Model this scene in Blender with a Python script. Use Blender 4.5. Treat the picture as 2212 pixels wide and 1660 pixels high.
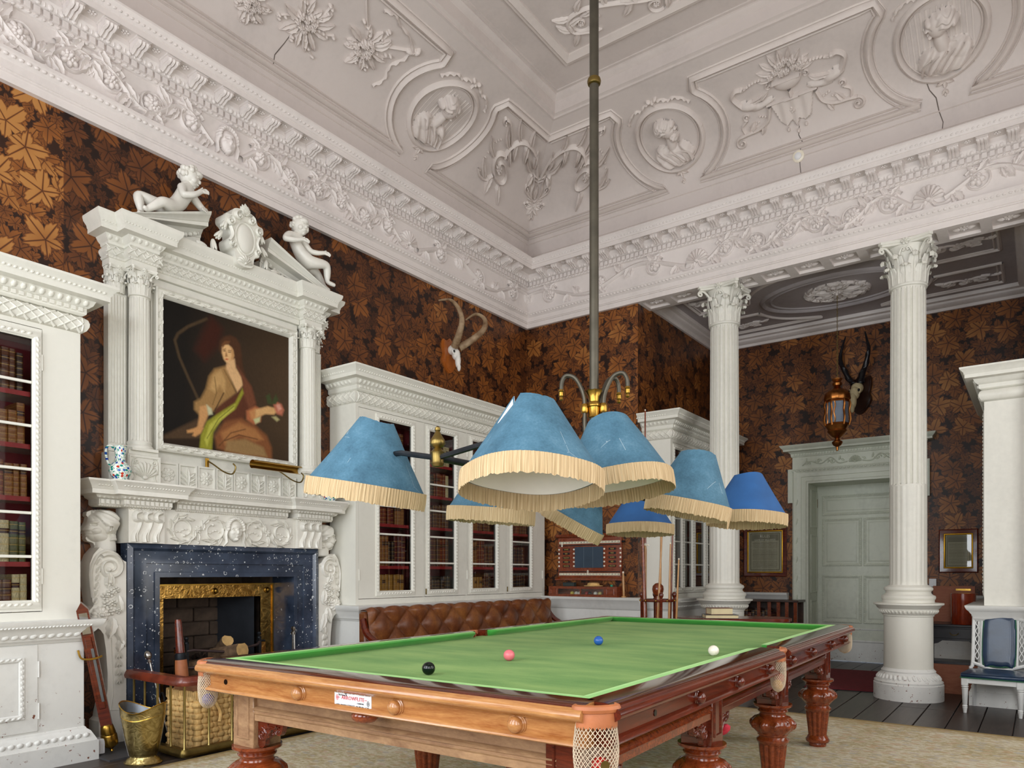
import bpy, bmesh, math, random
import numpy as np
from mathutils import Vector, Matrix, Euler
R = math.radians; PI = math.pi
sin, cos = math.sin, math.cos
random.seed(7)
sc = bpy.context.scene
for o in list(bpy.data.objects): bpy.data.objects.remove(o)
COL = sc.collection
# ------------------------------------------------------------------ camera
XW, XR, YB, YR, YA = -5.47, 1.55, 7.83, -0.95, 10.35     # left wall, right wall, pier face, rear wall, alcove back wall
PIER_L, PIER_R = -3.86, -0.06
ZSOF = 4.42
cam = bpy.data.cameras.new('camera'); camo = bpy.data.objects.new('camera', cam); COL.objects.link(camo)
cam.sensor_width = 36.0; cam.sensor_fit = 'HORIZONTAL'
cam.lens = 36.0 * 1566.7 / 2212; cam.shift_y = (1238.6 - 830.0) / 2212; cam.clip_start = .05
camo.location = (0, 0, 1.22); camo.rotation_euler = (R(90), 0, R(36.088)); sc.camera = camo
# ------------------------------------------------------------------ world, lights, exposure
w = bpy.data.worlds.new('world'); sc.world = w; w.use_nodes = True
bgn = w.node_tree.nodes['Background']; bgn.inputs[0].default_value = (.78, .88, 1, 1); bgn.inputs[1].default_value = 1.3
sc.view_settings.view_transform = 'Standard'; sc.view_settings.look = 'None'
sc.view_settings.exposure = -0.8; sc.view_settings.gamma = 1; sc.view_settings.use_curve_mapping = False
sc.cycles.use_denoising = True; sc.cycles.max_bounces = 6; sc.cycles.diffuse_bounces = 4; sc.cycles.glossy_bounces = 4
sc.cycles.transparent_max_bounces = 12; sc.cycles.caustics_reflective = False; sc.cycles.caustics_refractive = False
sc.cycles.sample_clamp_indirect = 6; sc.cycles.adaptive_threshold = .1
WIN_REAR = (-4.3, -1.96, .35); WIN_RIGHT = (.6, 3.3, 6.0)      # window axes on the rear and right-hand walls
WZ0, WZ1, WW = .75, 4.1, 1.5
def area(name, loc, rot, sx, sy, e, col=(1, 1, 1)):
    l = bpy.data.lights.new(name, 'AREA'); l.shape = 'RECTANGLE'; l.size = sx; l.size_y = sy; l.energy = e; l.color = col
    o = bpy.data.objects.new(name, l); COL.objects.link(o); o.location = loc; o.rotation_euler = rot; return o
for x in WIN_REAR: area('window_daylight', (x, YR - .12, (WZ0 + WZ1) / 2), (R(90), 0, 0), WW - .1, WZ1 - WZ0 - .1, 205, (.93, .97, 1))
for y in WIN_RIGHT: area('window_daylight', (XR + .12, y, (WZ0 + WZ1) / 2), (R(90), 0, R(90)), WW - .1, WZ1 - WZ0 - .1, 112, (1, .97, .93))
# ------------------------------------------------------------------ objects and meshes
def tag(o, label=None, cat=None, group=None, kind=None):
    if label: o['label'] = label
    if cat: o['category'] = cat
    if group: o['group'] = group
    if kind: o['kind'] = kind
    return o
def E(name, label, cat, loc=(0, 0, 0), rz=0, group=None, rot=None):
    o = bpy.data.objects.new(name, None); COL.objects.link(o); o.location = loc
    o.rotation_euler = rot if rot else (0, 0, R(rz)); o.empty_display_size = .05
    return tag(o, label, cat, group)
def sub(name, parent, loc=(0, 0, 0), rot=(0, 0, 0)):
    o = bpy.data.objects.new(name, None); COL.objects.link(o); o.parent = parent; o.location = loc; o.rotation_euler = rot; return o
def inst(src, parent=None, loc=None, rot=None, scale=None):
    o = src.copy(); COL.objects.link(o); o.parent = parent
    if loc is not None: o.location = loc
    if rot is not None: o.rotation_euler = rot
    if scale is not None: o.scale = scale
    return o
def place(me, name, parent, loc=(0, 0, 0), rot=(0, 0, 0), scale=(1, 1, 1)):
    o = bpy.data.objects.new(name, me); COL.objects.link(o); o.parent = parent; o.location = loc; o.rotation_euler = rot; o.scale = scale; return o
def copy_tree(o, parent=None):
    c = o.copy(); COL.objects.link(c); c.parent = parent
    for ch in list(o.children): copy_tree(ch, c)
    return c
class MB:
    def __init__(s): s.v = []; s.f = []
    def add(s, vs, fs, T=None):
        n = len(s.v)
        if T is not None: vs = [T @ Vector(v) for v in vs]
        s.v.extend([tuple(v) for v in vs]); s.f.extend([tuple(i + n for i in f) for f in fs]); return s
    def merge(s, o, T=None): return s.add(o.v, o.f, T)
    def box(s, x0, x1, y0, y1, z0, z1, b=0, T=None):
        if b <= 0:
            vs = [(x, y, z) for z in (z0, z1) for y in (y0, y1) for x in (x0, x1)]
            return s.add(vs, [(0, 2, 3, 1), (4, 5, 7, 6), (0, 1, 5, 4), (1, 3, 7, 5), (3, 2, 6, 7), (2, 0, 4, 6)], T)
        vs = []; b = min(b, (x1 - x0) / 2.01, (y1 - y0) / 2.01, (z1 - z0) / 2.01)
        for z, i in ((z0, b), (z0 + b, 0), (z1 - b, 0), (z1, b)):
            for x, y in ((x0 + i, y0 + b), (x0 + b, y0 + i), (x1 - b, y0 + i), (x1 - i, y0 + b), (x1 - i, y1 - b), (x1 - b, y1 - i), (x0 + b, y1 - i), (x0 + i, y1 - b)):
                vs.append((x, y, z))
        fs = [tuple(range(7, -1, -1)), tuple(range(24, 32))]
        for k in range(3):
            for j in range(8): fs.append((k * 8 + j, k * 8 + (j + 1) % 8, k * 8 + 8 + (j + 1) % 8, k * 8 + 8 + j))
        return s.add(vs, fs, T)
    def prism(s, poly, y0, y1, T=None):          # poly in (x,z), extruded along y
        n = len(poly); a = sum(poly[i][0] * poly[(i + 1) % n][1] - poly[(i + 1) % n][0] * poly[i][1] for i in range(n))
        if a < 0: poly = poly[::-1]
        vs = [(x, y0, z) for x, z in poly] + [(x, y1, z) for x, z in poly]
        fs = [tuple(range(n)), tuple(range(2 * n - 1, n - 1, -1))] + [(i + n, (i + 1) % n + n, (i + 1) % n, i) for i in range(n)]
        return s.add(vs, fs, T)
    def plate(s, poly, z0, z1, T=None):          # poly in (x,y), extruded along z
        n = len(poly); a = sum(poly[i][0] * poly[(i + 1) % n][1] - poly[(i + 1) % n][0] * poly[i][1] for i in range(n))
        if a < 0: poly = poly[::-1]
        vs = [(x, y, z0) for x, y in poly] + [(x, y, z1) for x, y in poly]
        fs = [tuple(range(n - 1, -1, -1)), tuple(range(n, 2 * n))] + [(i, (i + 1) % n, (i + 1) % n + n, i + n) for i in range(n)]
        return s.add(vs, fs, T)
    def lathe(s, prof, n=24, T=None, fl=None, arc=None, cap=True):   # prof [(r,z)...] bottom to top; fl(r,z,theta)->r
        vs = []; fs = []; full = arc is None; a0, a1 = (0, 2 * PI) if full else arc; m = n if full else n + 1
        for r_, z in prof:
            for j in range(m):
                t = a0 + (a1 - a0) * j / n; rr = fl(r_, z, t) if fl else r_
                vs.append((rr * cos(t), rr * sin(t), z))
        for i in range(len(prof) - 1):
            for j in range(n if full else n):
                k = (j + 1) % m if full else j + 1
                fs.append((i * m + j, i * m + k, i * m + m + k, i * m + m + j))
        if cap and full:
            fs.append(tuple(range(m - 1, -1, -1))); fs.append(tuple(range((len(prof) - 1) * m, len(prof) * m)))
        return s.add(vs, fs, T)
    def tube(s, pts, rad, n=8, T=None, closed=False, cap=True, flat=1.0):
        pts = [Vector(p) for p in pts]; m = len(pts); rs = rad if hasattr(rad, '__len__') else [rad] * m
        vs = []; fs = []; prev = None
        for i, p in enumerate(pts):
            a = pts[(i - 1) % m] if (i or closed) else p; b = pts[(i + 1) % m] if (i < m - 1 or closed) else p
            t = (b - a).normalized() if (b - a).length > 1e-9 else Vector((0, 0, 1))
            if prev is None: up = Vector((0, 0, 1)) if abs(t.z) < .9 else Vector((1, 0, 0)); u = t.cross(up).normalized()
            else:
                u = prev - t * prev.dot(t)
                u = u.normalized() if u.length > 1e-6 else t.orthogonal().normalized()
            prev = u; q = t.cross(u)
            for j in range(n):
                an = 2 * PI * j / n; vs.append(p + u * (cos(an) * rs[i]) + q * (sin(an) * rs[i] * flat))
        for i in range(m if closed else m - 1):
            k = (i + 1) % m
            for j in range(n): fs.append((i * n + j, k * n + j, k * n + (j + 1) % n, i * n + (j + 1) % n)[::-1])
        if cap and not closed: fs.append(tuple(range(n))); fs.append(tuple(range(m * n - 1, m * n - n - 1, -1)))
        return s.add(vs, fs, T)
    def ball(s, c, r_, nu=12, nv=8, T=None):
        rx, ry, rz = r_ if hasattr(r_, '__len__') else (r_,) * 3
        vs = [(c[0], c[1], c[2] - rz)]; fs = []
        for i in range(1, nv):
            a = -PI / 2 + PI * i / nv
            for j in range(nu): t = 2 * PI * j / nu; vs.append((c[0] + rx * cos(a) * cos(t), c[1] + ry * cos(a) * sin(t), c[2] + rz * sin(a)))
        vs.append((c[0], c[1], c[2] + rz)); L = len(vs) - 1
        for j in range(nu): fs.append((0, 1 + (j + 1) % nu, 1 + j)); fs.append((L, L - nu + j, L - nu + (j + 1) % nu))
        for i in range(nv - 2):
            for j in range(nu): a = 1 + i * nu; fs.append((a + j, a + (j + 1) % nu, a + nu + (j + 1) % nu, a + nu + j))
        return s.add(vs, fs, T)
    def mold(s, prof, x0, x1, yf, yb, left=True, right=True, T=None):   # prof [(d,z)], three-sided moulding round a box front at y=yf
        vs = []; fs = []; m = len(prof)
        for d, z in prof:
            xl = x0 - d if left else x0; xr = x1 + d if right else x1
            vs += [(xl, yb, z), (xl, yf - d, z), (xr, yf - d, z), (xr, yb, z)]
        for i in range(m - 1):
            for j in range(3):
                if (j == 0 and not left) or (j == 2 and not right): continue
                fs.append((i * 4 + j, i * 4 + j + 1, i * 4 + j + 5, i * 4 + j + 4))
        fs.append(tuple(range(4))[::-1]); fs.append(tuple((m - 1) * 4 + j for j in range(4)))
        if not left: fs.append(tuple(i * 4 + 1 for i in range(m - 1, -1, -1)) + tuple(i * 4 for i in range(m)))
        if not right: fs.append(tuple(i * 4 + 2 for i in range(m)) + tuple(i * 4 + 3 for i in range(m - 1, -1, -1)))
        return s.add(vs, fs, T)
    def frame(s, prof, x0, x1, z0, z1, y=0, T=None):   # picture-frame moulding; prof [(inset, d)] closed loop swept round a rectangle, d toward -y
        vs = []; fs = []; m = len(prof)
        for i_, d in prof: vs += [(x0 + i_, y - d, z0 + i_), (x1 - i_, y - d, z0 + i_), (x1 - i_, y - d, z1 - i_), (x0 + i_, y - d, z1 - i_)]
        for i in range(m - 1):
            for j in range(4): fs.append((i * 4 + j, i * 4 + (j + 1) % 4, i * 4 + 4 + (j + 1) % 4, i * 4 + 4 + j))
        return s.add(vs, fs, T)
    def grid(s, fn, nu, nv, T=None, wu=False, wv=False):
        vs = [fn(i / (nu if wu else nu), j / nv) for j in range(nv if wv else nv + 1) for i in range(nu if wu else nu + 1)]
        W = nu if wu else nu + 1; Hh = nv if wv else nv + 1
        fs = [(j * W + i, j * W + (i + 1) % W, ((j + 1) % Hh) * W + (i + 1) % W, ((j + 1) % Hh) * W + i) for j in range(nv) for i in range(nu)]
        return s.add(vs, fs, T)
    def mesh(s, name, mat, ang=40, fn=None):
        me = bpy.data.meshes.new(name); vs = s.v if fn is None else [fn(*v) for v in s.v]
        me.from_pydata(vs, [], s.f)
        for m in (mat if isinstance(mat, (list, tuple)) else [mat]): me.materials.append(m)
        if ang: me.polygons.foreach_set('use_smooth', [True] * len(me.polygons)); me.set_sharp_from_angle(angle=R(ang))
        me.update(); return me
    def build(s, name, mat, parent=None, ang=40, loc=None, rot=None, fn=None):
        o = bpy.data.objects.new(name, s.mesh(name, mat, ang, fn)); COL.objects.link(o); o.parent = parent
        if loc is not None: o.location = loc
        if rot is not None: o.rotation_euler = rot
        return o
def Tm(loc=(0, 0, 0), rot=(0, 0, 0), sc_=(1, 1, 1)):
    return Matrix.LocRotScale(Vector(loc), Euler(rot), Vector(sc_ if hasattr(sc_, '__len__') else (sc_,) * 3))
def spline(pts, n=8, closed=False):              # Catmull-Rom through any-dimension points
    P = [np.array(p, float) for p in pts]; m = len(P); out = []
    for i in range(m if closed else m - 1):
        g = lambda k: P[k % m] if closed else P[max(0, min(m - 1, k))]
        a, b, c, d = g(i - 1), g(i), g(i + 1), g(i + 2)
        for k in range(n):
            t = k / n; out.append(tuple(.5 * (2 * b + (c - a) * t + (2 * a - 5 * b + 4 * c - d) * t * t + (3 * b - a - 3 * c + d) * t ** 3)))
    if not closed: out.append(tuple(P[-1]))
    return out
# reliefs are modelled flat: x along, y up, z proud of the ground
class Relief(MB):
    def rib(s, pts, w, h, sharp=False):          # rounded ridge along a 2-D path, w and h scalars or lists
        m = len(pts); ws = w if hasattr(w, '__len__') else [w] * m; hs = h if hasattr(h, '__len__') else [h] * m
        vs = []; fs = []; pf = [(-1, 0), (-.75, .6), (0, 1), (.75, .6), (1, 0)] if not sharp else [(-1, 0), (-.9, .8), (0, 1), (.9, .8), (1, 0)]
        for i, p in enumerate(pts):
            a = pts[max(0, i - 1)]; b = pts[min(m - 1, i + 1)]; tx, ty = b[0] - a[0], b[1] - a[1]; L = math.hypot(tx, ty) or 1; nx, ny = -ty / L, tx / L
            for q, z in pf: vs.append((p[0] - nx * q * ws[i], p[1] - ny * q * ws[i], z * hs[i]))
        for i in range(m - 1):
            for j in range(4): fs.append((i * 5 + j, i * 5 + j + 1, i * 5 + j + 6, i * 5 + j + 5)[::1])
        return s.add(vs, fs)
    def blob(s, x, y, a, b, h, rot=0, n=8, z0=0):
        c_, s_ = cos(rot), sin(rot); vs = []; fs = []
        for k, (f, z) in enumerate(((1, 0), (.86, .55), (.5, .88))):
            for j in range(n):
                t = 2 * PI * j / n; px, py = a * f * cos(t), b * f * sin(t); vs.append((x + c_ * px - s_ * py, y + s_ * px + c_ * py, z0 + h * z))
        vs.append((x, y, z0 + h))
        for k in range(2):
            for j in range(n): fs.append((k * n + j, k * n + (j + 1) % n, k * n + n + (j + 1) % n, k * n + n + j))
        for j in range(n): fs.append((2 * n + j, 2 * n + (j + 1) % n, 3 * n))
        return s.add(vs, fs)
    def leaf(s, x, y, L, w, h, rot=0, curl=0, lobes=0):   # leaf from its base at x,y toward rot
        m = 7; c_, s_ = cos(rot), sin(rot); vs = []; fs = []
        for i in range(m + 1):
            t = i / m; wd = w * math.sin(PI * min(1, t * .92 + .08)) ** .8 * (1 + (.28 * (i % 2) - .1 if lobes else 0)); cx = L * t; cy = curl * L * t * t
            hh = h * (math.sin(PI * min(1, .15 + t * .8)) + (.4 * t * t if curl else 0))
            for q, z in ((-1, 0), (-.6, .9), (0, .45), (.6, .9), (1, 0)):
                px, py = cx, cy + q * wd; vs.append((x + c_ * px - s_ * py, y + s_ * px + c_ * py, hh * z + (.002 if abs(q) < 1 else 0)))
        for i in range(m):
            for j in range(4): fs.append((i * 5 + j, i * 5 + 5 + j, i * 5 + 6 + j, i * 5 + j + 1)[::1])
        return s.add(vs, fs)
    def flower(s, x, y, r_, h, n=8, rings=1, rot=0):
        for g in range(rings):
            f = 1 - .42 * g
            for k in range(n):
                a = rot + 2 * PI * (k + .5 * g) / n; s.blob(x + cos(a) * r_ * .62 * f, y + sin(a) * r_ * .62 * f, r_ * .4 * f, r_ * .3 * f, h * (.7 + .35 * g), a, 7)
        s.blob(x, y, r_ * .27, r_ * .27, h * (1.1 + .25 * rings), 0, 8); return s
    def rose(s, x, y, r_, h):
        for k in range(5): a = 2 * PI * k / 5; s.blob(x + cos(a) * r_ * .55, y + sin(a) * r_ * .55, r_ * .5, r_ * .42, h * .7, a, 7)
        for k in range(4): a = 2 * PI * (k + .5) / 4; s.blob(x + cos(a) * r_ * .28, y + sin(a) * r_ * .28, r_ * .36, r_ * .28, h, a, 6)
        s.blob(x, y, r_ * .2, r_ * .2, h * 1.25, 0, 6); return s
    def spiral(s, x, y, r0, turns, w, h, a0=0, dirn=1, r1=.12, n=40):
        pts = []; ws = []; hs = []
        for i in range(n + 1):
            t = i / n; a = a0 + dirn * turns * 2 * PI * t; rr = r0 * ((1 - t) + r1 * t); pts.append((x + rr * cos(a), y + rr * sin(a))); ws.append(w * (1 - .55 * t)); hs.append(h * (1 - .25 * t))
        s.rib(pts, ws, hs); s.blob(pts[-1][0], pts[-1][1], w * 1.1, w * 1.1, h * 1.15, 0, 7); return s
    def ring(s, x, y, a, b, w, h, n=48, sharp=False):
        pts = [(x + a * cos(2 * PI * i / n), y + b * sin(2 * PI * i / n)) for i in range(n + 1)]; return s.rib(pts, w, h, sharp)
    def shell(s, x, y, r_, h, n=9, spread=2.6):
        for k in range(n):
            a = PI / 2 + (k - (n - 1) / 2) / (n - 1) * spread; L = r_ * (1 - .12 * abs(k - (n - 1) / 2) / (n / 2))
            pts = [(x + cos(a) * L * t, y + sin(a) * L * t) for t in (.1, .4, .7, .92, 1)]; wd = r_ * spread / n * .55
            s.rib(pts, [wd * .2, wd * .45, wd * .8, wd, wd * .5], [h * .7, h, h * 1.05, h * .8, h * .25])
        s.blob(x, y + r_ * .08, r_ * .2, r_ * .14, h * 1.2); return s
    def field(s, fn, x0, x1, y0, y1, n, eps=.0008):   # height field, kept where it stands proud
        xs = np.linspace(x0, x1, n); m = max(4, int(n * (y1 - y0) / (x1 - x0))); ys = np.linspace(y0, y1, m); X, Y = np.meshgrid(xs, ys); Z = fn(X, Y)
        ok = Z > eps; Z = np.maximum(Z, 0); idx = -np.ones(Z.shape, int); vs = []; fs = []
        keep = ok.copy(); keep[1:] |= ok[:-1]; keep[:-1] |= ok[1:]; keep[:, 1:] |= ok[:, :-1]; keep[:, :-1] |= ok[:, 1:]
        for j, i in np.argwhere(keep): idx[j, i] = len(vs); vs.append((X[j, i], Y[j, i], Z[j, i]))
        for j in range(m - 1):
            for i in range(n - 1):
                q = (idx[j, i], idx[j, i + 1], idx[j + 1, i + 1], idx[j + 1, i])
                if min(q) >= 0: fs.append(q)
        return s.add(vs, fs)
def hump(X, Y, x, y, a, b, h, rot=0, p=2.0):
    c_, s_ = math.cos(rot), math.sin(rot); U = ((X - x) * c_ + (Y - y) * s_) / a; V = (-(X - x) * s_ + (Y - y) * c_) / b
    q = 1 - np.abs(U) ** p - np.abs(V) ** p
    return np.where(q > 0, h * np.sqrt(np.maximum(q, 0)), 0)
# ------------------------------------------------------------------ materials
def lin(h):
    h = h.lstrip('#'); c = [int(h[i:i + 2], 16) / 255 for i in (0, 2, 4)]
    return tuple((v / 12.92 if v <= .04045 else ((v + .055) / 1.055) ** 2.4) for v in c)
class NT:
    def __init__(s, name):
        s.m = bpy.data.materials.new(name); s.m.use_nodes = True; s.t = s.m.node_tree; s.n = s.t.nodes; s.b = s.n['Principled BSDF']
    def put(s, sock, v):
        if hasattr(v, 'is_linked'): s.t.links.new(v, sock)
        elif v is not None: sock.default_value = (tuple(v) + (1,)) if (hasattr(v, '__len__') and len(v) == 3 and sock.type == 'RGBA') else v
    def math(s, op, a, b=None, c=None, clamp=False):
        n = s.n.new('ShaderNodeMath'); n.operation = op; n.use_clamp = clamp
        for i, v in enumerate((a, b, c)):
            if v is not None: s.put(n.inputs[i], v)
        return n.outputs[0]
    def node(s, kind, outs=0, props=None, **ins):
        n = s.n.new('ShaderNode' + kind)
        for k, v in (props or {}).items(): setattr(n, k, v)
        for k, v in ins.items(): s.put(n.inputs[k.replace('_', ' ')], v)
        return n if outs is None else n.outputs[outs]
    def mix(s, f, a, b, mode='MIX'):
        n = s.n.new('ShaderNodeMix'); n.data_type = 'RGBA'; n.blend_type = mode; s.put(n.inputs[0], f); s.put(n.inputs[6], a); s.put(n.inputs[7], b); return n.outputs[2]
    def ramp(s, f, stops):
        n = s.n.new('ShaderNodeValToRGB'); e = n.color_ramp.elements
        while len(e) < len(stops): e.new(.5)
        for i, (p, c) in enumerate(stops): e[i].position = p; e[i].color = tuple(c) + (1,) if len(c) == 3 else c
        s.put(n.inputs[0], f); return n.outputs[0]
    def pos(s): return s.node('NewGeometry', 0)
    def obj(s): return s.node('TexCoord', 3)
    def mapped(s, v, scale=(1, 1, 1), rot=(0, 0, 0), loc=(0, 0, 0)):
        n = s.n.new('ShaderNodeMapping'); s.put(n.inputs[0], v); n.inputs[1].default_value = loc; n.inputs[2].default_value = rot; n.inputs[3].default_value = scale; return n.outputs[0]
    def noise(s, v, scale, detail=3, rough=.55, dist=0, out=0):
        n = s.n.new('ShaderNodeTexNoise'); s.put(n.inputs['Vector'], v); n.inputs['Scale'].default_value = scale; n.inputs['Detail'].default_value = detail; n.inputs['Roughness'].default_value = rough; n.inputs['Distortion'].default_value = dist; return n.outputs[out]
    def bump(s, h, strength=.3, dist=.01):
        n = s.n.new('ShaderNodeBump'); n.inputs['Strength'].default_value = strength; n.inputs['Distance'].default_value = dist; s.put(n.inputs['Height'], h); s.put(s.b.inputs['Normal'], n.outputs[0])
    def done(s, col=None, rough=None, metal=None, spec=None):
        s.put(s.b.inputs['Base Color'], col); s.put(s.b.inputs['Roughness'], rough); s.put(s.b.inputs['Metallic'], metal); s.put(s.b.inputs['Specular IOR Level'], spec); return s.m
def plain(name, hexc, rough=.5, metal=0, var=.12, scale=6, bump=0, bscale=60, spec=None, stretch=(1, 1, 1), coat=0):
    k = NT(name); c = lin(hexc) if isinstance(hexc, str) else hexc
    v = k.mapped(k.obj(), stretch); f = k.noise(v, scale, 4)
    col = k.ramp(f, [(.3, [x * (1 - var) for x in c]), (.7, [min(1, x * (1 + var)) for x in c])])
    if bump: k.bump(k.noise(v, bscale, 3), bump, .004)
    if coat: k.b.inputs['Coat Weight'].default_value = coat; k.b.inputs['Coat Roughness'].default_value = .12
    return k.done(col, rough, metal, spec)
def paint(name, hexc, worn=0, rough=.45, stain=.1):          # old oil paint with faint drips, and chips down to red-brown wood
    k = NT(name); c = lin(hexc); p = k.pos()
    f = k.noise(k.mapped(p, (1, 1, .35)), 1.7, 5, .6); f2 = k.noise(p, 22, 3)
    col = k.ramp(k.math('ADD', k.math('MULTIPLY', f, .75), k.math('MULTIPLY', f2, .25)), [(.32, [x * (1 - stain * 1.4) for x in c]), (.5, c), (.72, [min(1, x * (1 + stain * .5)) for x in c])])
    if worn:
        z = k.node('SeparateXYZ', 2, Vector=p); low = k.math('SUBTRACT', 1, k.math('DIVIDE', z, worn), clamp=True)
        chip = k.math('GREATER_THAN', k.math('ADD', k.noise(p, 26, 5, .7), k.math('MULTIPLY', low, .1)), .735)
        col = k.mix(chip, col, lin('#7d4a38'))
    k.bump(k.noise(p, 45, 3), .12, .003); return k.done(col, rough)
def wood(name, dark, light, grain=(1, 1, 14), rough=.28, scale=2.2, coat=.35, axis=None):
    k = NT(name); v = k.mapped(k.obj(), grain); f = k.noise(v, scale, 6, .62, 1.2); g = k.noise(v, scale * 9, 3, .6)
    col = k.ramp(k.math('ADD', k.math('MULTIPLY', f, .7), k.math('MULTIPLY', g, .3)), [(.3, lin(dark)), (.52, [(a + b) / 2 for a, b in zip(lin(dark), lin(light))]), (.72, lin(light))])
    k.b.inputs['Coat Weight'].default_value = coat; k.b.inputs['Coat Roughness'].default_value = .1
    k.bump(g, .06, .002); return k.done(col, rough)
def wallpaper(name, ax):                                       # big palmate leaves over smaller foliage, printed brown on umber, in faded drops
    k = NT(name); p = k.pos(); s = k.node('SeparateXYZ', None, Vector=p); u, z = s.outputs[ax], s.outputs[2]; uv = k.node('CombineXYZ', X=u, Y=z)
    def vm(op, a, b):
        n = k.n.new('ShaderNodeVectorMath'); n.operation = op; k.put(n.inputs[0], a); k.put(n.inputs[1], b); return n.outputs[0]
    def layer(scale, seed, fat, rnd):
        n = k.n.new('ShaderNodeVectorMath'); n.operation = 'MULTIPLY_ADD'; k.put(n.inputs[0], uv); n.inputs[1].default_value = (scale, scale, 0); n.inputs[2].default_value = (seed, seed * 1.7, 0); v = n.outputs[0]
        vo = k.node('TexVoronoi', None, dict(voronoi_dimensions='2D'), Vector=v, Scale=1.0, Randomness=rnd)
        ds = k.node('SeparateXYZ', None, Vector=vm('SUBTRACT', v, vo.outputs['Position'])); rc = k.node('SeparateColor', None, Color=vo.outputs['Color'])
        th = k.math('MULTIPLY_ADD', rc.outputs[0], 6.28, k.math('ARCTAN2', ds.outputs[1], ds.outputs[0])); fr = k.math('FRACT', k.math('MULTIPLY', th, 5 / 6.28319))
        rad = vo.outputs['Distance']; tri = k.math('ABSOLUTE', k.math('MULTIPLY_ADD', fr, 2.0, -1.0))
        lobe = k.math('MULTIPLY_ADD', k.math('MULTIPLY', k.math('SINE', k.math('MULTIPLY', fr, 37.7)), tri), .1, k.math('POWER', tri, .55))
        rl = k.math('MULTIPLY', k.math('MULTIPLY_ADD', k.math('COSINE', th), .18, .82), k.math('MULTIPLY_ADD', lobe, fat * .62, fat * .4))
        inside = k.math('SUBTRACT', rl, rad); m = k.math('GREATER_THAN', inside, 0); vein = k.math('MULTIPLY', k.math('SUBTRACT', 1.0, tri), rad)
        dk = k.math('MINIMUM', k.math('MULTIPLY', inside, 14), k.math('MULTIPLY', vein, 26), clamp=True)
        lum = k.math('MULTIPLY_ADD', rc.outputs[1], .3, k.math('MULTIPLY_ADD', rad, .25 / fat, .585))
        return m, k.math('MULTIPLY', lum, k.math('MULTIPLY_ADD', dk, .75, .25))
    val = 0.12
    for scale, seed, fat, rnd, g in ((10.5, 9.3, .74, 1, .5), (5.7, 4.1, .66, 1, .66), (3.4, .37, .6, .9, .86)):
        m, l = layer(scale, seed, fat, rnd); l = k.math('MULTIPLY', l, g); mn = k.n.new('ShaderNodeMix'); k.put(mn.inputs[0], m); k.put(mn.inputs[2], val); k.put(mn.inputs[3], l); val = mn.outputs[0]
    seam = k.math('LESS_THAN', k.math('FRACT', k.math('MULTIPLY_ADD', u, 1 / .53, .79)), .006)      # each drop of paper has faded differently
    if ax == 1: f0 = k.math('MULTIPLY_ADD', k.math('LESS_THAN', u, 2.23), .52, k.math('MULTIPLY_ADD', k.math('GREATER_THAN', u, 5.64), .2, .68))
    else: f0 = .95
    fade = k.math('MULTIPLY', k.math('MULTIPLY_ADD', k.noise(p, .9, 2), .7, .68), f0)
    val = k.math('MULTIPLY_ADD', seam, .07, k.math('MULTIPLY', val, fade))
    col = k.ramp(val, [(0, lin('#100704')), (.14, lin('#261208')), (.4, lin('#5c3318')), (.7, lin('#8a5222')), (1, lin('#b07a40'))])
    return k.done(col, .45, 0, .35)
PLASTER = paint('ceiling_plaster', '#d3c9c4', rough=.6, stain=.07)
RELIEF = paint('plaster_relief', '#dad0ca', rough=.6, stain=.06)
CORNICE = paint('cornice_plaster', '#e2dad6', rough=.55, stain=.08)
PAINT = paint('cream_paint', '#e0ded4', stain=.08)
PAINTW = paint('worn_white_paint', '#e3e3df', worn=1.1, stain=.1)
DOORP = paint('door_paint', '#d4d8c8', worn=.8, stain=.14)
MARBLE = paint('white_marble', '#e4e1d8', rough=.32, stain=.1)
def limestone():
    k = NT('black_fossil_limestone'); p = k.obj()
    base = k.ramp(k.noise(p, 5, 5), [(.3, lin('#212a3a')), (.7, lin('#445064'))])
    vo = k.node('TexVoronoi', None, dict(feature='F1'), Vector=p, Scale=17.0, Randomness=1.0); rc = k.node('SeparateColor', None, Color=vo.outputs['Color'])
    rr = k.math('MULTIPLY_ADD', rc.outputs[0], .2, .05); ring = k.math('LESS_THAN', k.math('ABSOLUTE', k.math('SUBTRACT', vo.outputs['Distance'], rr)), .035)
    on = k.math('MULTIPLY', ring, k.math('GREATER_THAN', k.math('MULTIPLY', rc.outputs[1], k.noise(p, 2.2, 2)), .12))
    v2 = k.node('TexVoronoi', None, dict(feature='F1'), Vector=p, Scale=45.0, Randomness=1.0); r2 = k.node('SeparateColor', None, Color=v2.outputs['Color'])
    on = k.math('MAXIMUM', on, k.math('MULTIPLY', k.math('LESS_THAN', v2.outputs['Distance'], k.math('MULTIPLY', r2.outputs[0], .3)), k.math('GREATER_THAN', r2.outputs[1], .6))); half = k.math('GREATER_THAN', k.noise(p, 60, 2), .46)
    return k.done(k.mix(k.math('MULTIPLY', on, half), base, lin('#c9cdd0')), .2, 0, .6)
LIMESTONE = limestone()
WP_LEFT = wallpaper('leaf_wallpaper_y', 1); WP_BACK = wallpaper('leaf_wallpaper_x', 0)
MAHOG = wood('dark_mahogany', '#2e0d07', '#7c2f17', (1.5, 14, 14), rough=.2)
MAHOGX = wood('red_mahogany', '#4a160a', '#9c4a22', (14, 1.5, 14), rough=.2)
WALNUT = wood('faded_mahogany', '#735038', '#b8946e', (2, 12, 5), rough=.4, coat=.15)
WALNUT2 = wood('golden_mahogany', '#8a5026', '#c8935a', (1.5, 14, 12), rough=.25, coat=.4)
OAK = wood('light_wood', '#a06a34', '#d2a46a', (12, 12, 1.5), rough=.35)
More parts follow.
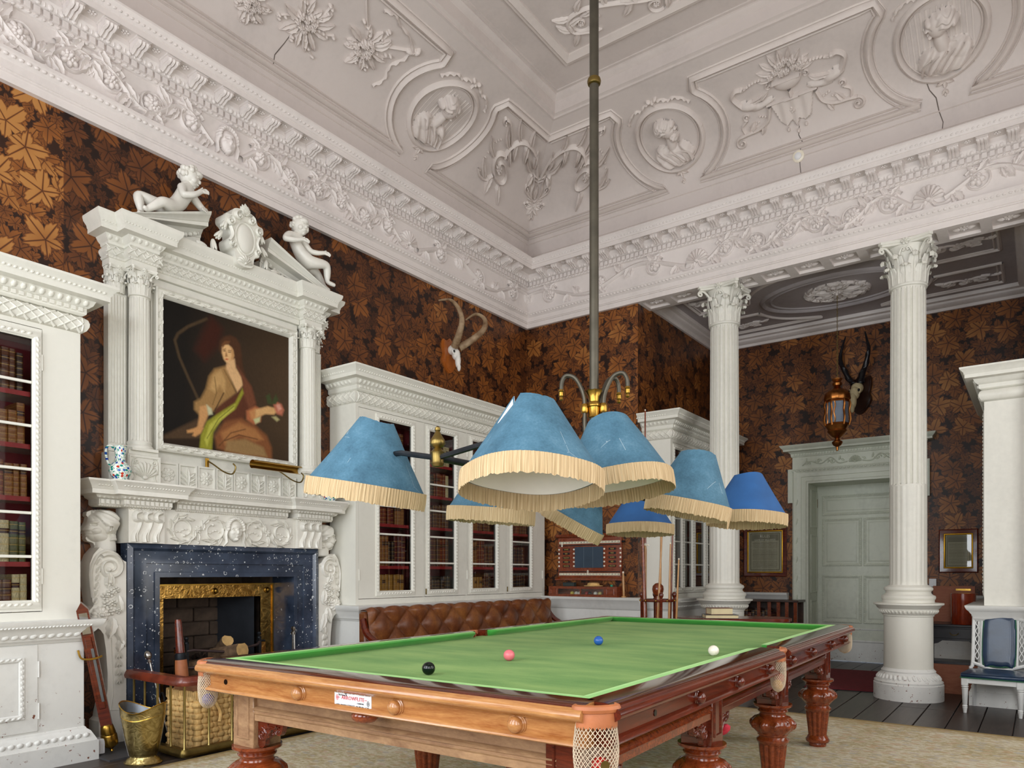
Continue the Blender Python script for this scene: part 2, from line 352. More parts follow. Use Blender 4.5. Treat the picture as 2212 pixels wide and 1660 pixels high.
DARKOAK = wood('dark_oak', '#1c100a', '#4a2c1c', (2, 8, 8), rough=.4)
TERRA = wood('reddish_board', '#8a4b30', '#a8694a', (3, 10, 10), rough=.6, coat=0)
BRASS = plain('old_brass', '#b08a3e', .28, 1, .25, 9, .15, 40)
BRASSD = plain('tarnished_brass', '#7d6a3c', .38, 1, .35, 7, .1, 40)
GILT = plain('copper_gilt', '#b0713a', .35, 1, .4, 12, .2, 60)
IRON = plain('dark_iron', '#33363a', .45, .85, .3, 12, .1)
STEEL = plain('polished_steel', '#a9a6a2', .25, 1, .2, 14)
PEWTER = plain('zinc_liner', '#7d8288', .4, .9, .3, 8)
BLACKM = plain('blackened_metal', '#121316', .5, .3, .3, 8)
RUBBERBLK = plain('black_gloss', '#08090a', .12, 0, .1, 4)
WHITEPL = plain('white_plastic', '#e8e8ea', .35, 0, .03, 4)
IVORY = plain('ivory', '#f0e8d6', .18, 0, .05, 8)
GLASS_D = None
def glass(name, tint=(.96, .98, .97), a=.1, rough=.02):        # thin pane: clear with a faint mirror
    k = NT(name); k.n.remove(k.b); tr = k.n.new('ShaderNodeBsdfTransparent'); tr.inputs[0].default_value = tint + (1,)
    gl = k.n.new('ShaderNodeBsdfGlossy'); gl.inputs[1].default_value = rough; fr = k.n.new('ShaderNodeFresnel'); fr.inputs[0].default_value = 1.5
    mx = k.n.new('ShaderNodeMixShader'); k.t.links.new(k.math('ADD', fr.outputs[0], a * .3, clamp=True), mx.inputs[0]); k.t.links.new(tr.outputs[0], mx.inputs[1]); k.t.links.new(gl.outputs[0], mx.inputs[2])
    k.t.links.new(mx.outputs[0], k.n['Material Output'].inputs[0]); return k.m
GLASS = glass('window_glass')
def vcol(name, rough=.5, attr='Col', bump=0, coat=0, spec=None):            # flat print: colours carried by the mesh
    k = NT(name); a = k.n.new('ShaderNodeVertexColor'); a.layer_name = attr
    if bump: k.bump(k.noise(k.obj(), 160, 3), bump, .002)
    if coat: k.b.inputs['Coat Weight'].default_value = coat
    return k.done(a.outputs[0], rough, spec=spec)
def carved(k_or_name): pass
def lettering(txt, size, mat, parent, loc, rot=(0, 0, 0), align='CENTER', name='lettering', depth=.0006, sx=1):
    c = bpy.data.curves.new(name, 'FONT'); c.body = txt; c.size = size; c.align_x = align; c.align_y = 'CENTER'; c.extrude = depth; c.resolution_u = 2
    c.materials.append(mat); o = bpy.data.objects.new(name, c); me = bpy.data.meshes.new_from_object(o); bpy.data.objects.remove(o); bpy.data.curves.remove(c)
    o = bpy.data.objects.new(name, me); COL.objects.link(o); o.parent = parent; o.location = loc; o.rotation_euler = rot; o.scale = (sx, 1, 1); return o
# ------------------------------------------------------------------ portrait: patches of paint in canvas coordinates (0..1)
PTG = [
    ('3a1a10', 0.03, [(0.351,0.976),(0.282,0.84),(0.229,0.704),(0.298,0.641),(0.406,0.769),(0.438,0.911)]),
    ('4b3826', 0.012, [(0.004,0.052),(0.261,0.219),(0.423,0.242),(0.423,0.093),(-0.0,0.024)]),
    ('2a1d12', 0.01, [(-0.0,0.024),(0.423,0.096),(0.423,0.009),(0.0,-0.005)]),
    ('4a2e1c', 0.01, [(0.409,0.748),(0.416,0.813),(0.446,0.854),(0.494,0.881),(0.544,0.873),(0.577,0.834),(0.589,0.753),(0.599,0.664),(0.622,0.611),(0.577,0.587),(0.544,0.652),(0.532,0.695),(0.454,0.677)]),
    ('d6aa76', 0.007, [(0.433,0.776),(0.448,0.797),(0.483,0.806),(0.512,0.788),(0.526,0.738),(0.511,0.697),(0.49,0.673),(0.467,0.668),(0.445,0.689),(0.432,0.731)]),
    ('b98a58', 0.007, [(0.503,0.796),(0.522,0.775),(0.529,0.732),(0.513,0.687),(0.496,0.674),(0.509,0.734)]),
    ('6a4428', 0.006, [(0.43,0.793),(0.454,0.826),(0.494,0.836),(0.49,0.817),(0.457,0.8),(0.438,0.77)]),
    ('d2a878', 0.008, [(0.473,0.678),(0.532,0.713),(0.542,0.649),(0.589,0.586),(0.602,0.528),(0.555,0.465),(0.511,0.54),(0.457,0.618)]),
    ('9a7648', 0.012, [(0.457,0.64),(0.375,0.6),(0.332,0.535),(0.31,0.441),(0.271,0.361),(0.224,0.327),(0.224,0.274),(0.261,0.242),(0.376,0.293),(0.455,0.365),(0.544,0.456),(0.487,0.579)]),
    ('b8925e', 0.012, [(0.422,0.603),(0.367,0.554),(0.337,0.446),(0.375,0.424),(0.415,0.49),(0.454,0.439),(0.462,0.53)]),
    ('57301f', 0.012, [(0.383,0.309),(0.455,0.38),(0.555,0.459),(0.605,0.529),(0.595,0.587),(0.666,0.541),(0.707,0.398),(0.627,0.336),(0.602,0.226),(0.439,0.23),(0.376,0.235)]),
    ('6b3f2a', 0.012, [(0.549,0.668),(0.619,0.592),(0.673,0.527),(0.709,0.411),(0.652,0.355),(0.602,0.467),(0.602,0.558)]),
    ('7c4c2c', 0.014, [(0.376,0.104),(0.447,0.224),(0.585,0.276),(0.704,0.241),(0.8,0.179),(0.844,0.091),(0.847,-0.001),(0.536,-0.004),(0.392,0.019)]),
    ('a06c40', 0.014, [(0.423,0.14),(0.568,0.243),(0.704,0.211),(0.773,0.144),(0.703,0.119),(0.568,0.146),(0.455,0.056)]),
    ('8f7048', 0.012, [(0.471,0.088),(0.618,0.123),(0.773,0.082),(0.808,0.01),(0.618,0.003),(0.455,0.012)]),
    ('8d8b2c', 0.008, [(0.595,0.504),(0.605,0.468),(0.539,0.336),(0.431,0.244),(0.364,0.131),(0.355,0.003),(0.262,0.0),(0.272,0.097),(0.317,0.204),(0.407,0.281),(0.536,0.383)]),
    ('b3b04a', 0.008, [(0.536,0.372),(0.423,0.269),(0.337,0.185),(0.299,0.065),(0.318,0.024),(0.353,0.144),(0.423,0.228),(0.527,0.334)]),
    ('a5623f', 0.01, [(0.627,0.339),(0.704,0.392),(0.76,0.374),(0.749,0.279),(0.69,0.245),(0.629,0.275)]),
    ('b9804f', 0.01, [(0.652,0.34),(0.704,0.372),(0.73,0.353),(0.712,0.289),(0.669,0.282)]),
    ('cda06a', 0.008, [(0.704,0.364),(0.809,0.41),(0.882,0.407),(0.892,0.381),(0.863,0.354),(0.791,0.345),(0.704,0.3)]),
    ('b9bb8a', 0.008, [(0.687,0.285),(0.746,0.317),(0.742,0.278),(0.704,0.254)]),
    ('b26a52', 0.01, [(0.86,0.435),(0.891,0.46),(0.933,0.448),(0.955,0.407),(0.937,0.36),(0.891,0.365),(0.872,0.393)]),
    ('d09480', 0.008, [(0.882,0.434),(0.915,0.445),(0.933,0.412),(0.904,0.391)]),
    ('3c4426', 0.008, [(0.792,0.488),(0.828,0.511),(0.846,0.451),(0.882,0.521),(0.904,0.478),(0.882,0.439),(0.81,0.429)]),
    ('a9a070', 0.008, [(0.845,0.332),(0.881,0.344),(0.914,0.324),(0.89,0.305)]),
    ('c08e5c', 0.008, [(0.265,0.303),(0.317,0.323),(0.329,0.256),(0.284,0.146),(0.245,0.145),(0.257,0.216)]),
    ('bdbb98', 0.008, [(0.314,0.326),(0.352,0.303),(0.36,0.264),(0.329,0.253)]),
    ('c08c58', 0.007, [(0.257,0.159),(0.292,0.152),(0.272,0.111),(0.232,0.081),(0.21,0.084),(0.219,0.108),(0.173,0.097),(0.17,0.115),(0.217,0.136)]),
    ('4a3020', 0.004, [(0.441,0.751),(0.459,0.758),(0.461,0.751),(0.443,0.745)]),
    ('4a3020', 0.004, [(0.482,0.753),(0.501,0.756),(0.501,0.75),(0.483,0.748)]),
    ('7a5230', 0.004, [(0.438,0.761),(0.46,0.771),(0.462,0.765),(0.44,0.755)]),
    ('7a5230', 0.004, [(0.48,0.765),(0.506,0.77),(0.506,0.764),(0.48,0.759)]),
    ('b05038', 0.004, [(0.457,0.694),(0.473,0.701),(0.486,0.699),(0.473,0.689),(0.459,0.687)]),
    ('9a6a40', 0.005, [(0.464,0.751),(0.477,0.715),(0.457,0.71)]),
]
PTL = [
    ('4d3c28', 0.012, [(0.315,0.949),(0.177,0.853),(0.107,0.783),(0.085,0.732),(0.117,0.62),(0.182,0.486),(0.25,0.357)]),
    ('2a160d', 0.006, [(0.376,0.293),(0.415,0.373),(0.446,0.438)]),
    ('4a2a18', 0.006, [(0.455,0.086),(0.568,0.146),(0.721,0.137)]),
    ('5a3a20', 0.006, [(0.407,0.036),(0.503,0.151),(0.619,0.198)]),
    ('6f5430', 0.005, [(0.375,0.541),(0.391,0.427),(0.36,0.334)]),
    ('5d6018', 0.005, [(0.527,0.356),(0.407,0.24),(0.318,0.082)]),
    ('6e5030', 0.004, [(0.446,0.615),(0.503,0.523),(0.549,0.465)]),
]
def soft_poly(X, Y, P, s):
    d = np.full(X.shape, 1e9); ins = np.zeros(X.shape, bool); n = len(P)
    for i in range(n):
        x0, y0 = P[i]; x1, y1 = P[(i + 1) % n]; dx, dy = x1 - x0, y1 - y0; t_ = np.clip(((X - x0) * dx + (Y - y0) * dy) / (dx * dx + dy * dy + 1e-12), 0, 1)
        d = np.minimum(d, np.hypot(X - x0 - t_ * dx, Y - y0 - t_ * dy)); ins ^= ((y0 > Y) != (y1 > Y)) & (X < (x1 - x0) * (Y - y0) / ((y1 - y0) or 1e-9) + x0)
    return np.clip(.5 + np.where(ins, d, -d) / (2 * s), 0, 1)
def soft_line(X, Y, P, s):
    d = np.full(X.shape, 1e9)
    for (x0, y0), (x1, y1) in zip(P[:-1], P[1:]):
        dx, dy = x1 - x0, y1 - y0; t_ = np.clip(((X - x0) * dx + (Y - y0) * dy) / (dx * dx + dy * dy + 1e-12), 0, 1); d = np.minimum(d, np.hypot(X - x0 - t_ * dx, Y - y0 - t_ * dy))
    return np.clip(1.3 - d / s, 0, 1)
def printed(name, C, w, h, mat, parent, loc, rot=(0, 0, 0), depth=.002):   # a flat coloured sheet: C is (n,m,3) linear colours, standing in x-z
    n, mm = C.shape[:2]; xs = np.linspace(-w / 2, w / 2, mm); zs = np.linspace(0, h, n); vs = [(x, 0, z) for z in zs for x in xs]
    fs = [(j * mm + i, j * mm + i + 1, (j + 1) * mm + i + 1, (j + 1) * mm + i) for j in range(n - 1) for i in range(mm - 1)]
    me = bpy.data.meshes.new(name); me.from_pydata(vs, [], fs); me.materials.append(mat); a = me.color_attributes.new('Col', 'FLOAT_COLOR', 'POINT')
    a.data.foreach_set('color', np.concatenate([C.reshape(-1, 3), np.ones((n * mm, 1))], 1).astype(np.float32).ravel()); o = bpy.data.objects.new(name, me); COL.objects.link(o); o.parent = parent; o.location = loc; o.rotation_euler = rot; return o
def portrait():
    n = 190; U, V = np.meshgrid(np.linspace(0, 1, n), np.linspace(0, 1, n)); rng = np.random.RandomState(3)
    g = np.clip((U - .15) * 1.3, 0, 1)[..., None]; C = np.array(lin('#17130f')) * (1 - g) + np.array(lin('#463524')) * g
    C = C * (1 - .45 * np.clip((V - .75) * 2.2, 0, 1)[..., None]) * (1 - .4 * np.clip((.25 - V) * 3, 0, 1)[..., None])
    for c, s, P in PTL[:1]: m = soft_line(U, V, P, s)[..., None] * .8; C = C * (1 - m) + np.array(lin(c)) * m
    for c, s, P in PTG: m = soft_poly(U, V, P, s)[..., None]; C = C * (1 - m) + np.array(lin(c)) * m
    for c, s, P in PTL[1:]: m = soft_line(U, V, P, s)[..., None] * .7; C = C * (1 - m) + np.array(lin(c)) * m
    nz = rng.rand(n, n); nz = (nz + np.roll(nz, 1, 0) + np.roll(nz, 1, 1) + np.roll(nz, 2, 0)) / 4
    return np.clip(C * (.85 + .3 * nz[..., None]), 0, 1)
# ------------------------------------------------------------------ the room
XC, YC = -1.96, 3.446                                   # axes of the room
def st(o): o['kind'] = 'structure'; return o
def slab(name, mat, rects, ax, at, th, parent=None):    # wall made of rectangles (u0,u1,z0,z1) on plane ax=at, thickness th (signed, away from the room)
    m = MB()
    for u0, u1, z0, z1 in rects:
        if ax == 'x': m.box(min(at, at + th), max(at, at + th), u0, u1, z0, z1)
        else: m.box(u0, u1, min(at, at + th), max(at, at + th), z0, z1)
    o = m.build(name, mat, parent, ang=0)
    return o if parent else st(o)
FY0, FY1, FZ1 = 2.81, 4.08, 1.215                        # hearth opening in the left wall
slab('wall_left', WP_LEFT, [(YR, FY0, 0, 4.5), (FY1, YB, 0, 4.5), (FY0, FY1, FZ1, 4.5)], 'x', XW, -.5)
pl = st(MB().box(XW - .3, PIER_L, YB, YA + .4, 0, 4.5).build('wall_pier_left', WP_BACK, ang=0))
pl.data.materials.append(WP_LEFT)
for p in pl.data.polygons:
    if abs(p.normal.x) > .5: p.material_index = 1
pr = st(MB().box(PIER_R, XR + .3, YB, YA + .4, 0, 4.5).build('wall_pier_right', WP_BACK, ang=0))
DX0, DX1, DZ1 = -2.55, -1.37, 2.44                      # door opening in the alcove wall
slab('wall_alcove', WP_BACK, [(PIER_L, DX0, 0, 4.6), (DX1, PIER_R, 0, 4.6), (DX0, DX1, DZ1, 4.6)], 'y', YA, .5)
def windowed(axes, lo, hi):
    r_ = []; e = lo
    for a in sorted(axes): r_.append((e, a - WW / 2, 0, 4.5)); r_.append((a - WW / 2, a + WW / 2, 0, WZ0)); r_.append((a - WW / 2, a + WW / 2, WZ1, 4.5)); e = a + WW / 2
    return r_ + [(e, hi, 0, 4.5)]
slab('wall_rear', WP_BACK, windowed(WIN_REAR, XW, XR), 'y', YR, -.3)
slab('wall_right', WP_LEFT, windowed(WIN_RIGHT, YR, YB), 'x', XR, .3)
nwin = 0
def window(loc, rz):
    global nwin; nwin += 1
    t = bpy.data.objects.new('window_%d' % nwin, None); COL.objects.link(t); t.location = loc; t.rotation_euler = (0, 0, R(rz)); t['kind'] = 'structure'
    m = MB(); h = WZ1 - WZ0
    m.frame([(0, .06), (.07, .06), (.07, -.02), (0, -.02), (0, .06)], -WW / 2, WW / 2, 0, h)
    m.box(-WW / 2 + .06, WW / 2 - .06, -.03, .01, h / 2 - .03, h / 2 + .03); m.build('sash_frame', PAINTW, t)
    b = MB()
    for i in (1, 2): x = -WW / 2 + WW * i / 3; b.box(x - .012, x + .012, -.02, .005, .06, h - .06)
    for i in (1, 3): b.box(-WW / 2 + .06, WW / 2 - .06, -.02, .005, h * i / 4 - .012, h * i / 4 + .012)
    b.build('glazing_bars', PAINTW, t)
for x in WIN_REAR: window((x, YR - .06, WZ0), 180)
for y in WIN_RIGHT: window((XR + .06, y, WZ0), -90)
# floor: boards run away from the camera
FLOORM = wood('dark_floorboards', '#1d1613', '#4a3f39', (10, .8, 1), rough=.42, scale=1.5, coat=.1)
fl = st(MB().box(XW - .6, XR, YR, YA + .7, -.08, -.025).build('floor', FLOORM, ang=0))
pm = {}
x = XW + .02; k = 0
while x < XR - .2:
    y = YR; k += 1; random.seed(k)
    while y < YA + .5:
        L = random.choice((2.4, 3.0, 3.6)); L = min(L, YA + .62 - y)
        if L < .4: break
        if L not in pm: pm[L] = MB().box(.004, .216, .002, L - .002, -.025, 0, .003).mesh('plank', FLOORM)
        place(pm[L], 'plank', fl, (x, y, random.uniform(-.0012, .0008))); y += L
    x += .22
# cove and ceiling, swept round the room
CV = spline([(.05, 5.2), (.05, 5.39), (.134, 5.663), (.3, 5.83), (.514, 5.947), (.75, 6.03), (.965, 6.092), (1.175, 6.149)], 8)
CARC = [0.]
for i in range(1, len(CV)): CARC.append(CARC[-1] + math.dist(CV[i], CV[i - 1]))
def cove_pt(b):
    b = max(0, min(CARC[-1] - 1e-6, b)); i = max(j for j in range(len(CARC)) if CARC[j] <= b); i = min(i, len(CV) - 2)
    t = (b - CARC[i]) / (CARC[i + 1] - CARC[i]); p0, p1 = CV[i], CV[i + 1]; dp, dz = p1[0] - p0[0], p1[1] - p0[1]; L = math.hypot(dp, dz)
    return p0[0] + dp * t, p0[1] + dz * t, dz / L, -dp / L
def cove_L(a, b, h=0): h *= 1.35; p, z, n_, m_ = cove_pt(b); return (XW + p + n_ * h, a, z + m_ * h)
def cove_B(a, b, h=0): h *= 1.35; p, z, n_, m_ = cove_pt(b); return (a, YB - p - n_ * h, z + m_ * h)
def ringside(prof, side):
    m = MB(); vs = []
    for p, z in prof:
        c = {'L': ((XW + p, YR + p), (XW + p, YB - p)), 'B': ((XW + p, YB - p), (XR - p, YB - p)), 'R': ((XR - p, YB - p), (XR - p, YR + p)), 'F': ((XR - p, YR + p), (XW + p, YR + p))}[side]
        vs += [(c[0][0], c[0][1], z), (c[1][0], c[1][1], z)]
    m.add(vs, [(2 * i, 2 * i + 1, 2 * i + 3, 2 * i + 2) for i in range(len(prof) - 1)]); return m
ctop = [(1.175, 6.149), (1.20, 6.15), (1.20, 6.17), (1.235, 6.18), (1.235, 6.30), (1.25, 6.305), (1.29, 6.335), (1.29, 6.35), (1.32, 6.35), (1.32, 6.362), (1.58, 6.362)]
cm = MB()
for s_ in 'LBRF': cm.merge(ringside(list(CV) + ctop, s_))
P2 = 1.58
cm.box(XW + P2, XR - P2, YR + P2, YB - P2, 6.362, 6.5)
ceil = st(cm.build('ceiling', PLASTER, ang=25))
# the stepped frame of the flat and its relief
fm = MB()
for s_ in 'LBRF': fm.merge(ringside([(1.60, 6.362), (1.60, 6.335), (1.625, 6.335), (1.64, 6.32), (1.67, 6.335), (1.70, 6.345), (1.70, 6.362)], s_))
fm.build('panel_frame', RELIEF, ceil)
# entablature
PROF = [(0, 4.42), (.04, 4.42), (.04, 4.475), (.052, 4.478), (.052, 4.49), (.06, 4.492), (.06, 4.545), (.068, 4.55), (.085, 4.575), (.10, 4.59), (.10, 4.612), (.045, 4.614), (.045, 4.915), (.06, 4.918), (.075, 4.93), (.075, 4.935),
        (.075, 4.985), (.09, 4.988), (.11, 5.0), (.125, 5.03), (.13, 5.035), (.13, 5.075), (.265, 5.075), (.265, 5.062), (.272, 5.062), (.272, 5.108), (.28, 5.11), (.285, 5.13), (.305, 5.165), (.31, 5.17), (.31, 5.185), (.05, 5.2)]
TR = {}
for i, s_ in enumerate('LBRF'): TR[s_] = st(ringside(PROF, s_).build('trim_%d' % (i + 1), CORNICE, ang=25))
def run_L(a, p, z): return (XW + p, a, z)
def run_B(a, p, z): return (a, YB - p, z)
MODS = []
def modillion():
    m = MB(); m.box(-.052, .052, -.125, 0, .062, .075)                        # abacus; front faces -y
    pr_ = [(0, .062), (-.115, .062), (-.12, .05), (-.112, .034), (-.09, .026), (-.06, .03), (-.03, .012), (0, .0)]
    vs = [(s_ * .043, y, z) for s_ in (-1, 1) for y, z in pr_]; n = len(pr_)
    m.add(vs, [tuple(range(n)), tuple(range(2 * n - 1, n - 1, -1))] + [(i, i + n, (i + 1) % n + n, (i + 1) % n) for i in range(n)])
    for q in (-.026, 0, .026): m.tube([(q, y, z - .002) for y, z in pr_[2:]], [.012, .014, .014, .013, .011, .008], 5)
    m.tube([(-.045, -.108, .046), (.045, -.108, .046)], .014, 7); return m.mesh('modillion', CORNICE)
MODM = modillion()
cof = Relief(); cof.flower(0, 0, .03, .012, 6); COFM = cof.mesh('soffit_rosette', CORNICE, fn=lambda x, y, z: (x, y, -z))
def repeat(lo, hi, step, c0): k0 = math.ceil((lo - c0) / step); return [c0 + step * k for k in range(k0, int((hi - c0) // step) + 1)]
for a in repeat(1.2, YB - .30, .2235, YC + .11): place(MODM, 'modillion', TR['L'], (XW + .132, a, 5.0), (0, 0, R(90)))
for a in repeat(1.2, YB - .40, .2235, YC): place(COFM, 'soffit_rosette', TR['L'], (XW + .2, a, 5.073))
for a in repeat(XW + .30, .6, .2235, XC - .02): place(MODM, 'modillion', TR['B'], (a, YB - .132, 5.0))
for a in repeat(XW + .40, .6, .2235, XC + .09): place(COFM, 'soffit_rosette', TR['B'], (a, YB - .2, 5.073))
def bands(fn, lo, hi, parent, rot):
    d = MB()
    for a in repeat(lo, hi, .058, 0):                    # dentils
        vs = [fn(a + da, p, z) for z in (4.938, 4.984) for p in (.074, .098) for da in (-.019, .019)]
        d.add(vs, [(0, 2, 3, 1), (4, 5, 7, 6), (0, 1, 5, 4), (1, 3, 7, 5), (3, 2, 6, 7), (2, 0, 4, 6)])
    tag(d.build('dentils', CORNICE, parent, ang=0), kind='stuff')
    e = Relief()
    for a in repeat(lo, hi, .0745, .02): e.blob(a, 5.012, .022, .024, .018, 0, 7); e.blob(a + .037, 5.012, .006, .022, .016, 0, 5)
    o = e.build('egg_and_dart', CORNICE, parent, fn=lambda x, y, z: fn(x, .105 + z, y)); o['kind'] = 'stuff'
    e = Relief()
    for a in repeat(lo, hi, .045, .01): e.blob(a, 4.926, .017, .009, .012, .5, 6); e.blob(a, 4.575, .018, .013, .014, 0, 6)
    for a in repeat(lo, hi, .03, .01): e.blob(a, 4.484, .011, .006, .006, 0, 5)
    o = e.build('leaf_moulding', CORNICE, parent, fn=lambda x, y, z: fn(x, (.072 if y > 4.8 else .082 if y > 4.53 else .048) + z, y)); o['kind'] = 'stuff'
    e = Relief()
    for a in repeat(lo, hi, .04, 0): e.blob(a, 5.138, .016, .009, .008, .6, 6)
    o = e.build('corona_beading', CORNICE, parent, fn=lambda x, y, z: fn(x, .288 + z, y)); o['kind'] = 'stuff'
bands(run_L, 1.2, YB - .1, TR['L'], 90); bands(run_B, XW + .1, .6, TR['B'], 0)
# frieze: running scrolls of acanthus with roses, broken by shells and masks
FZ = .306
def scroll_unit(L):      # from x=0 to L, y in 0..1 of the frieze height -> returns Relief of the stem and leaves, list of flowers
    rl = Relief(); fl_ = []; n = 3; step = L / n; H_ = FZ
    stem = []
    for i in range(61):
        t = i / 60; x_ = t * L; stem.append((x_, H_ * (.5 + .3 * math.sin(2 * PI * t * n / 2 - .9))))
    rl.rib(stem, [.027 - .007 * (i / 60) for i in range(61)], .036)
    for k in range(n):
        x_ = (k + .5) * step + .02; up = k % 2; cy = H_ * (.46 if up else .54); r0 = step * .36
        rl.spiral(x_, cy, min(r0, .115), 1.05, .016, .03, a0=PI + (.6 if up else -.6), dirn=1 if up else -1, r1=.62, n=26)
        fl_.append((x_, cy, .062 if k == 1 else .05, k)); rl.leaf(x_ + .02, cy + (-.09 if up else .09), .13, .034, .036, .3 if up else -.3, -.4 if up else .4, 1)
        for da, q in ((-.14, 1), (.0, -1), (.14, 1)):
            bx = x_ + da * 1.1 * step / .38; yy = H_ * (.5 + .3 * math.sin(2 * PI * (bx / L) * n / 2 - .9)) if 0 < bx < L else H_ / 2
            ang = (.7 if (up ^ (q < 0)) else -.7)
            rl.leaf(bx, yy, .15, .042, .042, ang, .25 * (1 if ang > 0 else -1), 1)
            rl.leaf(bx, yy, .12, .032, .036, PI - ang * 1.2 if q < 0 else ang * 1.9, 0, 1)
    return rl, fl_
def face_mask(s=1.0):
    r_ = Relief(); S = s
    def fn(X, Y):
        h = hump(X, Y, 0, 0, .052 * S, .072 * S, .05 * S, 0, 2.3)
        h = np.maximum(h, hump(X, Y, 0, -.012 * S, .011 * S, .026 * S, .064 * S)); h = np.maximum(h, hump(X, Y, 0, .028 * S, .044 * S, .02 * S, .052 * S))
        for q in (-1, 1):
            h = h - hump(X, Y, q * .021 * S, .008 * S, .013 * S, .008 * S, .014 * S); h = np.maximum(h, hump(X, Y, q * .021 * S, .006 * S, .009 * S, .005 * S, .045 * S))
            h = np.maximum(h, hump(X, Y, q * .026 * S, -.018 * S, .02 * S, .022 * S, .047 * S))
        h = np.maximum(h, hump(X, Y, 0, -.04 * S, .018 * S, .007 * S, .056 * S)); h = np.maximum(h, hump(X, Y, 0, -.06 * S, .02 * S, .016 * S, .05 * S))
        return h
    r_.field(fn, -.075 * S, .075 * S, -.09 * S, .09 * S, 44)
    for k in range(13): a = PI / 2 + (k - 6) * .27; r_.blob(cos(a) * .058 * S, .012 * S + sin(a) * .068 * S, .022 * S, .015 * S, .045 * S, a + 1.2, 7)
    for q in (-1, 1):
        r_.rib([(q * .055 * S, .02 * S), (q * .07 * S, -.03 * S), (q * .062 * S, -.08 * S), (q * .085 * S, -.11 * S)], [.016 * S, .015 * S, .012 * S, .005 * S], [.03 * S, .03 * S, .025 * S, .012 * S])
    return r_
sh = Relief(); sh.shell(0, -.06, .15, .035, 9, 2.7)
for q in (-1, 1): sh.rib(spline([(q * .02, -.06), (q * .06, -.11), (q * .13, -.12), (q * .2, -.08)], 5), [.02] * 15 + [.008], .024); sh.leaf(q * .03, -.07, .07, .02, .03, -PI / 2 + q * .5, 0, 1)
flM = []
for k in range(3):
    q = Relief()
    if k == 0: q.rose(0, 0, .062, .06)
    elif k == 1: q.flower(0, 0, .08, .042, 9, 2)
    else: q.flower(0, 0, .066, .042, 7, 2, .3)
    flM.append(q)
def frieze(side, centres, masks, lo, hi, parent):
    fn = run_L if side == 'L' else run_B
    mp = lambda x, y, z: fn(x, .045 + z, 4.613 + y)
    cs = sorted(centres); 
    spans = []
    for i, c in enumerate(cs):
        (face_mask(1.35) if c in masks else sh).build('mask' if c in masks else 'shell', CORNICE, parent, fn=lambda x, y, z, c=c: mp(x + c, y + FZ / 2, z))
        for d in (-1, 1):
            if d < 0: end = (cs[i - 1] + c) / 2 if i else lo
            else: end = (cs[i + 1] + c) / 2 if i < len(cs) - 1 else hi
            spans.append((c + d * .13, end - d * .005, d))
    for x0, x1, d in spans:
        L = abs(x1 - x0)
        if L < .3: continue
        rl, fl_ = scroll_unit(L); rl.build('acanthus_scroll', CORNICE, parent, ang=50, fn=lambda x, y, z: mp(x0 + d * x, y, z))
        for fx, fy, fr, kk in fl_: flM[kk].build('rosette', CORNICE, parent, ang=50, fn=lambda x, y, z: mp(x0 + d * fx + x, fy + y, .004 + z))
frieze('L', [1.32, 3.446, 5.57], [3.446], 1.1, YB - .06, TR['L'])
frieze('B', [-3.11, -.85], [], XW + .06, .7, TR['B'])
# alcove: beam soffit with sunk panels, ceiling with mouldings
bm_ = MB().box(PIER_L, PIER_R, YB + .005, 8.15, 4.45, 5.2)
bm_.frame([(0, 0), (.03, 0), (.03, .0)], 0, 1, 0, 1) if False else None
so = st(bm_.build('trim_5', CORNICE, ang=0))
n = 11; w_ = (PIER_R - PIER_L) / n
sp = MB(); sp.box(PIER_L, PIER_R, 7.831, 7.86, 4.42, 4.451); sp.box(PIER_L, PIER_R, 8.09, 8.15, 4.42, 4.451)
for i in range(n + 1): xx = PIER_L + w_ * i; sp.box(max(PIER_L, xx - .045), min(PIER_R, xx + .045), 7.86, 8.09, 4.42, 4.451)
sp.build('soffit_panel_frames', CORNICE, so, ang=0)
sr = Relief(); sr.flower(0, 0, .05, .018, 8, 2); sr.leaf(.02, 0, .07, .02, .015, 0, 0, 1); sr.leaf(-.02, 0, .07, .02, .015, PI, 0, 1); SRM = sr.mesh('soffit_flower', CORNICE, fn=lambda x, y, z: (x, y, -z))
for i in range(n): place(SRM, 'soffit_flower', so, (PIER_L + w_ * (i + .5), 7.975, 4.45))
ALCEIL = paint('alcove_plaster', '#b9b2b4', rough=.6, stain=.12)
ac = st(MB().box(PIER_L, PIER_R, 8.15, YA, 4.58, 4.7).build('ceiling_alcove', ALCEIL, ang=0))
am = MB(); prof = [(0, 4.44), (.03, 4.44), (.03, 4.475), (.05, 4.48), (.09, 4.51), (.10, 4.53), (.14, 4.54), (.15, 4.565), (.15, 4.58)]
vs = []; m_ = len(prof)
for d, z in prof: vs += [(PIER_L + d, 8.15, z), (PIER_L + d, YA - d, z), (PIER_R - d, YA - d, z), (PIER_R - d, 8.15, z)]
am.add(vs, [(i * 4 + j, i * 4 + j + 1, i * 4 + j + 5, i * 4 + j + 4) for i in range(m_ - 1) for j in range(3)]); st(am.build('trim_6', CORNICE, ang=25))
ar = Relief(); cy = 9.25
for a_, b_, w2, h2 in ((.86, .54, .035, .03), (.76, .45, .018, .016)): ar.ring(XC, cy, a_, b_, w2, h2, 56)
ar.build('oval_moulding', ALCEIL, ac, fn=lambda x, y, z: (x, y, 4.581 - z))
ar = Relief(); ar.flower(XC, cy, .09, .04, 8, 2)
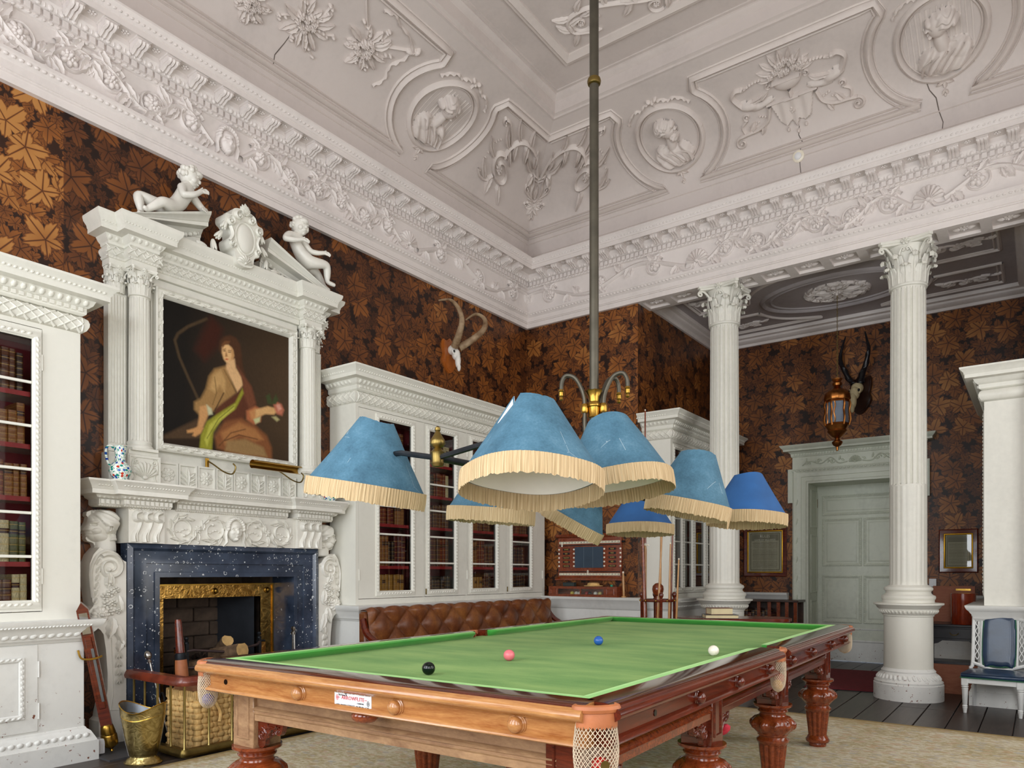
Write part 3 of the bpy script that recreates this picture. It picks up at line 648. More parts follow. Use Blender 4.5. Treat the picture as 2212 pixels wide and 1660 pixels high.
for k in range(14):
    a = 2 * PI * k / 14; ar.leaf(XC + .06 * cos(a), cy + .06 * sin(a), .2, .05, .035, a + .25, .5 * (1 if k % 2 else -1), 1); ar.leaf(XC + .3 * cos(a), cy + .22 * sin(a), .16, .035, .03, a + 1.0, .5, 1); ar.spiral(XC + .33 * cos(a), cy + .25 * sin(a), .04, 1.1, .01, .02, a0=a, dirn=(-1) ** k) if k % 2 else None
    ar.leaf(XC + .25 * cos(a), cy + .2 * sin(a), .14, .035, .03, a - .7, -.3, 1)
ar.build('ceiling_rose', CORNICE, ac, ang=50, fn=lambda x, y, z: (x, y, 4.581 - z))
for sx in (-1, 1):
    for sy in (-1, 1):
        q = Relief(); fx, fy = XC + sx * 1.08, cy + sy * .5
        x0, x1 = XC + sx * .98, XC + sx * 1.62; y0, y1 = cy + sy * .1, cy + sy * .82
        for o_ in (0, .045):
            P_ = [(x0 + sx * o_, y0 + sy * (o_ + .1)), (x1 - sx * o_, y0 + sy * (o_ + .1)), (x1 - sx * o_, y1 - sy * o_), (XC + sx * .35, y1 - sy * o_)]
            for i in range(3): q.rib([P_[i], P_[i + 1]], .02 if not o_ else .01, .022 if not o_ else .012)
            q.rib(spline([P_[3], (XC + sx * .72, cy + sy * (.62 - o_ * .3)), (XC + sx * .9, cy + sy * .42), P_[0]], 6), .02 if not o_ else .01, .022 if not o_ else .012)
        q.build('corner_panel_moulding', CORNICE, ac, fn=lambda x, y, z: (x, y, 4.581 - z))
        g = Relief(); g.flower(XC + sx * 1.28, cy + sy * .55, .06, .025, 7, 2)
        for dx in (-1, 1):
            g.spiral(XC + sx * 1.28 + dx * .17, cy + sy * .55 + .03 * dx, .055, 1.2, .012, .02, a0=1, dirn=dx); g.rib(spline([(XC + sx * 1.28, cy + sy * .55), (XC + sx * 1.28 + dx * .1, cy + sy * .55 - .06), (XC + sx * 1.28 + dx * .26, cy + sy * .55 - .02)], 5), .011, .018)
            for k in range(7): a = k * .85; g.leaf(XC + sx * 1.28 + dx * (.05 + .035 * k), cy + sy * .55 + .03 * sin(k * 2.1), .1, .026, .024, a, .5 * (-1) ** k, 1)
        g.build('corner_foliage', CORNICE, ac, ang=50, fn=lambda x, y, z: (x, y, 4.581 - z))
# ------------------------------------------------------------------ billiard table
def cloth(name, a, b, sheen=.6):
    k = NT(name); v = k.obj(); f = k.math('ADD', k.math('MULTIPLY', k.noise(k.mapped(v, (1.2, 3.2, 1)), 1.6, 4, .6), .8), k.math('MULTIPLY', k.noise(v, 300, 2), .2))
    k.b.inputs['Sheen Weight'].default_value = sheen; k.b.inputs['Sheen Roughness'].default_value = .45; k.b.inputs['Sheen Tint'].default_value = lin('#d8f0b0') + (1,)
    k.bump(k.noise(v, 500, 2), .1, .001); return k.done(k.ramp(f, [(.34, lin(a)), (.64, lin(b))]), .9)
BAIZE = cloth('faded_green_baize', '#477d30', '#7d9f52', .15); CUSHM = cloth('green_cushion_cloth', '#258a2e', '#4fa53f', .5)
LEATHER = plain('tan_leather', '#a8643c', .5, 0, .25, 10, .2, 80); NETM = plain('net_cord', '#c9b8a0', .8, 0, .15, 30)
TB = E('billiard_table', 'full-size billiard table with faded green baize and carved mahogany legs', 'billiard table', (-2.004, 3.647, 0), 1.667)
NX, NY = 1.005, 1.948
MB().box(-NX + .09, NX - .09, -NY + .09, NY - .09, .77, .815).build('bed_cloth', BAIZE, TB, ang=0)
RT = [(.026, .841), (.03, .8475), (.04, .8505), (.055, .8525), (.10, .8535), (.118, .8535), (.118, .835), (.03, .835)]
RP = [(.12, .726), (.032, .726), (.026, .731), (.028, .738), (.042, .746), (.047, .75), (.047, .79), (.034, .794), (.03, .8), (.018, .802), (.012, .8065), (.003, .811), (0, .819), (.003, .83), (.012, .838), (.026, .841), (.03, .847), (.04, .85), (.055, .852), (.10, .853), (.12, .853), (.12, .726)]
def rail(L, x0, x1, mat):       # along local x, outside face toward -y, ends at x0,x1
    m = MB(); n = len(RP); vs = [(x, y, z) for x in (x0, x1) for y, z in RP[:-1]]; n -= 1
    m.add(vs, [(i, i + n, (i + 1) % n + n, (i + 1) % n) for i in range(n)] + [tuple(range(n)), tuple(range(2 * n - 1, n - 1, -1))]); return m
def cushion(x0, x1):
    m = MB(); N = 44; vs = []; fs = []; e = .075
    for i in range(N + 1):
        t = i / N; t = .5 - .5 * cos(PI * t); x = x0 + (x1 - x0) * t; q = min(x - x0, x1 - x); dn = .07 if q >= e else .07 * math.sqrt(max(0, 1 - ((e - q) / e) ** 2)) + .001
        b = .10; vs += [(x, b, .815), (x, b, .852), (x, b + dn * .6, .853), (x, b + dn * .9, .851), (x, b + dn, .845), (x, b + dn * .97, .839), (x, b + dn * .55, .815)]
    for i in range(N):
        for j in range(6): fs.append((i * 7 + j, i * 7 + j + 1, i * 7 + j + 8, i * 7 + j + 7))
    return m.add(vs, fs)
RTOP = wood('dark_polished_rail_top', '#2a0c06', '#5c2412', (1.5, 14, 14), rough=.12, coat=.8)
PK = .085; MPK = .055
rails = [(0, -1, NY, NX - PK, -NX + PK, WALNUT2), (180, 1, NY, NX - PK, -NX + PK, MAHOG)]
def side(ang, half, x0, x1, mat):
    T = Matrix.Rotation(R(ang), 4, 'Z') @ Matrix.Translation((0, -half, 0)); return T
def put_rail(ang, half, x0, x1, mat):
    T = side(ang, half, 0, 0, 0); o = rail(0, x0, x1, mat).build('rail', mat, TB, ang=50); o.matrix_local = T
    q = MB(); n = len(RT); q.add([(x, y, z) for x in (x0 + .001, x1 - .001) for y, z in RT], [(i, i + n, (i + 1) % n + n, (i + 1) % n) for i in range(n)]); q = q.build('rail_top', RTOP, TB, ang=50); q.matrix_local = T
    c = cushion(x0 + .015, x1 - .015).build('cushion', CUSHM, TB, ang=50); c.matrix_local = T
put_rail(0, NY, -NX + PK, NX - PK, WALNUT2); put_rail(180, NY, -NX + PK, NX - PK, MAHOG)
for a in (90, -90):
    put_rail(a, NX, -NY + PK, -MPK, MAHOG); put_rail(a, NX, MPK, NY - PK, MAHOG)
# turned knobs
kn = MB(); kn.lathe([(.034, 0), (.034, .004), (.030, .006), (.030, .009), (.026, .011), (.0265, .016), (.025, .024), (.019, .031), (.009, .035), (.001, .036)], 18); KNOB = kn.mesh('knob', WALNUT2); KNOBD = kn.mesh('knob', MAHOG)
for x in (-.304, .191, .683): place(KNOB, 'knob', TB, (x, -NY + .047, .768), (R(90), 0, 0), (.95, .95, .95))
hole = MB(); hole.lathe([(.011, 0), (.011, .002)], 12); hole.build('key_hole', RUBBERBLK, TB, loc=(-.77, -NY + .0465, .77), rot=(R(90), 0, 0))
hole.build('key_hole', RUBBERBLK, TB, loc=(NX - .0465, -1.52, .77), rot=(R(90), 0, R(90)))
for y in (-1.144, -.676, -.212, .23, .708, 1.25, 1.68): place(KNOBD, 'knob', TB, (NX - .047, y, .768), (R(90), 0, R(90)), (.85, .85, .95))
kn2 = MB(); kn2.ball((0, 0, 0), (.05, .05, .03), 16, 8); kn2.build('drop_knob', MAHOGX, TB, loc=(.0, -NY + .085, .712))
# name plate
pl_ = MB().box(-.093, .093, -.003, 0, -.034, .034, .001).build('name_plate', WHITEPL, TB, loc=(-.022, -NY + .0475, .7705))
INK = plain('black_ink', '#15161a', .5); RED = plain('red_ink', '#c22f3a', .5); GREYI = plain('grey_ink', '#6b6f74', .5)
UP = (R(90), 0, 0)
lettering('Burroughes & Watts Ltd', .0175, INK, pl_, (0, -.0036, .0245), UP); lettering('The Home of', .008, INK, pl_, (-.05, -.0036, .0125), UP)
lettering('ARROWFLITE', .019, RED, pl_, (.002, -.0036, .0035), UP); lettering('CUSHIONS', .007, INK, pl_, (.04, -.0036, -.011), UP)
lettering('4/26 MARY STREET. DUBLIN, C.8.', .0115, INK, pl_, (0, -.0036, -.024), UP)
for sx, z in ((-1, .002), (1, -.008)):
    q = Relief(); q.ring(sx * .078, z, .0055, .009, .0012, .0006, 16); q.ring(sx * .078, z, .0022, .004, .0012, .0006, 12); q.build('emblem', RED if sx < 0 else INK, pl_, fn=lambda x, y, h: (x, -.0031 - h, y))
for x_ in (-.0685, .067): MB().box(x_ - .006, x_ + .006, -.0037, -.0031, .0025, .0045).build('arrow', RED, pl_)
# carcass
CX_, CY_ = .855, 1.80
def panel(L, mat, name='frame_panel'):
    m = MB(); m.box(-L / 2, L / 2, 0, .03, .60, .728); m.box(-L / 2, L / 2, -.012, 0, .60, .625)
    m.mold([(0, .625), (.012, .625), (.018, .632), (.012, .64), (.02, .646), (.014, .655), (0, .66)], -L / 2, L / 2, 0, .01, False, False); return m.build(name, mat, TB)
panel(2 * .76, WALNUT).matrix_local = Matrix.Translation((0, -CY_ + .012, 0)); panel(2 * .76, MAHOG).matrix_local = Matrix.Rotation(PI, 4, 'Z') @ Matrix.Translation((0, -CY_ + .012, 0))
LY = (-1.735, -.62, .53, 1.70); LX = .79
for a in (90, -90):
    s_ = 1 if a > 0 else -1
    for i in range(3):
        y0, y1 = LY[i] + .07, LY[i + 1] - .07; o = panel(y1 - y0, MAHOGX if i == 0 else MAHOG); o.matrix_local = Matrix.Translation((s_ * (CX_ - .012), (y0 + y1) / 2, 0)) @ Matrix.Rotation(R(a), 4, 'Z')
def turned():
    m = MB()
    def fl_(r_, z, t):
        if .085 < z < .255: return r_ * (1 - .13 * max(0, cos(12 * t)) ** .6)
        if .325 < z < .41: return r_ * (1 - .07 * abs(cos(5 * t)) ** 3)
        return r_
    pr_ = [(.052, 0), (.056, .012), (.058, .03), (.056, .034), (.073, .04), (.078, .05), (.078, .06), (.07, .068), (.066, .08), (.060, .088), (.061, .1), (.066, .15), (.072, .2), (.076, .24), (.077, .252), (.082, .258), (.084, .266), (.088, .27), (.088, .28), (.078, .288), (.074, .296), (.076, .302),
           (.083, .306), (.083, .312), (.098, .326), (.114, .342), (.122, .358), (.123, .372), (.116, .39), (.1, .405), (.086, .41), (.074, .415), (.07, .425), (.071, .432), (.08, .437), (.082, .443), (.078, .448), (.086, .456), (.098, .464), (.104, .47), (.104, .482)]
    m.lathe(pr_, 60, fl=fl_)
    for k in range(10): a = 2 * PI * (k + .5) / 10; m.ball((.109 * cos(a), .109 * sin(a), .366), (.020, .020, .026), 10, 7)
    return m
TL = turned(); LEGM = TL.mesh('leg', MAHOGX)
blk = MB(); blk.box(-.07, .07, -.07, .07, .48, .735, .003)
for k in range(4):
    T = Matrix.Rotation(k * PI / 2, 4, 'Z'); f_ = MB(); f_.frame([(0, 0), (.003, .006), (.009, .006), (.013, 0)], -.045, .045, .515, .745, -.07); blk.merge(f_, T)
BLW = blk.mesh('leg_block', WALNUT); BLD = blk.mesh('leg_block', MAHOG)
def bracket():
    m = MB(); ol = spline([(0, .0), (.15, .0), (.158, -.02), (.145, -.045), (.128, -.05), (.11, -.035), (.09, -.03), (.075, -.045), (.07, -.065), (.05, -.075), (.045, -.1), (.02, -.115), (-.001, -.095)], 4, True)
    m.prism(ol, -.012, .012); q = Relief()
    q.spiral(.028, -.055, .03, 1.6, .006, .007, a0=1.6, dirn=-1); q.spiral(.136, -.03, .017, 1.2, .004, .006, a0=1.2); q.spiral(.108, -.045, .013, 1.1, .004, .006, a0=0); q.spiral(.075, -.02, .012, 1.1, .003, .005, a0=2)
    q.rib(spline([(.05, -.03), (.08, -.02), (.11, -.022), (.125, -.012)], 5), .005, .006); q.rib(spline([(.05, -.075), (.07, -.05), (.09, -.035)], 4), .004, .006)
    for s_ in (-1, 1): m.merge(MB().add([(x, s_ * (.012 + z), y) for x, y, z in q.v], q.f))
    return m
BRW = bracket().mesh('bracket', MAHOG, 50)
for s_ in (-1, 1):
    for i, y in enumerate(LY):
        place(LEGM, 'leg', TB, (s_ * LX, y, 0), (0, 0, .2 * i)); o = place(BLW if (s_ < 0 and i == 0) else BLD, 'leg_block', TB, (s_ * LX, y, 0))
        for d in (-1, 1):
            if (i == 0 and d < 0) or (i == 3 and d > 0): continue
            place(BRW, 'bracket', TB, (s_ * (CX_ - .03), y + d * .07, .598), (0, 0, R(90) if d > 0 else R(-90)))
    for e in (-1, 1): place(BRW, 'bracket', TB, (s_ * (LX - .07), e * (CY_ - .03), .598), (0, 0, R(180) if s_ > 0 else 0))
# pockets
def pocket(x, y, ang, mid=False, ln=.2):
    p = sub('pocket', TB, (x, y, 0), (0, 0, R(ang)))     # local -y points out of the table
    r_ = .05 if not mid else .045; m = MB(); N = 18; th = R(105)
    arcp = [(r_ * 1.2 * sin(-th + 2 * th * i / N), .0 - r_ * .62 * cos(-th + 2 * th * i / N), 0) for i in range(N + 1)]
    m.tube([(a, b, .838) for a, b, c in arcp], [.013] * (N + 1), 8, flat=1.0)
    for i in range(N):
        pass
    m.build('pocket_leather', LEATHER, p)
    sk = MB(); vs = []; fs = []
    for i in range(N * 2 + 1):
        t = -th * .8 + 1.6 * th * i / (N * 2); c_ = (r_ * 1.22 * sin(t), -.0 - r_ * .7 * cos(t))
        vs += [(c_[0], c_[1], .832), (c_[0] * 1.01, c_[1] - .004, .806), (c_[0] * 1.01, c_[1] - .003, .792 - .008 * (i % 2) - .004 * random.random())]
    for i in range(N * 2):
        for j in range(2): fs.append((i * 3 + j, i * 3 + 3 + j, i * 3 + 4 + j, i * 3 + j + 1))
    sk.add(vs, fs); sk.build('pocket_skirt', LEATHER, p)
    nt = MB()
    def bag(t, s_):
        rr = r_ * (1.16 - .25 * s_ + .28 * math.sin(PI * s_)) * (math.sqrt(max(0, 1 - max(0, (s_ - .75) / .25) ** 2)) * .98 + .02); z = .80 - ln * s_
        return (rr * sin(t), .0 - rr * .6 * cos(t) , z)
    K = 28
    for d in (-1, 1):
        for k in range(K):
            nt.tube([bag(2 * PI * k / K + d * s_ / 14 * 2.6, s_ / 14) for s_ in range(15)], .0013, 4, cap=False)
    tag(nt.build('pocket_net', NETM, p), kind='stuff'); return p
CP = .072
pocket(NX - CP, -NY + CP, 45); pocket(-NX + CP, -NY + CP, -45, ln=.16); pocket(NX - CP, NY - CP, 135, ln=.15); pocket(-NX + CP, NY - CP, 225, ln=.15)
pocket(NX - .05, 0, 90, True, .17); pocket(-NX + .05, 0, -90, True)
tk = MB(); tk.lathe([(.012, 0), (.013, .001), (.013, .0025)], 16); tk.build('brass_disc', BRASSD, TB, loc=(NX - .0085, -NY + .003, .70), rot=(R(90), 0, R(45)))
# balls: on the baize and in the nets
BR = .02625
def ball(name, hexc, lx, ly, z, label, rough=.08, grp='snooker balls'):
    c, s_ = cos(R(1.667)), sin(R(1.667)); o = MB().ball((0, 0, BR), BR, 32, 20).build(name, plain(name + '_resin', hexc, rough, 0, .06, 12), None, ang=180)
    o.location = (-2.004 + c * lx - s_ * ly, 3.647 + s_ * lx + c * ly, z); return tag(o, label, 'ball', grp)
ball('black_ball', '#06100e', -.002, -1.518, .815, 'glossy black billiard ball on the green baize nearest the camera')
ball('pink_ball', '#e0717a', -.002, -.956, .815, 'pink billiard ball on the baize between black and blue balls')
ball('blue_ball', '#2f62b4', .0, -.078, .815, 'blue billiard ball in the middle of the green baize')
ball('white_ball', '#f2eadb', .708, -.229, .815, 'white cue ball on the baize near the right-hand cushion')
ball('blue_ball', '#2a3fae', -NX + .072, -NY + .072, .652, 'blue ball hanging in the net below the left corner pocket')
ball('red_ball', '#b3231e', NX - .05, .018, .672, 'red ball in the net under the right-hand middle pocket')
ball('yellow_ball', '#d69a1c', NX - .05, -.016, .642, 'yellow ball in the net under the right-hand middle pocket')
ball('red_ball', '#b3231e', NX - .062, -NY + .078, .648, 'red ball in the net of the corner pocket nearest the camera')
ball('blue_ball', '#24509c', NX - .078, -NY + .064, .608, 'dark blue ball in the net of the corner pocket nearest the camera')
# ------------------------------------------------------------------ billiard lamp
def shade_mat():
    k = NT('blue_shade_silk'); v = k.obj(); f = k.math('ADD', k.math('MULTIPLY', k.noise(v, 9, 4, .6), .7), k.math('MULTIPLY', k.noise(v, 120, 2), .3))
    col = k.ramp(f, [(.3, lin('#2f5468')), (.55, lin('#466f85')), (.75, lin('#608599'))])
    vo = k.node('TexVoronoi', None, dict(feature='DISTANCE_TO_EDGE'), Vector=k.mapped(v, (1, 1, 1)), Scale=4.5)
    tear = k.math('MULTIPLY', k.math('LESS_THAN', vo.outputs[0], .0035), k.math('GREATER_THAN', k.noise(v, 7, 2), .62)); col = k.mix(k.math('MULTIPLY', tear, .7), col, lin('#a9b9bf'))
    k.bump(k.noise(v, 300, 2), .1, .001); return k.done(col, .75)
SHADE = shade_mat(); SHADEIN = plain('white_shade_lining', '#ece6e2', .8, 0, .05, 8); SHADE2 = plain('bright_blue_shade_silk', '#24578f', .7, 0, .14, 8, .1, 200)
def fringe_mat():
    k = NT('gold_thread_fringe'); v = k.obj(); s = k.node('SeparateXYZ', None, Vector=v); an = k.math('ARCTAN2', s.outputs[1], s.outputs[0])
    w_ = k.node('CombineXYZ', X=k.math('MULTIPLY', an, 60.0), Y=k.math('MULTIPLY', s.outputs[2], 3.0)); f = k.noise(w_, 1.0, 3, .7)
    return k.done(k.ramp(f, [(.3, lin('#836c48')), (.5, lin('#b99f78')), (.7, lin('#d8c4a0'))]), .85)
FRINGE = fringe_mat()
POLEM = plain('grey_gas_pipe', '#544f44', .45, .7, .2, 10); LX0, LY0 = XC, YC
LP = E('billiard_lamp', 'tall brass and iron hanging lamp frame over the billiard table', 'lamp', (LX0, LY0, 0))
m = MB(); m.lathe([(.025, 1.7), (.025, 2.5), (.025, 6.36)], 14); m.build('pole', POLEM, LP)
m = MB(); m.lathe([(.025, 3.87), (.034, 3.875), (.038, 3.89), (.034, 3.905), (.025, 3.91)], 16); m.build('pole_ring', BRASSD, LP)
m = MB(); m.lathe([(.022, 2.06), (.034, 2.065), (.03, 2.075), (.03, 2.12), (.036, 2.125), (.036, 2.14), (.028, 2.15), (.03, 2.175), (.042, 2.205), (.046, 2.21)], 20, fl=lambda r_, z, t: r_ * (1 + (.12 * cos(7 * t) if z > 2.19 else 0))); m.build('collar', BRASS, LP)
NA, NB_ = (-1.86 - LX0, 2.07 - LY0, 1.66), (-1.92 - LX0, 4.45 - LY0, 1.66)      # the two finial junctions
m = MB(); m.tube([NA, (0, 0, 1.68), NB_], .014, 10); m.tube([(0, 0, 1.75), (0, 0, 1.66)], .03, 12); m.build('long_bar', IRON, LP)
for q in (NA, NB_):
    m = MB(); m.lathe([(.008, -.05), (.03, -.046), (.036, -.03), (.032, -.02), (.034, .02), (.038, .03), (.026, .042), (.02, .05), (.034, .06), (.042, .075), (.038, .095), (.022, .12), (.012, .14), (.016, .146), (.014, .16), (.004, .168)], 16, T=Tm(q, (0, 0, 0), .72)); m.build('finial', BRASSD, LP)
for sx, dy in ((-1, -.12), (1, -.02), (1, .1)):           # gas jets on swan necks
    a = {(-1, -.12): R(205), (1, -.02): R(25), (1, .1): R(70)}[(sx, dy)]; c_, s_ = cos(a), sin(a)
    P_ = spline([(0, 0, 1.72), (.03, 0, 1.85), (.05, 0, 2.0), (.05, 0, 2.12), (.06, 0, 2.2), (.1, 0, 2.28), (.15, 0, 2.3), (.175, 0, 2.27), (.18, 0, 2.22)], 5)
    m = MB(); m.tube([(c_ * x, s_ * x, z) for x, y, z in P_], .012, 8); m.build('swan_neck', POLEM, LP)
    m = MB(); m.lathe([(.005, 0), (.012, .005), (.009, .02), (.014, .025), (.013, .045), (.017, .05), (.013, .06)], 12, T=Tm((c_ * .18, s_ * .18, 2.165))); m.build('gas_tap', BRASS, LP); m = MB(); m.lathe([(.017, 2.09), (.022, 2.1), (.022, 2.13), (.017, 2.14)], 12, T=Tm((c_ * .05, s_ * .05, 0))); m.build('neck_ring', BRASS, LP)
SH = [  # x, y, z of fringe, roll (right side down), pitch (near side down), radius, top radius, height, label, variant
    (-1.42, 2.06, 1.555, 2, -9, .238, .075, .27, 'large faded blue fringed lampshade nearest the camera, torn at top', 0),
    (-2.25, 2.07, 1.575, 9, 4, .232, .07, .27, 'leftmost blue fringed lampshade, split down its side', 1),
    (-2.28, 2.95, 1.54, 4, 2, .225, .08, .24, 'blue lampshade half hidden behind and left of the largest shade', 0),
    (-2.28, 3.72, 1.56, 30, 10, .225, .08, .24, 'steeply tilted blue lampshade hanging lowest below the others', 0),
    (-2.30, 4.70, 1.555, 1, -2, .225, .08, .24, 'bright blue lampshade with greenish fringe behind the row', 2),
    (-1.42, 2.68, 1.605, -7, -6, .232, .085, .26, 'blue fringed lampshade just right of the largest one', 0),
    (-1.42, 3.44, 1.565, 11, 3, .207, .085, .255, 'blue lampshade with holes and torn fringe, second from right', 0),
    (-1.40, 4.27, 1.56, 3, -2, .215, .08, .24, 'bright blue fringed lampshade at the far right of the row', 2)]
VD, RD = Vector((-sin(R(36.088)), cos(R(36.088)), 0)), Vector((cos(R(36.088)), sin(R(36.088)), 0))
for i, (x, y, z, ro, pi_, rb, rt, hh, lab, var) in enumerate(SH):
    random.seed(i + 3)
    arm = MB(); base = Vector((x, y, z + .12)); n0 = Vector((NA if y < 3.2 else NB_)) + Vector((LX0, LY0, 0)); 
    if abs(y - n0.y) > .35: n0 = Vector((-1.89, y, 1.665))
    arm.tube([n0 - Vector((LX0, LY0, 0)), ((n0 + base) / 2 + Vector((0, 0, .02))) - Vector((LX0, LY0, 0)), base - Vector((LX0, LY0, 0))], .011, 8); arm.build('arm', IRON, LP)
    s_ = sub('lampshade', LP); s_.matrix_local = Matrix.Translation((x - LX0, y - LY0, z)) @ Matrix.Rotation(R(ro), 4, VD) @ Matrix.Rotation(R(pi_), 4, RD) @ Matrix.Rotation(R(40 * i + 20), 4, 'Z'); s_['label'] = lab
    N = 64; sq = lambda t, f: 1 + .035 * f * cos(4 * t + i)           # the card has sagged out of round
    def fn(r0, off, jag): return [(r0 + off, 0)]
    o_ = MB(); prof = [(rb, .0), (rb * .96 + rt * .04, .01), (rb * .5 + rt * .5, hh * .5), (rt, hh)]
    vs = []; fs = []; split = var == 1
    for k, (r_, zz) in enumerate(prof):
        for j in range(N):
            t = 2 * PI * j / N; rr = r_ * sq(t, 1 - zz / hh); jz = 0
            if k == 3: jz = .006 * math.sin(2 * t + i) + (-.03 if (i in (0, 6) and j in (40, 41, 42, 43)) else 0) + (.003 * random.random() if i in (0, 1, 6) else 0)
            vs.append((rr * cos(t), rr * sin(t), zz + jz))
    for k in range(3):
        for j in range(N):
            if split and j == 9: continue
            fs.append((k * N + j, k * N + (j + 1) % N, k * N + N + (j + 1) % N, k * N + N + j))
    o_.add(vs, fs); mt = SHADE2 if var == 2 else SHADE; o_.build('shade', mt, s_, ang=60)
    MB().add([(a * .975, b * .975, c - .001) for a, b, c in vs], [f[::-1] for f in fs]).build('lining', SHADEIN, s_, ang=60)
    fr = MB(); M_ = 220; vs = []; fs = []
    for j in range(M_):
        t = 2 * PI * j / M_; rr = rb * sq(t, 1) + .004 + .0022 * (j % 2) + random.uniform(0, .0015); L = .062 + random.uniform(-.004, .004)
        if i == 6 and 60 < j < 66: L *= 1.5
        vs += [(rr * cos(t), rr * sin(t), .008), (rr * cos(t) * 1.006, rr * sin(t) * 1.006, -.03), (rr * cos(t + .004), rr * sin(t + .004), -L)]
    for j in range(M_):
        if split and 30 < j < 33: continue
        for q in range(2): fs.append((j * 3 + q, j * 3 + q + 1, ((j + 1) % M_) * 3 + q + 1, ((j + 1) % M_) * 3 + q))
    fr.add(vs, fs); tag(fr.build('fringe', FRINGE, s_, ang=20), kind='stuff')
    h_ = MB(); h_.tube([(0, 0, hh * .62), (0, 0, hh * .4)], .018, 10)
    for a in range(3): t = a * 2 * PI / 3; h_.tube([(0, 0, hh * .6), (rt * 1.25 * cos(t), rt * 1.25 * sin(t), hh * .72)], .003, 5)
    h_.build('shade_carrier', BRASSD, s_)
# ------------------------------------------------------------------ Corinthian order
def acanthus(w, h, r0, n=12, curl=1.0):                 # one leaf standing on the bell, base at radius r0, facing +x
    m = MB(); path = spline([(r0, 0), (r0 * 1.03, h * .35), (r0 * 1.08, h * .68), (r0 * 1.2, h * .92), (r0 * (1.2 + .2 * curl), h * .99), (r0 * (1.2 + .34 * curl), h * .9), (r0 * (1.2 + .3 * curl), h * .8)], 4)
    N = len(path) - 1; U = 14
    def fn(u, v):
        i = min(N, int(round(v * N))); rr, z = path[i]; q = u * 2 - 1; lob = abs(math.sin(PI * (v * 3.6 + .15)))
        wd = w * (.74 + .3 * lob) * (1 if v < .68 else max(.3, 1 - (v - .68) * 2.1))
        rib = .14 * w * abs(math.cos(q * PI * 2.5)) ** .7 + (.10 * w if abs(q) < .1 else 0) - .30 * w * q * q
        return (rr + r0 * .07 + rib, q * wd, z - .10 * h * abs(q) * lob * (1 if v < .85 else 0))
    m.grid(fn, U, N); return m
def abacus(a, z0, z1, k=.17):
    m = MB(); ol = []
    for s_ in range(4):
        c_, q_ = cos(s_ * PI / 2), sin(s_ * PI / 2)
        for t in np.linspace(-.88, .88, 9): x, y = a * t, -a * (1 - k * (1 - (t / .88) ** 2)); ol.append((c_ * x - q_ * y, q_ * x + c_ * y))
    m.plate(ol, z0 + (z1 - z0) * .45, z1); m.plate([(x * .95, y * .95) for x, y in ol], z0, z0 + (z1 - z0) * .45); return m
def volute(r0, h, a, mat=None):                             # a corner volute in the x-z plane, springing at radius r0
    m = MB(); P_ = [(r0 * 1.02, h * .5), (r0 * 1.12, h * .68), (a * 1.02, h * .86), (a * 1.22, h * .87)]
    P_ = spline(P_, 5); cx, cz, rr = a * 1.22, h * .87 - .07 * h, .07 * h
    for i in range(1, 18): t = i / 17; an = PI / 2 - t * 2.4 * PI; P_.append((cx + rr * (1 - .75 * t) * cos(an), cz + rr * (1 - .75 * t) * sin(an)))
    m.tube([(x, 0, z) for x, z in P_], [.035 * h * (1 - .35 * i / len(P_)) for i in range(len(P_))], 6, flat=1.0)
    return m
def capital_parts(r, h, a):
    bell = MB().lathe([(r * .97, 0), (r * .98, h * .3), (r * 1.02, h * .6), (r * 1.16, h * .8), (r * 1.3, h * .88)], 24)
    lo, hi = acanthus(r * .325, h * .42, r * 1.0), acanthus(r * .325, h * .68, r * 1.0)
    ab = abacus(a, h * .885, h); vo = volute(r, h, a)
    fl = Relief(); fl.flower(0, 0, h * .10, h * .05, 6, 2)
    flo = MB().add([(x, -z, y) for x, y, z in fl.v], fl.f)
    hel = MB()                                              # inner helices meeting under the flower
    for q in (-1, 1):
        P_ = spline([(q * r * .42, -r * 1.05, h * .5), (q * r * .36, -r * 1.12, h * .68), (q * r * .2, -r * 1.2, h * .8), (q * r * .08, -r * 1.22, h * .78), (q * r * .12, -r * 1.2, h * .73), (q * r * .17, -r * 1.2, h * .76)], 4)
        hel.tube(P_, .022 * h, 5)
    cau = MB(); cau.tube([(r * 1.04, 0, h * .3), (r * 1.1, 0, h * .5)], [.025 * h, .035 * h], 6); cau.ball((r * 1.1, 0, h * .52), .04 * h, 8, 6)
    return bell, lo, hi, ab, vo, flo, hel, cau
def capital_joined(r, h, a):
    bell, lo, hi, ab, vo, flo, hel, cau = capital_parts(r, h, a); m = MB().merge(bell).merge(ab)
    for k in range(8):
        m.merge(lo, Matrix.Rotation(k * PI / 4, 4, 'Z')); m.merge(hi, Matrix.Rotation((k + .5) * PI / 4, 4, 'Z'))
    for k in range(4): m.merge(vo, Matrix.Rotation((k + .5) * PI / 2, 4, 'Z')); T = Matrix.Rotation(k * PI / 2, 4, 'Z'); m.merge(flo, T @ Matrix.Translation((0, -a * .84, h * .94))); m.merge(hel, T)
    return m
def flute(n, depth, ztop=9, zlow=-9):
    def f(r_, z, t):
        if not (zlow < z < ztop): return r_
        return r_ * (1 - depth * max(0, cos(n * t)) ** .45)
    return f
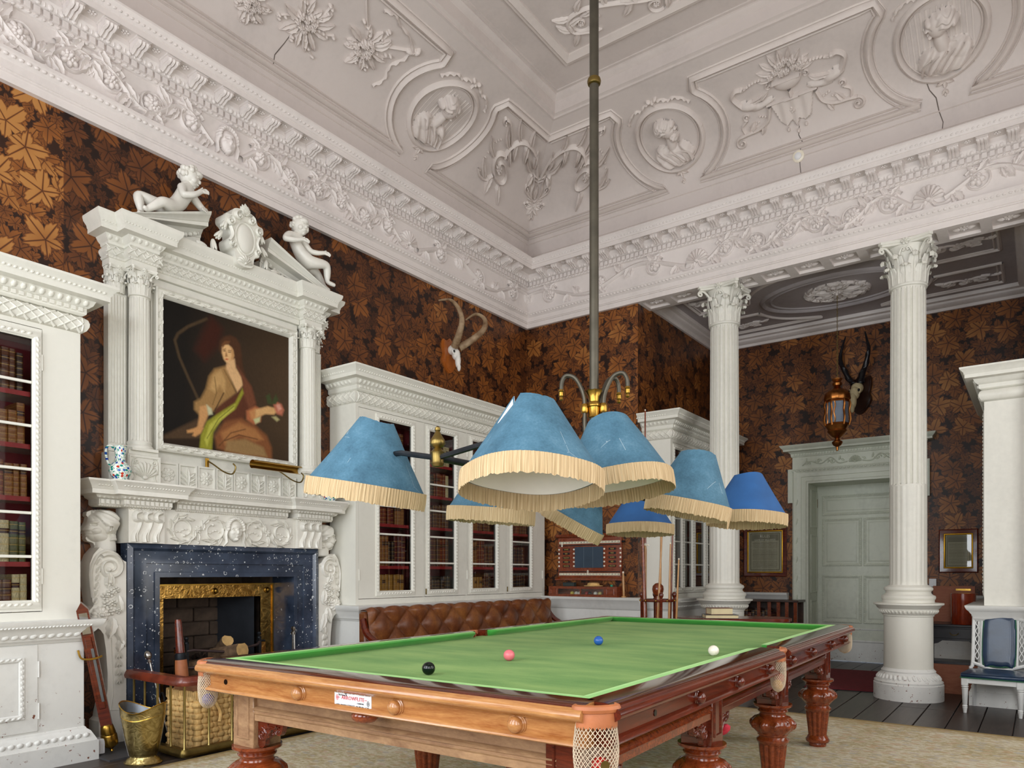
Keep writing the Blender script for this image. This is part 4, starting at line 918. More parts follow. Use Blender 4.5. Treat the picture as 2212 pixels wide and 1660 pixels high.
def column(loc, label):
    t = E('column', label, 'column', loc, group='fluted columns of the alcove')
    m = MB(); m.lathe([(.305, 0), (.305, .15), (.298, .158), (.30, .175), (.285, .185), (.272, .21), (.25, .245), (.235, .26), (.238, .275), (.222, .29), (.217, .30)], 48); m.build('plinth', PAINTW, t)
    q = Relief()
    for k in range(40): q.blob(2 * PI * k / 40 * .27, .222, .016, .028, .014, .5, 6)
    tag(q.build('leaf_moulding', PAINTW, t, fn=lambda x, y, z: ((.262 - (y - .222) * .7 + z) * cos(x / .27), (.262 - (y - .222) * .7 + z) * sin(x / .27), y)), kind='stuff')
    MB().lathe([(.215, .30), (.213, .8)], 48).build('pedestal', PAINT, t)
    m = MB(); m.lathe([(.214, .80), (.222, .805), (.222, .815), (.23, .82), (.25, .85), (.258, .865), (.258, .875), (.27, .88), (.285, .905), (.305, .915), (.305, .93), (.24, .935)], 48); m.build('pedestal_cornice', PAINT, t)
    q = Relief()
    for k in range(44): q.blob(2 * PI * k / 44 * .25, .845, .014, .02, .012, .35, 6)
    tag(q.build('leaf_moulding', PAINT, t, fn=lambda x, y, z: ((.246 + (y - .845) * .5 + z) * cos(x / .25), (.246 + (y - .845) * .5 + z) * sin(x / .25), y)), kind='stuff')
    m = MB(); m.lathe([(.225, .932), (.225, .96), (.232, .968), (.236, .985), (.232, 1.0), (.21, 1.01), (.196, 1.025), (.196, 1.04), (.2, 1.047), (.21, 1.053), (.214, 1.068), (.208, 1.082), (.19, 1.09), (.178, 1.1), (.168, 1.105)], 48); m.build('column_base', PAINT, t)
    m = MB(); pr_ = [(.165, 1.105), (.163, 1.13), (.163, 1.14), (.163, 2.06)]; m.lathe(pr_, 120, fl=flute(20, .035, 2.05, 1.12)); m.build('cabled_shaft', PAINT, t)
    m = MB(); pr_ = [(.163, 2.06), (.162, 2.075), (.161, 2.09), (.158, 2.8), (.153, 3.93), (.152, 3.95), (.151, 3.97), (.151, 3.985)]; m.lathe(pr_, 160, fl=flute(20, .115, 3.96, 2.08)); m.build('shaft', PAINT, t)
    MB().lathe([(.152, 3.98), (.165, 3.985), (.17, 3.998), (.165, 4.01), (.153, 4.012)], 40).build('neck_ring', PAINT, t)
    c = sub('capital', t, (0, 0, 4.01)); H_ = .41; bell, lo, hi, ab, vo, flo, hel, cau = capital_parts(.148, H_, .232)
    bell.build('bell', PAINT, c); ab.build('abacus', PAINT, c)
    lm, hm, vm_, fm_, em, cm_ = lo.mesh('acanthus_leaf', PAINT, 55), hi.mesh('acanthus_leaf', PAINT, 55), vo.mesh('volute', PAINT, 55), flo.mesh('abacus_flower', PAINT, 55), hel.mesh('helix', PAINT, 55), cau.mesh('stem', PAINT, 55)
    for k in range(8): place(lm, 'acanthus_leaf', c, rot=(0, 0, k * PI / 4)); place(hm, 'acanthus_leaf', c, rot=(0, 0, (k + .5) * PI / 4)); place(cm_, 'stem', c, rot=(0, 0, (k + .25) * PI / 4))
    for k in range(4):
        place(vm_, 'volute', c, rot=(0, 0, (k + .5) * PI / 2)); place(em, 'helix', c, rot=(0, 0, k * PI / 2)); T = Matrix.Rotation(k * PI / 2, 4, 'Z') @ Matrix.Translation((0, -.232 * .84, H_ * .94)); o = place(fm_, 'abacus_flower', c); o.matrix_local = T
    return t
column((-1.045, 8.0, 0), 'white fluted column nearest the camera, with Corinthian capital and drum pedestal')
column((-2.875, 8.0, 0), 'white fluted column beside the cue stand, farther of the two')
# ------------------------------------------------------------------ chimneypiece
MC = YC
def bead(mb, x0, x1, step, y, z, a, b, h, rot=0):
    n = max(1, int(round((x1 - x0) / step))); s_ = (x1 - x0) / n
    for k in range(n): mb.blob(x0 + s_ * (k + .5), z, a, b, h, rot, 6)
def front(mb, yf): return lambda x, y, z: (x, yf - z, y)     # relief onto a face looking toward -y at depth yf
FP = E('fireplace', 'white marble and black limestone chimneypiece with carved heads and brass grate', 'fireplace', (XW, MC, 0), 90)
# black fossil limestone architrave, open in the middle
LI = [(0, .05), (0, .15), (.035, .165), (.05, .15), (.055, .14), (.10, .135), (.145, .135), (.148, .118), (.21, .118), (.213, .13), (.25, .13), (.25, -.18)]
m = MB(); vs = []; fs = []; n = len(LI)
for i_, d in LI:
    X, Z = .855 - i_, 1.438 - i_; vs += [(-X, -d, 0), (-X, -d, Z), (X, -d, Z), (X, -d, 0)]
for i in range(n - 1):
    for j in range(3): fs.append((i * 4 + j, i * 4 + j + 1, i * 4 + 5 + j, i * 4 + 4 + j))
m.add(vs, fs); m.build('limestone_surround', LIMESTONE, FP, ang=30)
# marble frieze and shelf
m = MB(); m.box(-.60, .60, -.155, 0, 1.438, 1.70); m.build('frieze_panel', MARBLE, FP, ang=0)
def mantel_block(s_):
    t = sub('mantel_block', FP); x0, x1 = (.60, .865); a, b = (x0, x1) if s_ > 0 else (-x1, -x0)
    MB().box(a, b, -.19, 0, 1.438, 1.69).build('block', MARBLE, t, ang=0)
    for k in range(3):
        xx = a + (b - a) * (k + .7) / 3.4; q = Relief(); q.rib(spline([(xx + .03, 1.665), (xx - .012, 1.645), (xx - .012, 1.61), (xx + .02, 1.6), (xx + .025, 1.58), (xx + .005, 1.53), (xx - .02, 1.49), (xx - .022, 1.445)], 4), .017, [.03 + .012 * math.sin(i * .25) for i in range(29)])
        q.rib(spline([(xx + .035, 1.6), (xx + .02, 1.55), (xx, 1.5), (xx + .002, 1.45)], 4), .012, .022); q.blob(xx, 1.66, .02, .012, .03)
        q.build('scroll', MARBLE, t, ang=50, fn=front(None, -.19))
    q = Relief(); bead(q, a, b, .022, 0, 1.683, .009, .007, .012); tag(q.build('bead_row', MARBLE, t, fn=front(None, -.19)), kind='stuff')
mantel_block(-1); mantel_block(1)
SHP = [(0, 1.69), (.012, 1.69), (.03, 1.70), (.035, 1.708), (.035, 1.74), (.042, 1.742), (.06, 1.752), (.068, 1.768), (.115, 1.77), (.115, 1.80), (.12, 1.805), (.125, 1.82), (.15, 1.85), (.155, 1.855), (.155, 1.868)]
def shelf(x0, x1, yf, l, r_):
    m = MB(); m.mold(SHP, x0, x1, yf, 0, l, r_); m.build('shelf', MARBLE, FP, ang=30)
    d = MB(); n = int((x1 - x0 + .07) / .034)
    lo, hi = x0 - (.035 if l else 0), x1 + (.035 if r_ else 0); n = int((hi - lo) / .034)
    for k in range(n): xx = lo + (hi - lo) * (k + .5) / n; d.box(xx - .011, xx + .011, yf - .048, yf - .034, 1.709, 1.738)
    tag(d.build('dentils', MARBLE, FP, ang=0), kind='stuff')
    q = Relief(); bead(q, lo - .02, hi + .02, .033, 0, 1.755, .013, .011, .014, .5); o = tag(q.build('egg_moulding', MARBLE, FP, fn=front(None, yf - .052)), kind='stuff')
    q = Relief(); bead(q, lo - .05, hi + .05, .022, 0, 1.828, .01, .007, .008, .4); bead(q, lo, hi, .018, 0, 1.697, .008, .006, .007, .4); tag(q.build('leaf_moulding', MARBLE, FP, fn=lambda x, y, z: (x, yf - (.128 if y > 1.75 else .02) - z, y)), kind='stuff')
shelf(-.5, .5, -.15, False, False)
for s_ in (-1, 1):
    shelf(*((.60, .88) if s_ > 0 else (-.88, -.60)), -.20, True, True)
    shelf(*((.88, .975) if s_ > 0 else (-1.02, -.88)), -.13, s_ < 0, s_ > 0)
# frieze carving: mask between two scrolls
face_mask(1.2).build('mask', MARBLE, FP, ang=60, fn=lambda x, y, z: (x + .0, -.155 - z * .9, y + 1.565))
for s_ in (-1, 1):
    q = Relief()
    for cx, a0, dr in ((.19, 0, 1), (.44, PI, 1)):
        q.spiral(cx, 1.555, .105, 1.15, .013, .022, a0=a0 + .5, dirn=dr, r1=.45)
        for k in range(9): a = a0 + k * .62; q.leaf(cx + .095 * cos(a), 1.555 + .095 * sin(a), .07, .016, .02, a + 2.0, -.5, 1)
        for k in range(5): q.blob(cx - .05 + .025 * k, 1.545 + .012 * math.sin(k * 1.3), .011, .008, .016)
    q.flower(.315, 1.56, .035, .02, 6, 2); q.leaf(.315, 1.53, .07, .014, .018, -PI / 2, .1, 1); q.blob(.315, 1.455, .01, .012, .015)
    q.build('acanthus_scroll', MARBLE, FP, ang=50, fn=lambda x, y, z: (s_ * x, -.155 - z, y))
# herms: heads in profile on scrolled, flower-hung tapers
HO = [(-1.044, 1.668), (-1.086, 1.649), (-1.098, 1.599), (-1.116, 1.546), (-1.098, 1.523), (-1.1, 1.51), (-1.094, 1.496), (-1.096, 1.478), (-1.08, 1.457), (-1.044, 1.443), (-1.044, 1.40), (-1.086, 1.349), (-1.109, 1.284), (-1.116, 1.208), (-1.106, 1.143), (-1.096, 1.055), (-1.086, .99), (-1.114, .958), (-1.096, .903), (-1.073, .847), (-1.039, .821), (-1.018, .789), (-1.002, .677), (-.991, .511), (-.991, .40), (-1.008, .292), (-1.02, .239), (-1.026, .20), (-1.05, .18), (-1.05, 0), (-.862, 0), (-.862, 1.3), (-.90, 1.43), (-.905, 1.62), (-.96, 1.672)]
for s_ in (-1, 1):
    t = sub('herm', FP); fx = (lambda x: x) if s_ < 0 else (lambda x: -x)
    # taper
    body = [p for p in HO if p[1] < 1.42]; m = MB(); m.prism([(fx(x), z) for x, z in body], -.15, 0); m.build('taper', MARBLE, t, ang=35)
    # the head, rounded out from its outline
    hd = Relief()
    P_ = np.array([(-1.09, 1.649), (-1.094, 1.625), (-1.083, 1.613), (-1.088, 1.581), (-1.094, 1.569), (-1.099, 1.558), (-1.117, 1.523), (-1.112, 1.517), (-1.101, 1.513), (-1.104, 1.5), (-1.096, 1.492), (-1.101, 1.484), (-1.095, 1.476), (-1.097, 1.46), (-1.086, 1.444), (-1.063, 1.439), (-1.045, 1.43), (-1.038, 1.408), (-1.045, 1.37), (-.892, 1.37), (-.897, 1.458), (-.89, 1.521), (-.885, 1.598), (-.897, 1.653), (-.936, 1.671), (-1.0, 1.671), (-1.063, 1.662)])
    def inside_dist(X, Y):
        d = np.full(X.shape, 1e9); ins = np.zeros(X.shape, bool); n = len(P_)
        for i in range(n):
            x0, y0 = P_[i]; x1, y1 = P_[(i + 1) % n]; dx, dy = x1 - x0, y1 - y0; t_ = np.clip(((X - x0) * dx + (Y - y0) * dy) / (dx * dx + dy * dy), 0, 1)
            d = np.minimum(d, np.hypot(X - x0 - t_ * dx, Y - y0 - t_ * dy)); c = ((y0 > Y) != (y1 > Y)) & (X < (x1 - x0) * (Y - y0) / ((y1 - y0) or 1e-9) + x0); ins ^= c
        return np.where(ins, d, 0)
    def hfn(X, Y):
        d = inside_dist(X, Y); h = np.maximum(hump(X, Y, -.979, 1.583, .105, .09, .085), hump(X, Y, -1.03, 1.54, .085, .1, .066)); h = np.maximum(h, hump(X, Y, -1.02, 1.484, .07, .045, .062, -.3)); h = np.maximum(h, hump(X, Y, -.965, 1.40, .075, .12, .052))
        h = h + hump(X, Y, -1.051, 1.515, .03, .02, .012) + hump(X, Y, -1.066, 1.577, .03, .009, .012, .15) - hump(X, Y, -1.066, 1.56, .022, .012, .024) + hump(X, Y, -1.064, 1.558, .012, .006, .012) + hump(X, Y, -1.10, 1.525, .02, .014, .014) - hump(X, Y, -1.085, 1.491, .022, .004, .012)
        fl_ = -1.062 + np.clip((1.632 - Y) / .1, 0, 1) * .075; hair = (X > fl_) & (Y > 1.45) & ((Y > 1.55) | (X > -.955)) & (d > 0)
        wave = .010 * np.sin(70 * np.hypot(X + 1.04, Y - 1.50) + 2.2 * np.sin(Y * 60 + X * 30)); h = h + np.where(hair, .018 + wave, 0)
        h = h + hump(X, Y, -.972, 1.53, .019, .03, .03, .15) - hump(X, Y, -.972, 1.532, .009, .016, .022, .15)
        e = np.clip(d / .014, 0, 1); return np.where(d > 0, np.maximum(h * np.sqrt(e * (2 - e)), .0015), 0)
    hd.field(hfn, -1.125, -.88, 1.37, 1.68, 100); hd.build('head', MARBLE, t, ang=75, fn=lambda x, y, z: (fx(x), -.06 - z, y))
    MB().prism([(fx(x), z) for x, z in P_], -.061, 0).build('head_back', MARBLE, t, ang=35)
    q = Relief(); q.spiral(-.975, 1.26, .095, 1.7, .016, .03, a0=2.2, dirn=-1, r1=.2); q.rib(spline([(-1.09, 1.05), (-1.1, 1.15), (-1.1, 1.25), (-1.06, 1.34), (-1.0, 1.375), (-.93, 1.35), (-.885, 1.28)], 5), .012, .018)
    for k in range(6): q.leaf(-1.085 + .004 * k, 1.0 + .055 * k, .05, .014, .02, .9, .3, 1)
    q.build('volute', MARBLE, t, ang=55, fn=lambda x, y, z: (fx(x), -.15 - z, y))
    q = Relief(); random.seed(11)
    for (x, z, r_) in ((-.985, 1.15, .03), (-.97, 1.08, .035), (-1.01, 1.055, .03), (-.94, 1.1, .03), (-1.0, 1.0, .035), (-.95, 1.01, .03), (-.98, .95, .038), (-.92, .95, .025)): q.flower(x, z, r_, .035, 6, 1, random.random())
    q.flower(-1.045, .925, .062, .04, 11, 2); q.leaf(-.985, 1.22, .1, .022, .035, -PI / 2 + .3, 0, 0); q.leaf(-.985, 1.22, .11, .022, .035, -PI / 2 - .1, 0, 0); q.leaf(-.92, 1.06, .12, .03, .03, -PI / 2, .2, 1)
    q.leaf(-.96, .9, .14, .04, .03, -PI / 2 + .1, -.3, 1); q.leaf(-.92, .85, .16, .03, .03, -PI / 2, .3, 1); q.leaf(-.9, .76, .1, .03, .025, -PI / 2, -.2, 1)
    q.build('flower_drop', MARBLE, t, ang=55, fn=lambda x, y, z: (fx(x), -.152 - z, y))
    q = Relief()
    for k in range(4):
        zz = .66 - .06 * k
        for d in (-1, 0, 1): q.leaf(-.918 + d * .003, zz, .055, .011, .022, -PI / 2 + d * .35, 0, 0)
    q.build('husk_drop', MARBLE, t, ang=55, fn=lambda x, y, z: (fx(x), -.152 - z, y))
    q = Relief(); q.rib([(-.965, .76), (-.955, .5), (-.955, .36), (-.97, .25), (-.88, .24)], .004, .006); q.build('edge_bead', MARBLE, t, fn=lambda x, y, z: (fx(x), -.15 - z, y))
# firebox with cheeks, brass register plate, grate
SOOT = plain('sooty_brick', '#4c3e33', .9, 0, .45, 9, .5, 30); SLATE = plain('slate_cheek', '#2d3036', .45, 0, .2, 7, .1)
m = MB(); m.box(-.62, .62, .62, .66, 0, 1.25); m.box(-.62, -.58, .18, .66, 0, 1.25); m.box(.58, .62, .18, .66, 0, 1.25); m.box(-.62, .62, .18, .66, 1.2, 1.25); m.build('firebox_shell', SOOT, FP, ang=0)
BKM = MB().box(-.145, .145, -.02, .02, -.058, .058, .008).mesh('firebrick', SOOT)
for r_ in range(8):
    for c_ in range(3):
        if r_ * .125 + .1 > .98: continue
        place(BKM, 'firebrick', FP, (-.3 + .3 * c_ + (.15 if r_ % 2 else 0) - .07, .60 + random.uniform(-.006, .006), .1 + r_ * .125))
for s_ in (-1, 1): m = MB(); m.add([(s_ * .42, .19, 0), (s_ * .30, .6, 0), (s_ * .30, .6, 1.03), (s_ * .42, .19, 1.03)], [(0, 1, 2, 3)]); m.build('iron_cheek', SLATE, FP, ang=0)
m = MB(); vs = []
for x, z in ((.575, 1.12), (.445, 1.015)): vs += [(-x + .03, .175, 0), (-x + .03, .175, z), (x + .03, .175, z), (x + .03, .175, 0)]
for x, z in ((.575, 1.12), (.445, 1.015)): vs += [(-x + .03, .19, 0), (-x + .03, .19, z), (x + .03, .19, z), (x + .03, .19, 0)]
m.add(vs, [(j, j + 1, j + 5, j + 4) for j in range(3)] + [(8 + j, 12 + j, 13 + j, 9 + j) for j in range(3)] + [(4 + j, 5 + j, 13 + j, 12 + j) for j in range(3)] + [(j, 8 + j, 9 + j, j + 1) for j in range(3)])
k = NT('embossed_brass'); v = k.obj(); nz = k.noise(v, 14, 3, .6, 2.0); k.bump(nz, .35, .01); BRE = k.done(k.ramp(nz, [(.3, lin('#86602a')), (.6, lin('#c39a52'))]), .25, 1)
m.build('brass_register', BRE, FP, ang=0)
m = MB(); m.frame([(0, 0), (0, .012), (.012, .012), (.012, 0)], -.552, .604, -.3, 1.13, .175); m.build('brass_rim', BRASS, FP)
for x in (-.48, .03, .54): MB().lathe([(.028, 0), (.028, .006), (.02, .01), (.02, .014), (.014, .024), (.001, .028)], 16).build('boss', BRASS, FP, loc=(x, .175, 1.068), rot=(R(90), 0, 0))
RUST = plain('rusty_iron', '#4e3f3e', .6, .6, .35, 14, .2)
gm = sub('grate', FP)
for s_ in (-1, 1):
    m = MB(); m.box(s_ * .37 - .035, s_ * .37 + .035, .0, .03, 0, .62); m.build('standard_plate', BRE, gm, ang=0)
    m = MB(); m.box(s_ * .33 - .012, s_ * .33 + .012, -.03, 0, 0, .66); m.lathe([(.018, .66), (.018, .672), (.01, .678), (.014, .69), (.018, .7), (.012, .712), (.001, .716)], 12, T=Tm((s_ * .33, -.015, 0))); m.tube([(s_ * .41, .02, .63), (s_ * .33, .02, .63), (s_ * .33, -.02, .63)], .009, 6); m.build('upright', IRON, gm)
for z, b in ((.60, .03), (.47, .0), (.36, 0), (.26, 0)):
    m = MB(); m.tube([(-.33, -.02, z), (-.29, -.05, z + b * .3), (.0, -.075, z - b), (.29, -.05, z + b * .3), (.33, -.02, z + b)], .011, 8); m.build('bar', RUST, gm)
# what burns in it
LOGM = plain('cut_log_end', '#c9a46a', .8, 0, .25, 14, .2); BARK = plain('bark', '#6d5640', .95, 0, .5, 18, .9, 24); ASH = plain('ash_and_chips', '#33251d', .95, 0, .6, 25, .8, 60)
def log(loc, L, r_, rot, label):
    t = E('log', label, 'log', group='logs in the grate', rot=rot); c = Matrix.Rotation(R(90), 4, 'Z'); t.location = (XW - loc[1], MC + loc[0], loc[2])
    m = MB(); m.lathe([(r_, 0), (r_ * .97, L * .5), (r_ * 1.02, L)], 12, fl=lambda a, z, th: a * (1 + .08 * math.sin(3 * th) + .05 * math.sin(7 * th)), cap=False); m.build('bark', BARK, t)
    for z in (0, L): m = MB(); m.lathe([(r_ * .98, z - .001), (r_ * .98, z + .001)], 12, fl=lambda a, z, th: a * (1 + .08 * math.sin(3 * th) + .05 * math.sin(7 * th))); m.build('cut_end', LOGM, t)
log((-.29, .10, .43), .36, .075, (R(82), R(0), R(168)), 'pale split log lying lowest behind the grate bars')
log((-.02, .10, .53), .30, .07, (R(80), R(0), R(105)), 'bark-covered log across the middle of the grate')
log((.06, .16, .56), .2, .05, (R(60), R(10), R(75)), 'short log end propped at the back of the grate')
q = Relief(); random.seed(5)
m = MB()
for k in range(260):
    a = random.uniform(-.28, .28); b = random.uniform(.1, .5); z = .32 + .2 * math.exp(-(a / .2) ** 2) * (1 - abs(b - .32) * 1.5) + random.uniform(-.02, .02); s_ = random.uniform(.008, .02)
    m.box(-s_, s_, -s_ * .6, s_ * .6, -s_ * .4, s_ * .4, T=Tm((a, b, z), (random.uniform(0, 3), random.uniform(0, 3), random.uniform(0, 3))))
ch = m.build('wood_chips', ASH, None, ang=0); ch.location = (XW, MC, 0); ch.rotation_euler = (0, 0, R(90)); tag(ch, 'heap of dark wood chips and embers in the grate', 'embers', kind='stuff')
st(MB().box(XW - .7, XW + .62, 2.25, 4.65, -.02, .012).build('hearth_slab', plain('hearth_stone', '#3b3a3c', .6, 0, .2, 5), ang=0))
# ------------------------------------------------------------------ overmantel
OM = E('overmantel', 'tall cream overmantel with fluted columns and broken pediment above the mantel shelf', 'overmantel', (XW, MC, 0), 90)
MB().box(-.95, .95, -.04, 0, 1.87, 3.45).build('backboard', PAINT, OM, ang=0)
MB().box(-.66, .66, -.10, -.04, 2.06, 3.43).build('frame_ground', PAINT, OM, ang=0)
# pedestal course: shell blocks and the row of flower and leaf panels
for s_ in (-1, 1):
    a, b = (-.875, -.635) if s_ < 0 else (.635, .875)
    t = sub('pedestal_block', OM); m = MB(); m.box(a, b, -.20, 0, 1.87, 2.075); m.mold([(0, 2.075), (-.012, 2.08), (-.012, 2.10), (-.02, 2.115)], a, b, -.20, 0); m.build('block', PAINT, t, ang=30)
    MB().frame([(0, 0), (0, .008), (.012, .008), (.016, 0)], a + .006, b - .006, 1.876, 2.069, -.20).build('raised_border', PAINT, t)
    q = Relief(); cx = (a + b) / 2; q.shell(cx, 1.905, .125, .022, 9, 2.1)
    for d in (-1, 1): q.spiral(cx + d * .065, 2.025, .026, 1.3, .007, .014, a0=PI / 2, dirn=-d); q.rib(spline([(cx + d * .09, 2.02), (cx + d * .09, 1.97), (cx + d * .07, 1.92), (cx + d * .085, 1.89)], 4), .008, .012)
    q.build('shell', PAINT, t, ang=55, fn=front(None, -.20))
    MB().box(*((-.965, -.875) if s_ < 0 else (.875, .965)), -.11, 0, 1.87, 2.09).build('side_block', PAINT, t, ang=0)
    q = Relief(); cx = -.92 if s_ < 0 else .92; q.leaf(cx, 1.89, .17, .03, .018, PI / 2, 0, 1); q.build('side_leaf', PAINT, t, ang=55, fn=front(None, -.11))
MB().box(-.62, .62, -.13, 0, 1.87, 2.06).build('panel_course', PAINT, OM, ang=0)
n = 8; w_ = 1.24 / n
for i in range(n):
    x0 = -.62 + w_ * i; t = sub('carved_panel', OM); MB().frame([(0, 0), (0, .014), (.012, .014), (.018, 0)], x0 + .003, x0 + w_ - .003, 1.876, 2.058, -.13).build('panel_border', PAINT, t)
    q = Relief(); cx = x0 + w_ / 2
    if i % 2 == 0: q.flower(cx, 1.965, .056, .018, 9, 2)
    else:
        for d in (-1, 1):
            for k in range(3): q.leaf(cx + d * .004, 1.89 + .03 * k, .075, .015, .016, PI / 2 - d * (.75 - .12 * k), -d * .35, 1)
        q.leaf(cx, 1.89, .15, .016, .02, PI / 2, 0, 1)
    q.build('flower' if i % 2 == 0 else 'acanthus', PAINT, t, ang=55, fn=front(None, -.13))
# columns and half-hidden pilasters
for s_ in (-1, 1):
    t = sub('column', OM, (s_ * .755, -.125, 0))
    m = MB(); m.box(-.095, .095, -.09, .09, 2.105, 2.125); m.lathe([(.092, 2.125), (.094, 2.137), (.088, 2.148), (.08, 2.153), (.08, 2.16), (.084, 2.166), (.083, 2.176), (.076, 2.183)], 30); m.build('column_base', PAINT, t)
    m = MB(); m.lathe([(.075, 2.183), (.074, 2.2), (.0735, 2.21), (.072, 2.7), (.068, 3.215), (.067, 3.225), (.067, 3.235)], 112, fl=flute(16, .12, 3.22, 2.195)); m.build('shaft', PAINT, t)
    m = MB(); m.lathe([(.067, 3.233), (.075, 3.238), (.075, 3.247), (.067, 3.25)], 24); m.merge(capital_joined(.064, .185, .098), Matrix.Translation((0, 0, 3.248))); m.build('capital', PAINT, t, ang=55)
    p = sub('pilaster', OM, (s_ * .885, -.04, 0)); m = MB(); m.box(-.065, .065, -.03, 0, 2.10, 3.25)
    for k in range(6): m.tube([(-.052 + .0208 * k, -.03, 2.16), (-.052 + .0208 * k, -.03, 3.23)], .0078, 6)
    m.build('fluted_strip', PAINT, p); c = MB(); c.merge(capital_joined(.052, .185, .078), Matrix.Translation((0, 0, 3.248))); c.build('capital', PAINT, p, ang=55)
# entablature, breaking forward over the columns
EP = [(0, 3.432), (0, 3.472), (.008, 3.475), (.014, 3.488), (.003, 3.492), (.016, 3.503), (.026, 3.522), (.026, 3.534), (.016, 3.553), (.003, 3.564), (.012, 3.568), (.014, 3.585), (.03, 3.6), (.04, 3.618), (.044, 3.626), (.10, 3.63), (.10, 3.662), (.104, 3.667), (.108, 3.685), (.128, 3.71), (.134, 3.732), (.134, 3.745)]
def entab(x0, x1, yf, l, r_):
    m = MB(); m.mold(EP, x0, x1, yf, 0, l, r_); m.build('entablature', PAINT, OM, ang=28)
    q = Relief(); lo, hi = x0 - (.03 if l else 0), x1 + (.03 if r_ else 0); bead(q, lo, hi, .046, 0, 3.606, .017, .017, .014); bead(q, lo, hi, .046, 0, 3.606, .004, .016, .012)
    tag(q.build('egg_and_dart', PAINT, OM, fn=lambda x, y, z: (x, yf - .024 - z - (y - 3.6) * .6, y)), kind='stuff')
    q = Relief(); K = max(2, int((hi - lo) / .055))
    for k in range(K):
        a = lo + (hi - lo) * (k + .5) / K
        for d in (-1, 1): q.rib([(a - d * .035, 3.497), (a, 3.528), (a + d * .035, 3.56)], .0055, [.006, .006, .006])
        q.leaf(a - .015, 3.528, .04, .011, .008, .3)
    tag(q.build('laurel_weave', PAINT, OM, ang=55, fn=lambda x, y, z: (x, yf - .004 - z - .022 * math.sqrt(max(0, 1 - ((y - 3.528) / .037) ** 2)), y)), kind='stuff')
    q = Relief(); bead(q, lo, hi, .02, 0, 3.481, .009, .005, .006, .4); bead(q, lo - .07, hi + .07, .022, 0, 3.676, .01, .006, .006, .4); tag(q.build('leaf_moulding', PAINT, OM, fn=lambda x, y, z: (x, yf - (.008 if y < 3.6 else .104) - z, y)), kind='stuff')
entab(-.66, .66, -.13, False, False)
for s_ in (-1, 1):
    a, b = (.665, .85); entab(*((a, b) if s_ > 0 else (-b, -a)), -.205, True, True)
    a, b = (.85, .96); entab(*((a, b) if s_ > 0 else (-b, -a)), -.105, s_ < 0, s_ > 0)
# broken pediment: two raking cornices
RK = [(.0, .0), (.018, 0), (.022, .02), (.045, .045), (.052, .055), (.125, .06), (.125, .09), (.132, .095), (.14, .115), (.165, .14), (.17, .155), (.17, .165), (0, .165)]
for s_ in (-1, 1):
    t = sub('raking_cornice', OM); x0, z0, x1, z1 = -.96, 3.56, -.27, 3.865; m = MB(); n = len(RK)
    vs = [(x if s_ < 0 else -x, -.10 - d, z + h) for x, z in ((x0, z0), (x1, z1)) for d, h in RK]
    vs = [(x, y, max(z, 3.745)) for x, y, z in vs]
    m.add(vs, [(i, i + n, (i + 1) % n + n, (i + 1) % n) for i in range(n)] + [tuple(range(n)), tuple(range(2 * n - 1, n - 1, -1))]); m.build('cornice', PAINT, t, ang=28)
    m = MB(); m.prism([(s_ * .98, 3.74), (s_ * .27, 3.74), (s_ * .27, 3.88), (s_ * .45, 3.81)], -.11, 0); m.build('tympanum', PAINT, t, ang=0)
    q = Relief()
    for k in range(11):
        f = (k + 6.2) / 17.5; x = x0 + (x1 - x0) * f; z = z0 + (z1 - z0) * f; q.blob(x, z + .033, .017, .017, .016, .36, 7); q.blob(x + .023, z + .042, .004, .015, .014, .36, 5)
    tag(q.build('egg_and_dart', PAINT, t, fn=lambda x, y, z: (s_ * -x, -.127 - z, y)), kind='stuff')
# cartouche with scrolls and tulip swags
t = sub('cartouche', OM); D = -.30
ol = spline([(0, 3.68), (.07, 3.70), (.09, 3.78), (.13, 3.80), (.14, 3.86), (.11, 3.90), (.135, 3.97), (.17, 4.0), (.165, 4.05), (.12, 4.06), (.1, 4.11), (.06, 4.13), (.03, 4.13), (0, 4.15)], 4); ol = ol + [(-x, z) for x, z in ol[::-1]]
m = MB(); m.prism(ol, D, -.16); m.build('shield_plate', PAINT, t, ang=40)
q = Relief(); q.ring(0, 3.905, .085, .125, .012, .016, 40); q.ring(0, 3.905, .098, .14, .006, .01, 40); q.build('oval_border', PAINT, t, ang=60, fn=front(None, D))
q = Relief(); q.field(lambda X, Y: hump(X, Y, 0, 3.905, .078, .118, .03, 0, 2), -.09, .09, 3.77, 4.04, 30); q.build('oval_boss', PAINT, t, ang=60, fn=front(None, D))
for s_ in (-1, 1):
    q = Relief(); q.spiral(s_ * .055, 4.07, .035, 1.4, .012, .03, a0=PI / 2, dirn=-s_); q.spiral(s_ * .13, 4.0, .035, 1.4, .012, .03, a0=PI / 2, dirn=s_); q.spiral(s_ * .115, 3.83, .028, 1.4, .01, .028, a0=-PI / 2, dirn=-s_); q.rib(spline([(s_ * .14, 3.84), (s_ * .11, 3.9), (s_ * .13, 3.96)], 5), .013, .025)
    q.build('scroll', PAINT, t, ang=60, fn=front(None, D))
    for k, (x, z, r_) in enumerate(((.165, 3.97, -2.0), (.2, 3.88, -2.2), (.235, 3.79, -1.4), (.33, 3.765, -.3))):
        m = MB()
        for j in range(5): a = 2 * PI * j / 5; m.ball((.012 * cos(a), .012 * sin(a), .0), (.013, .013, .045), 7, 6, T=Tm((0, 0, 0), (.18 * sin(a), -.18 * cos(a), 0)))
        m.build('tulip', PAINT, t, ang=60, loc=(s_ * x, D + .02 + .02 * k, z), rot=(0, s_ * (r_ + PI / 2), 0))
q = Relief()
for k in range(7): q.leaf(0, 4.09, .1 - .012 * abs(k - 3), .016, .03, PI / 2 + (k - 3) * .3, 0, 1)
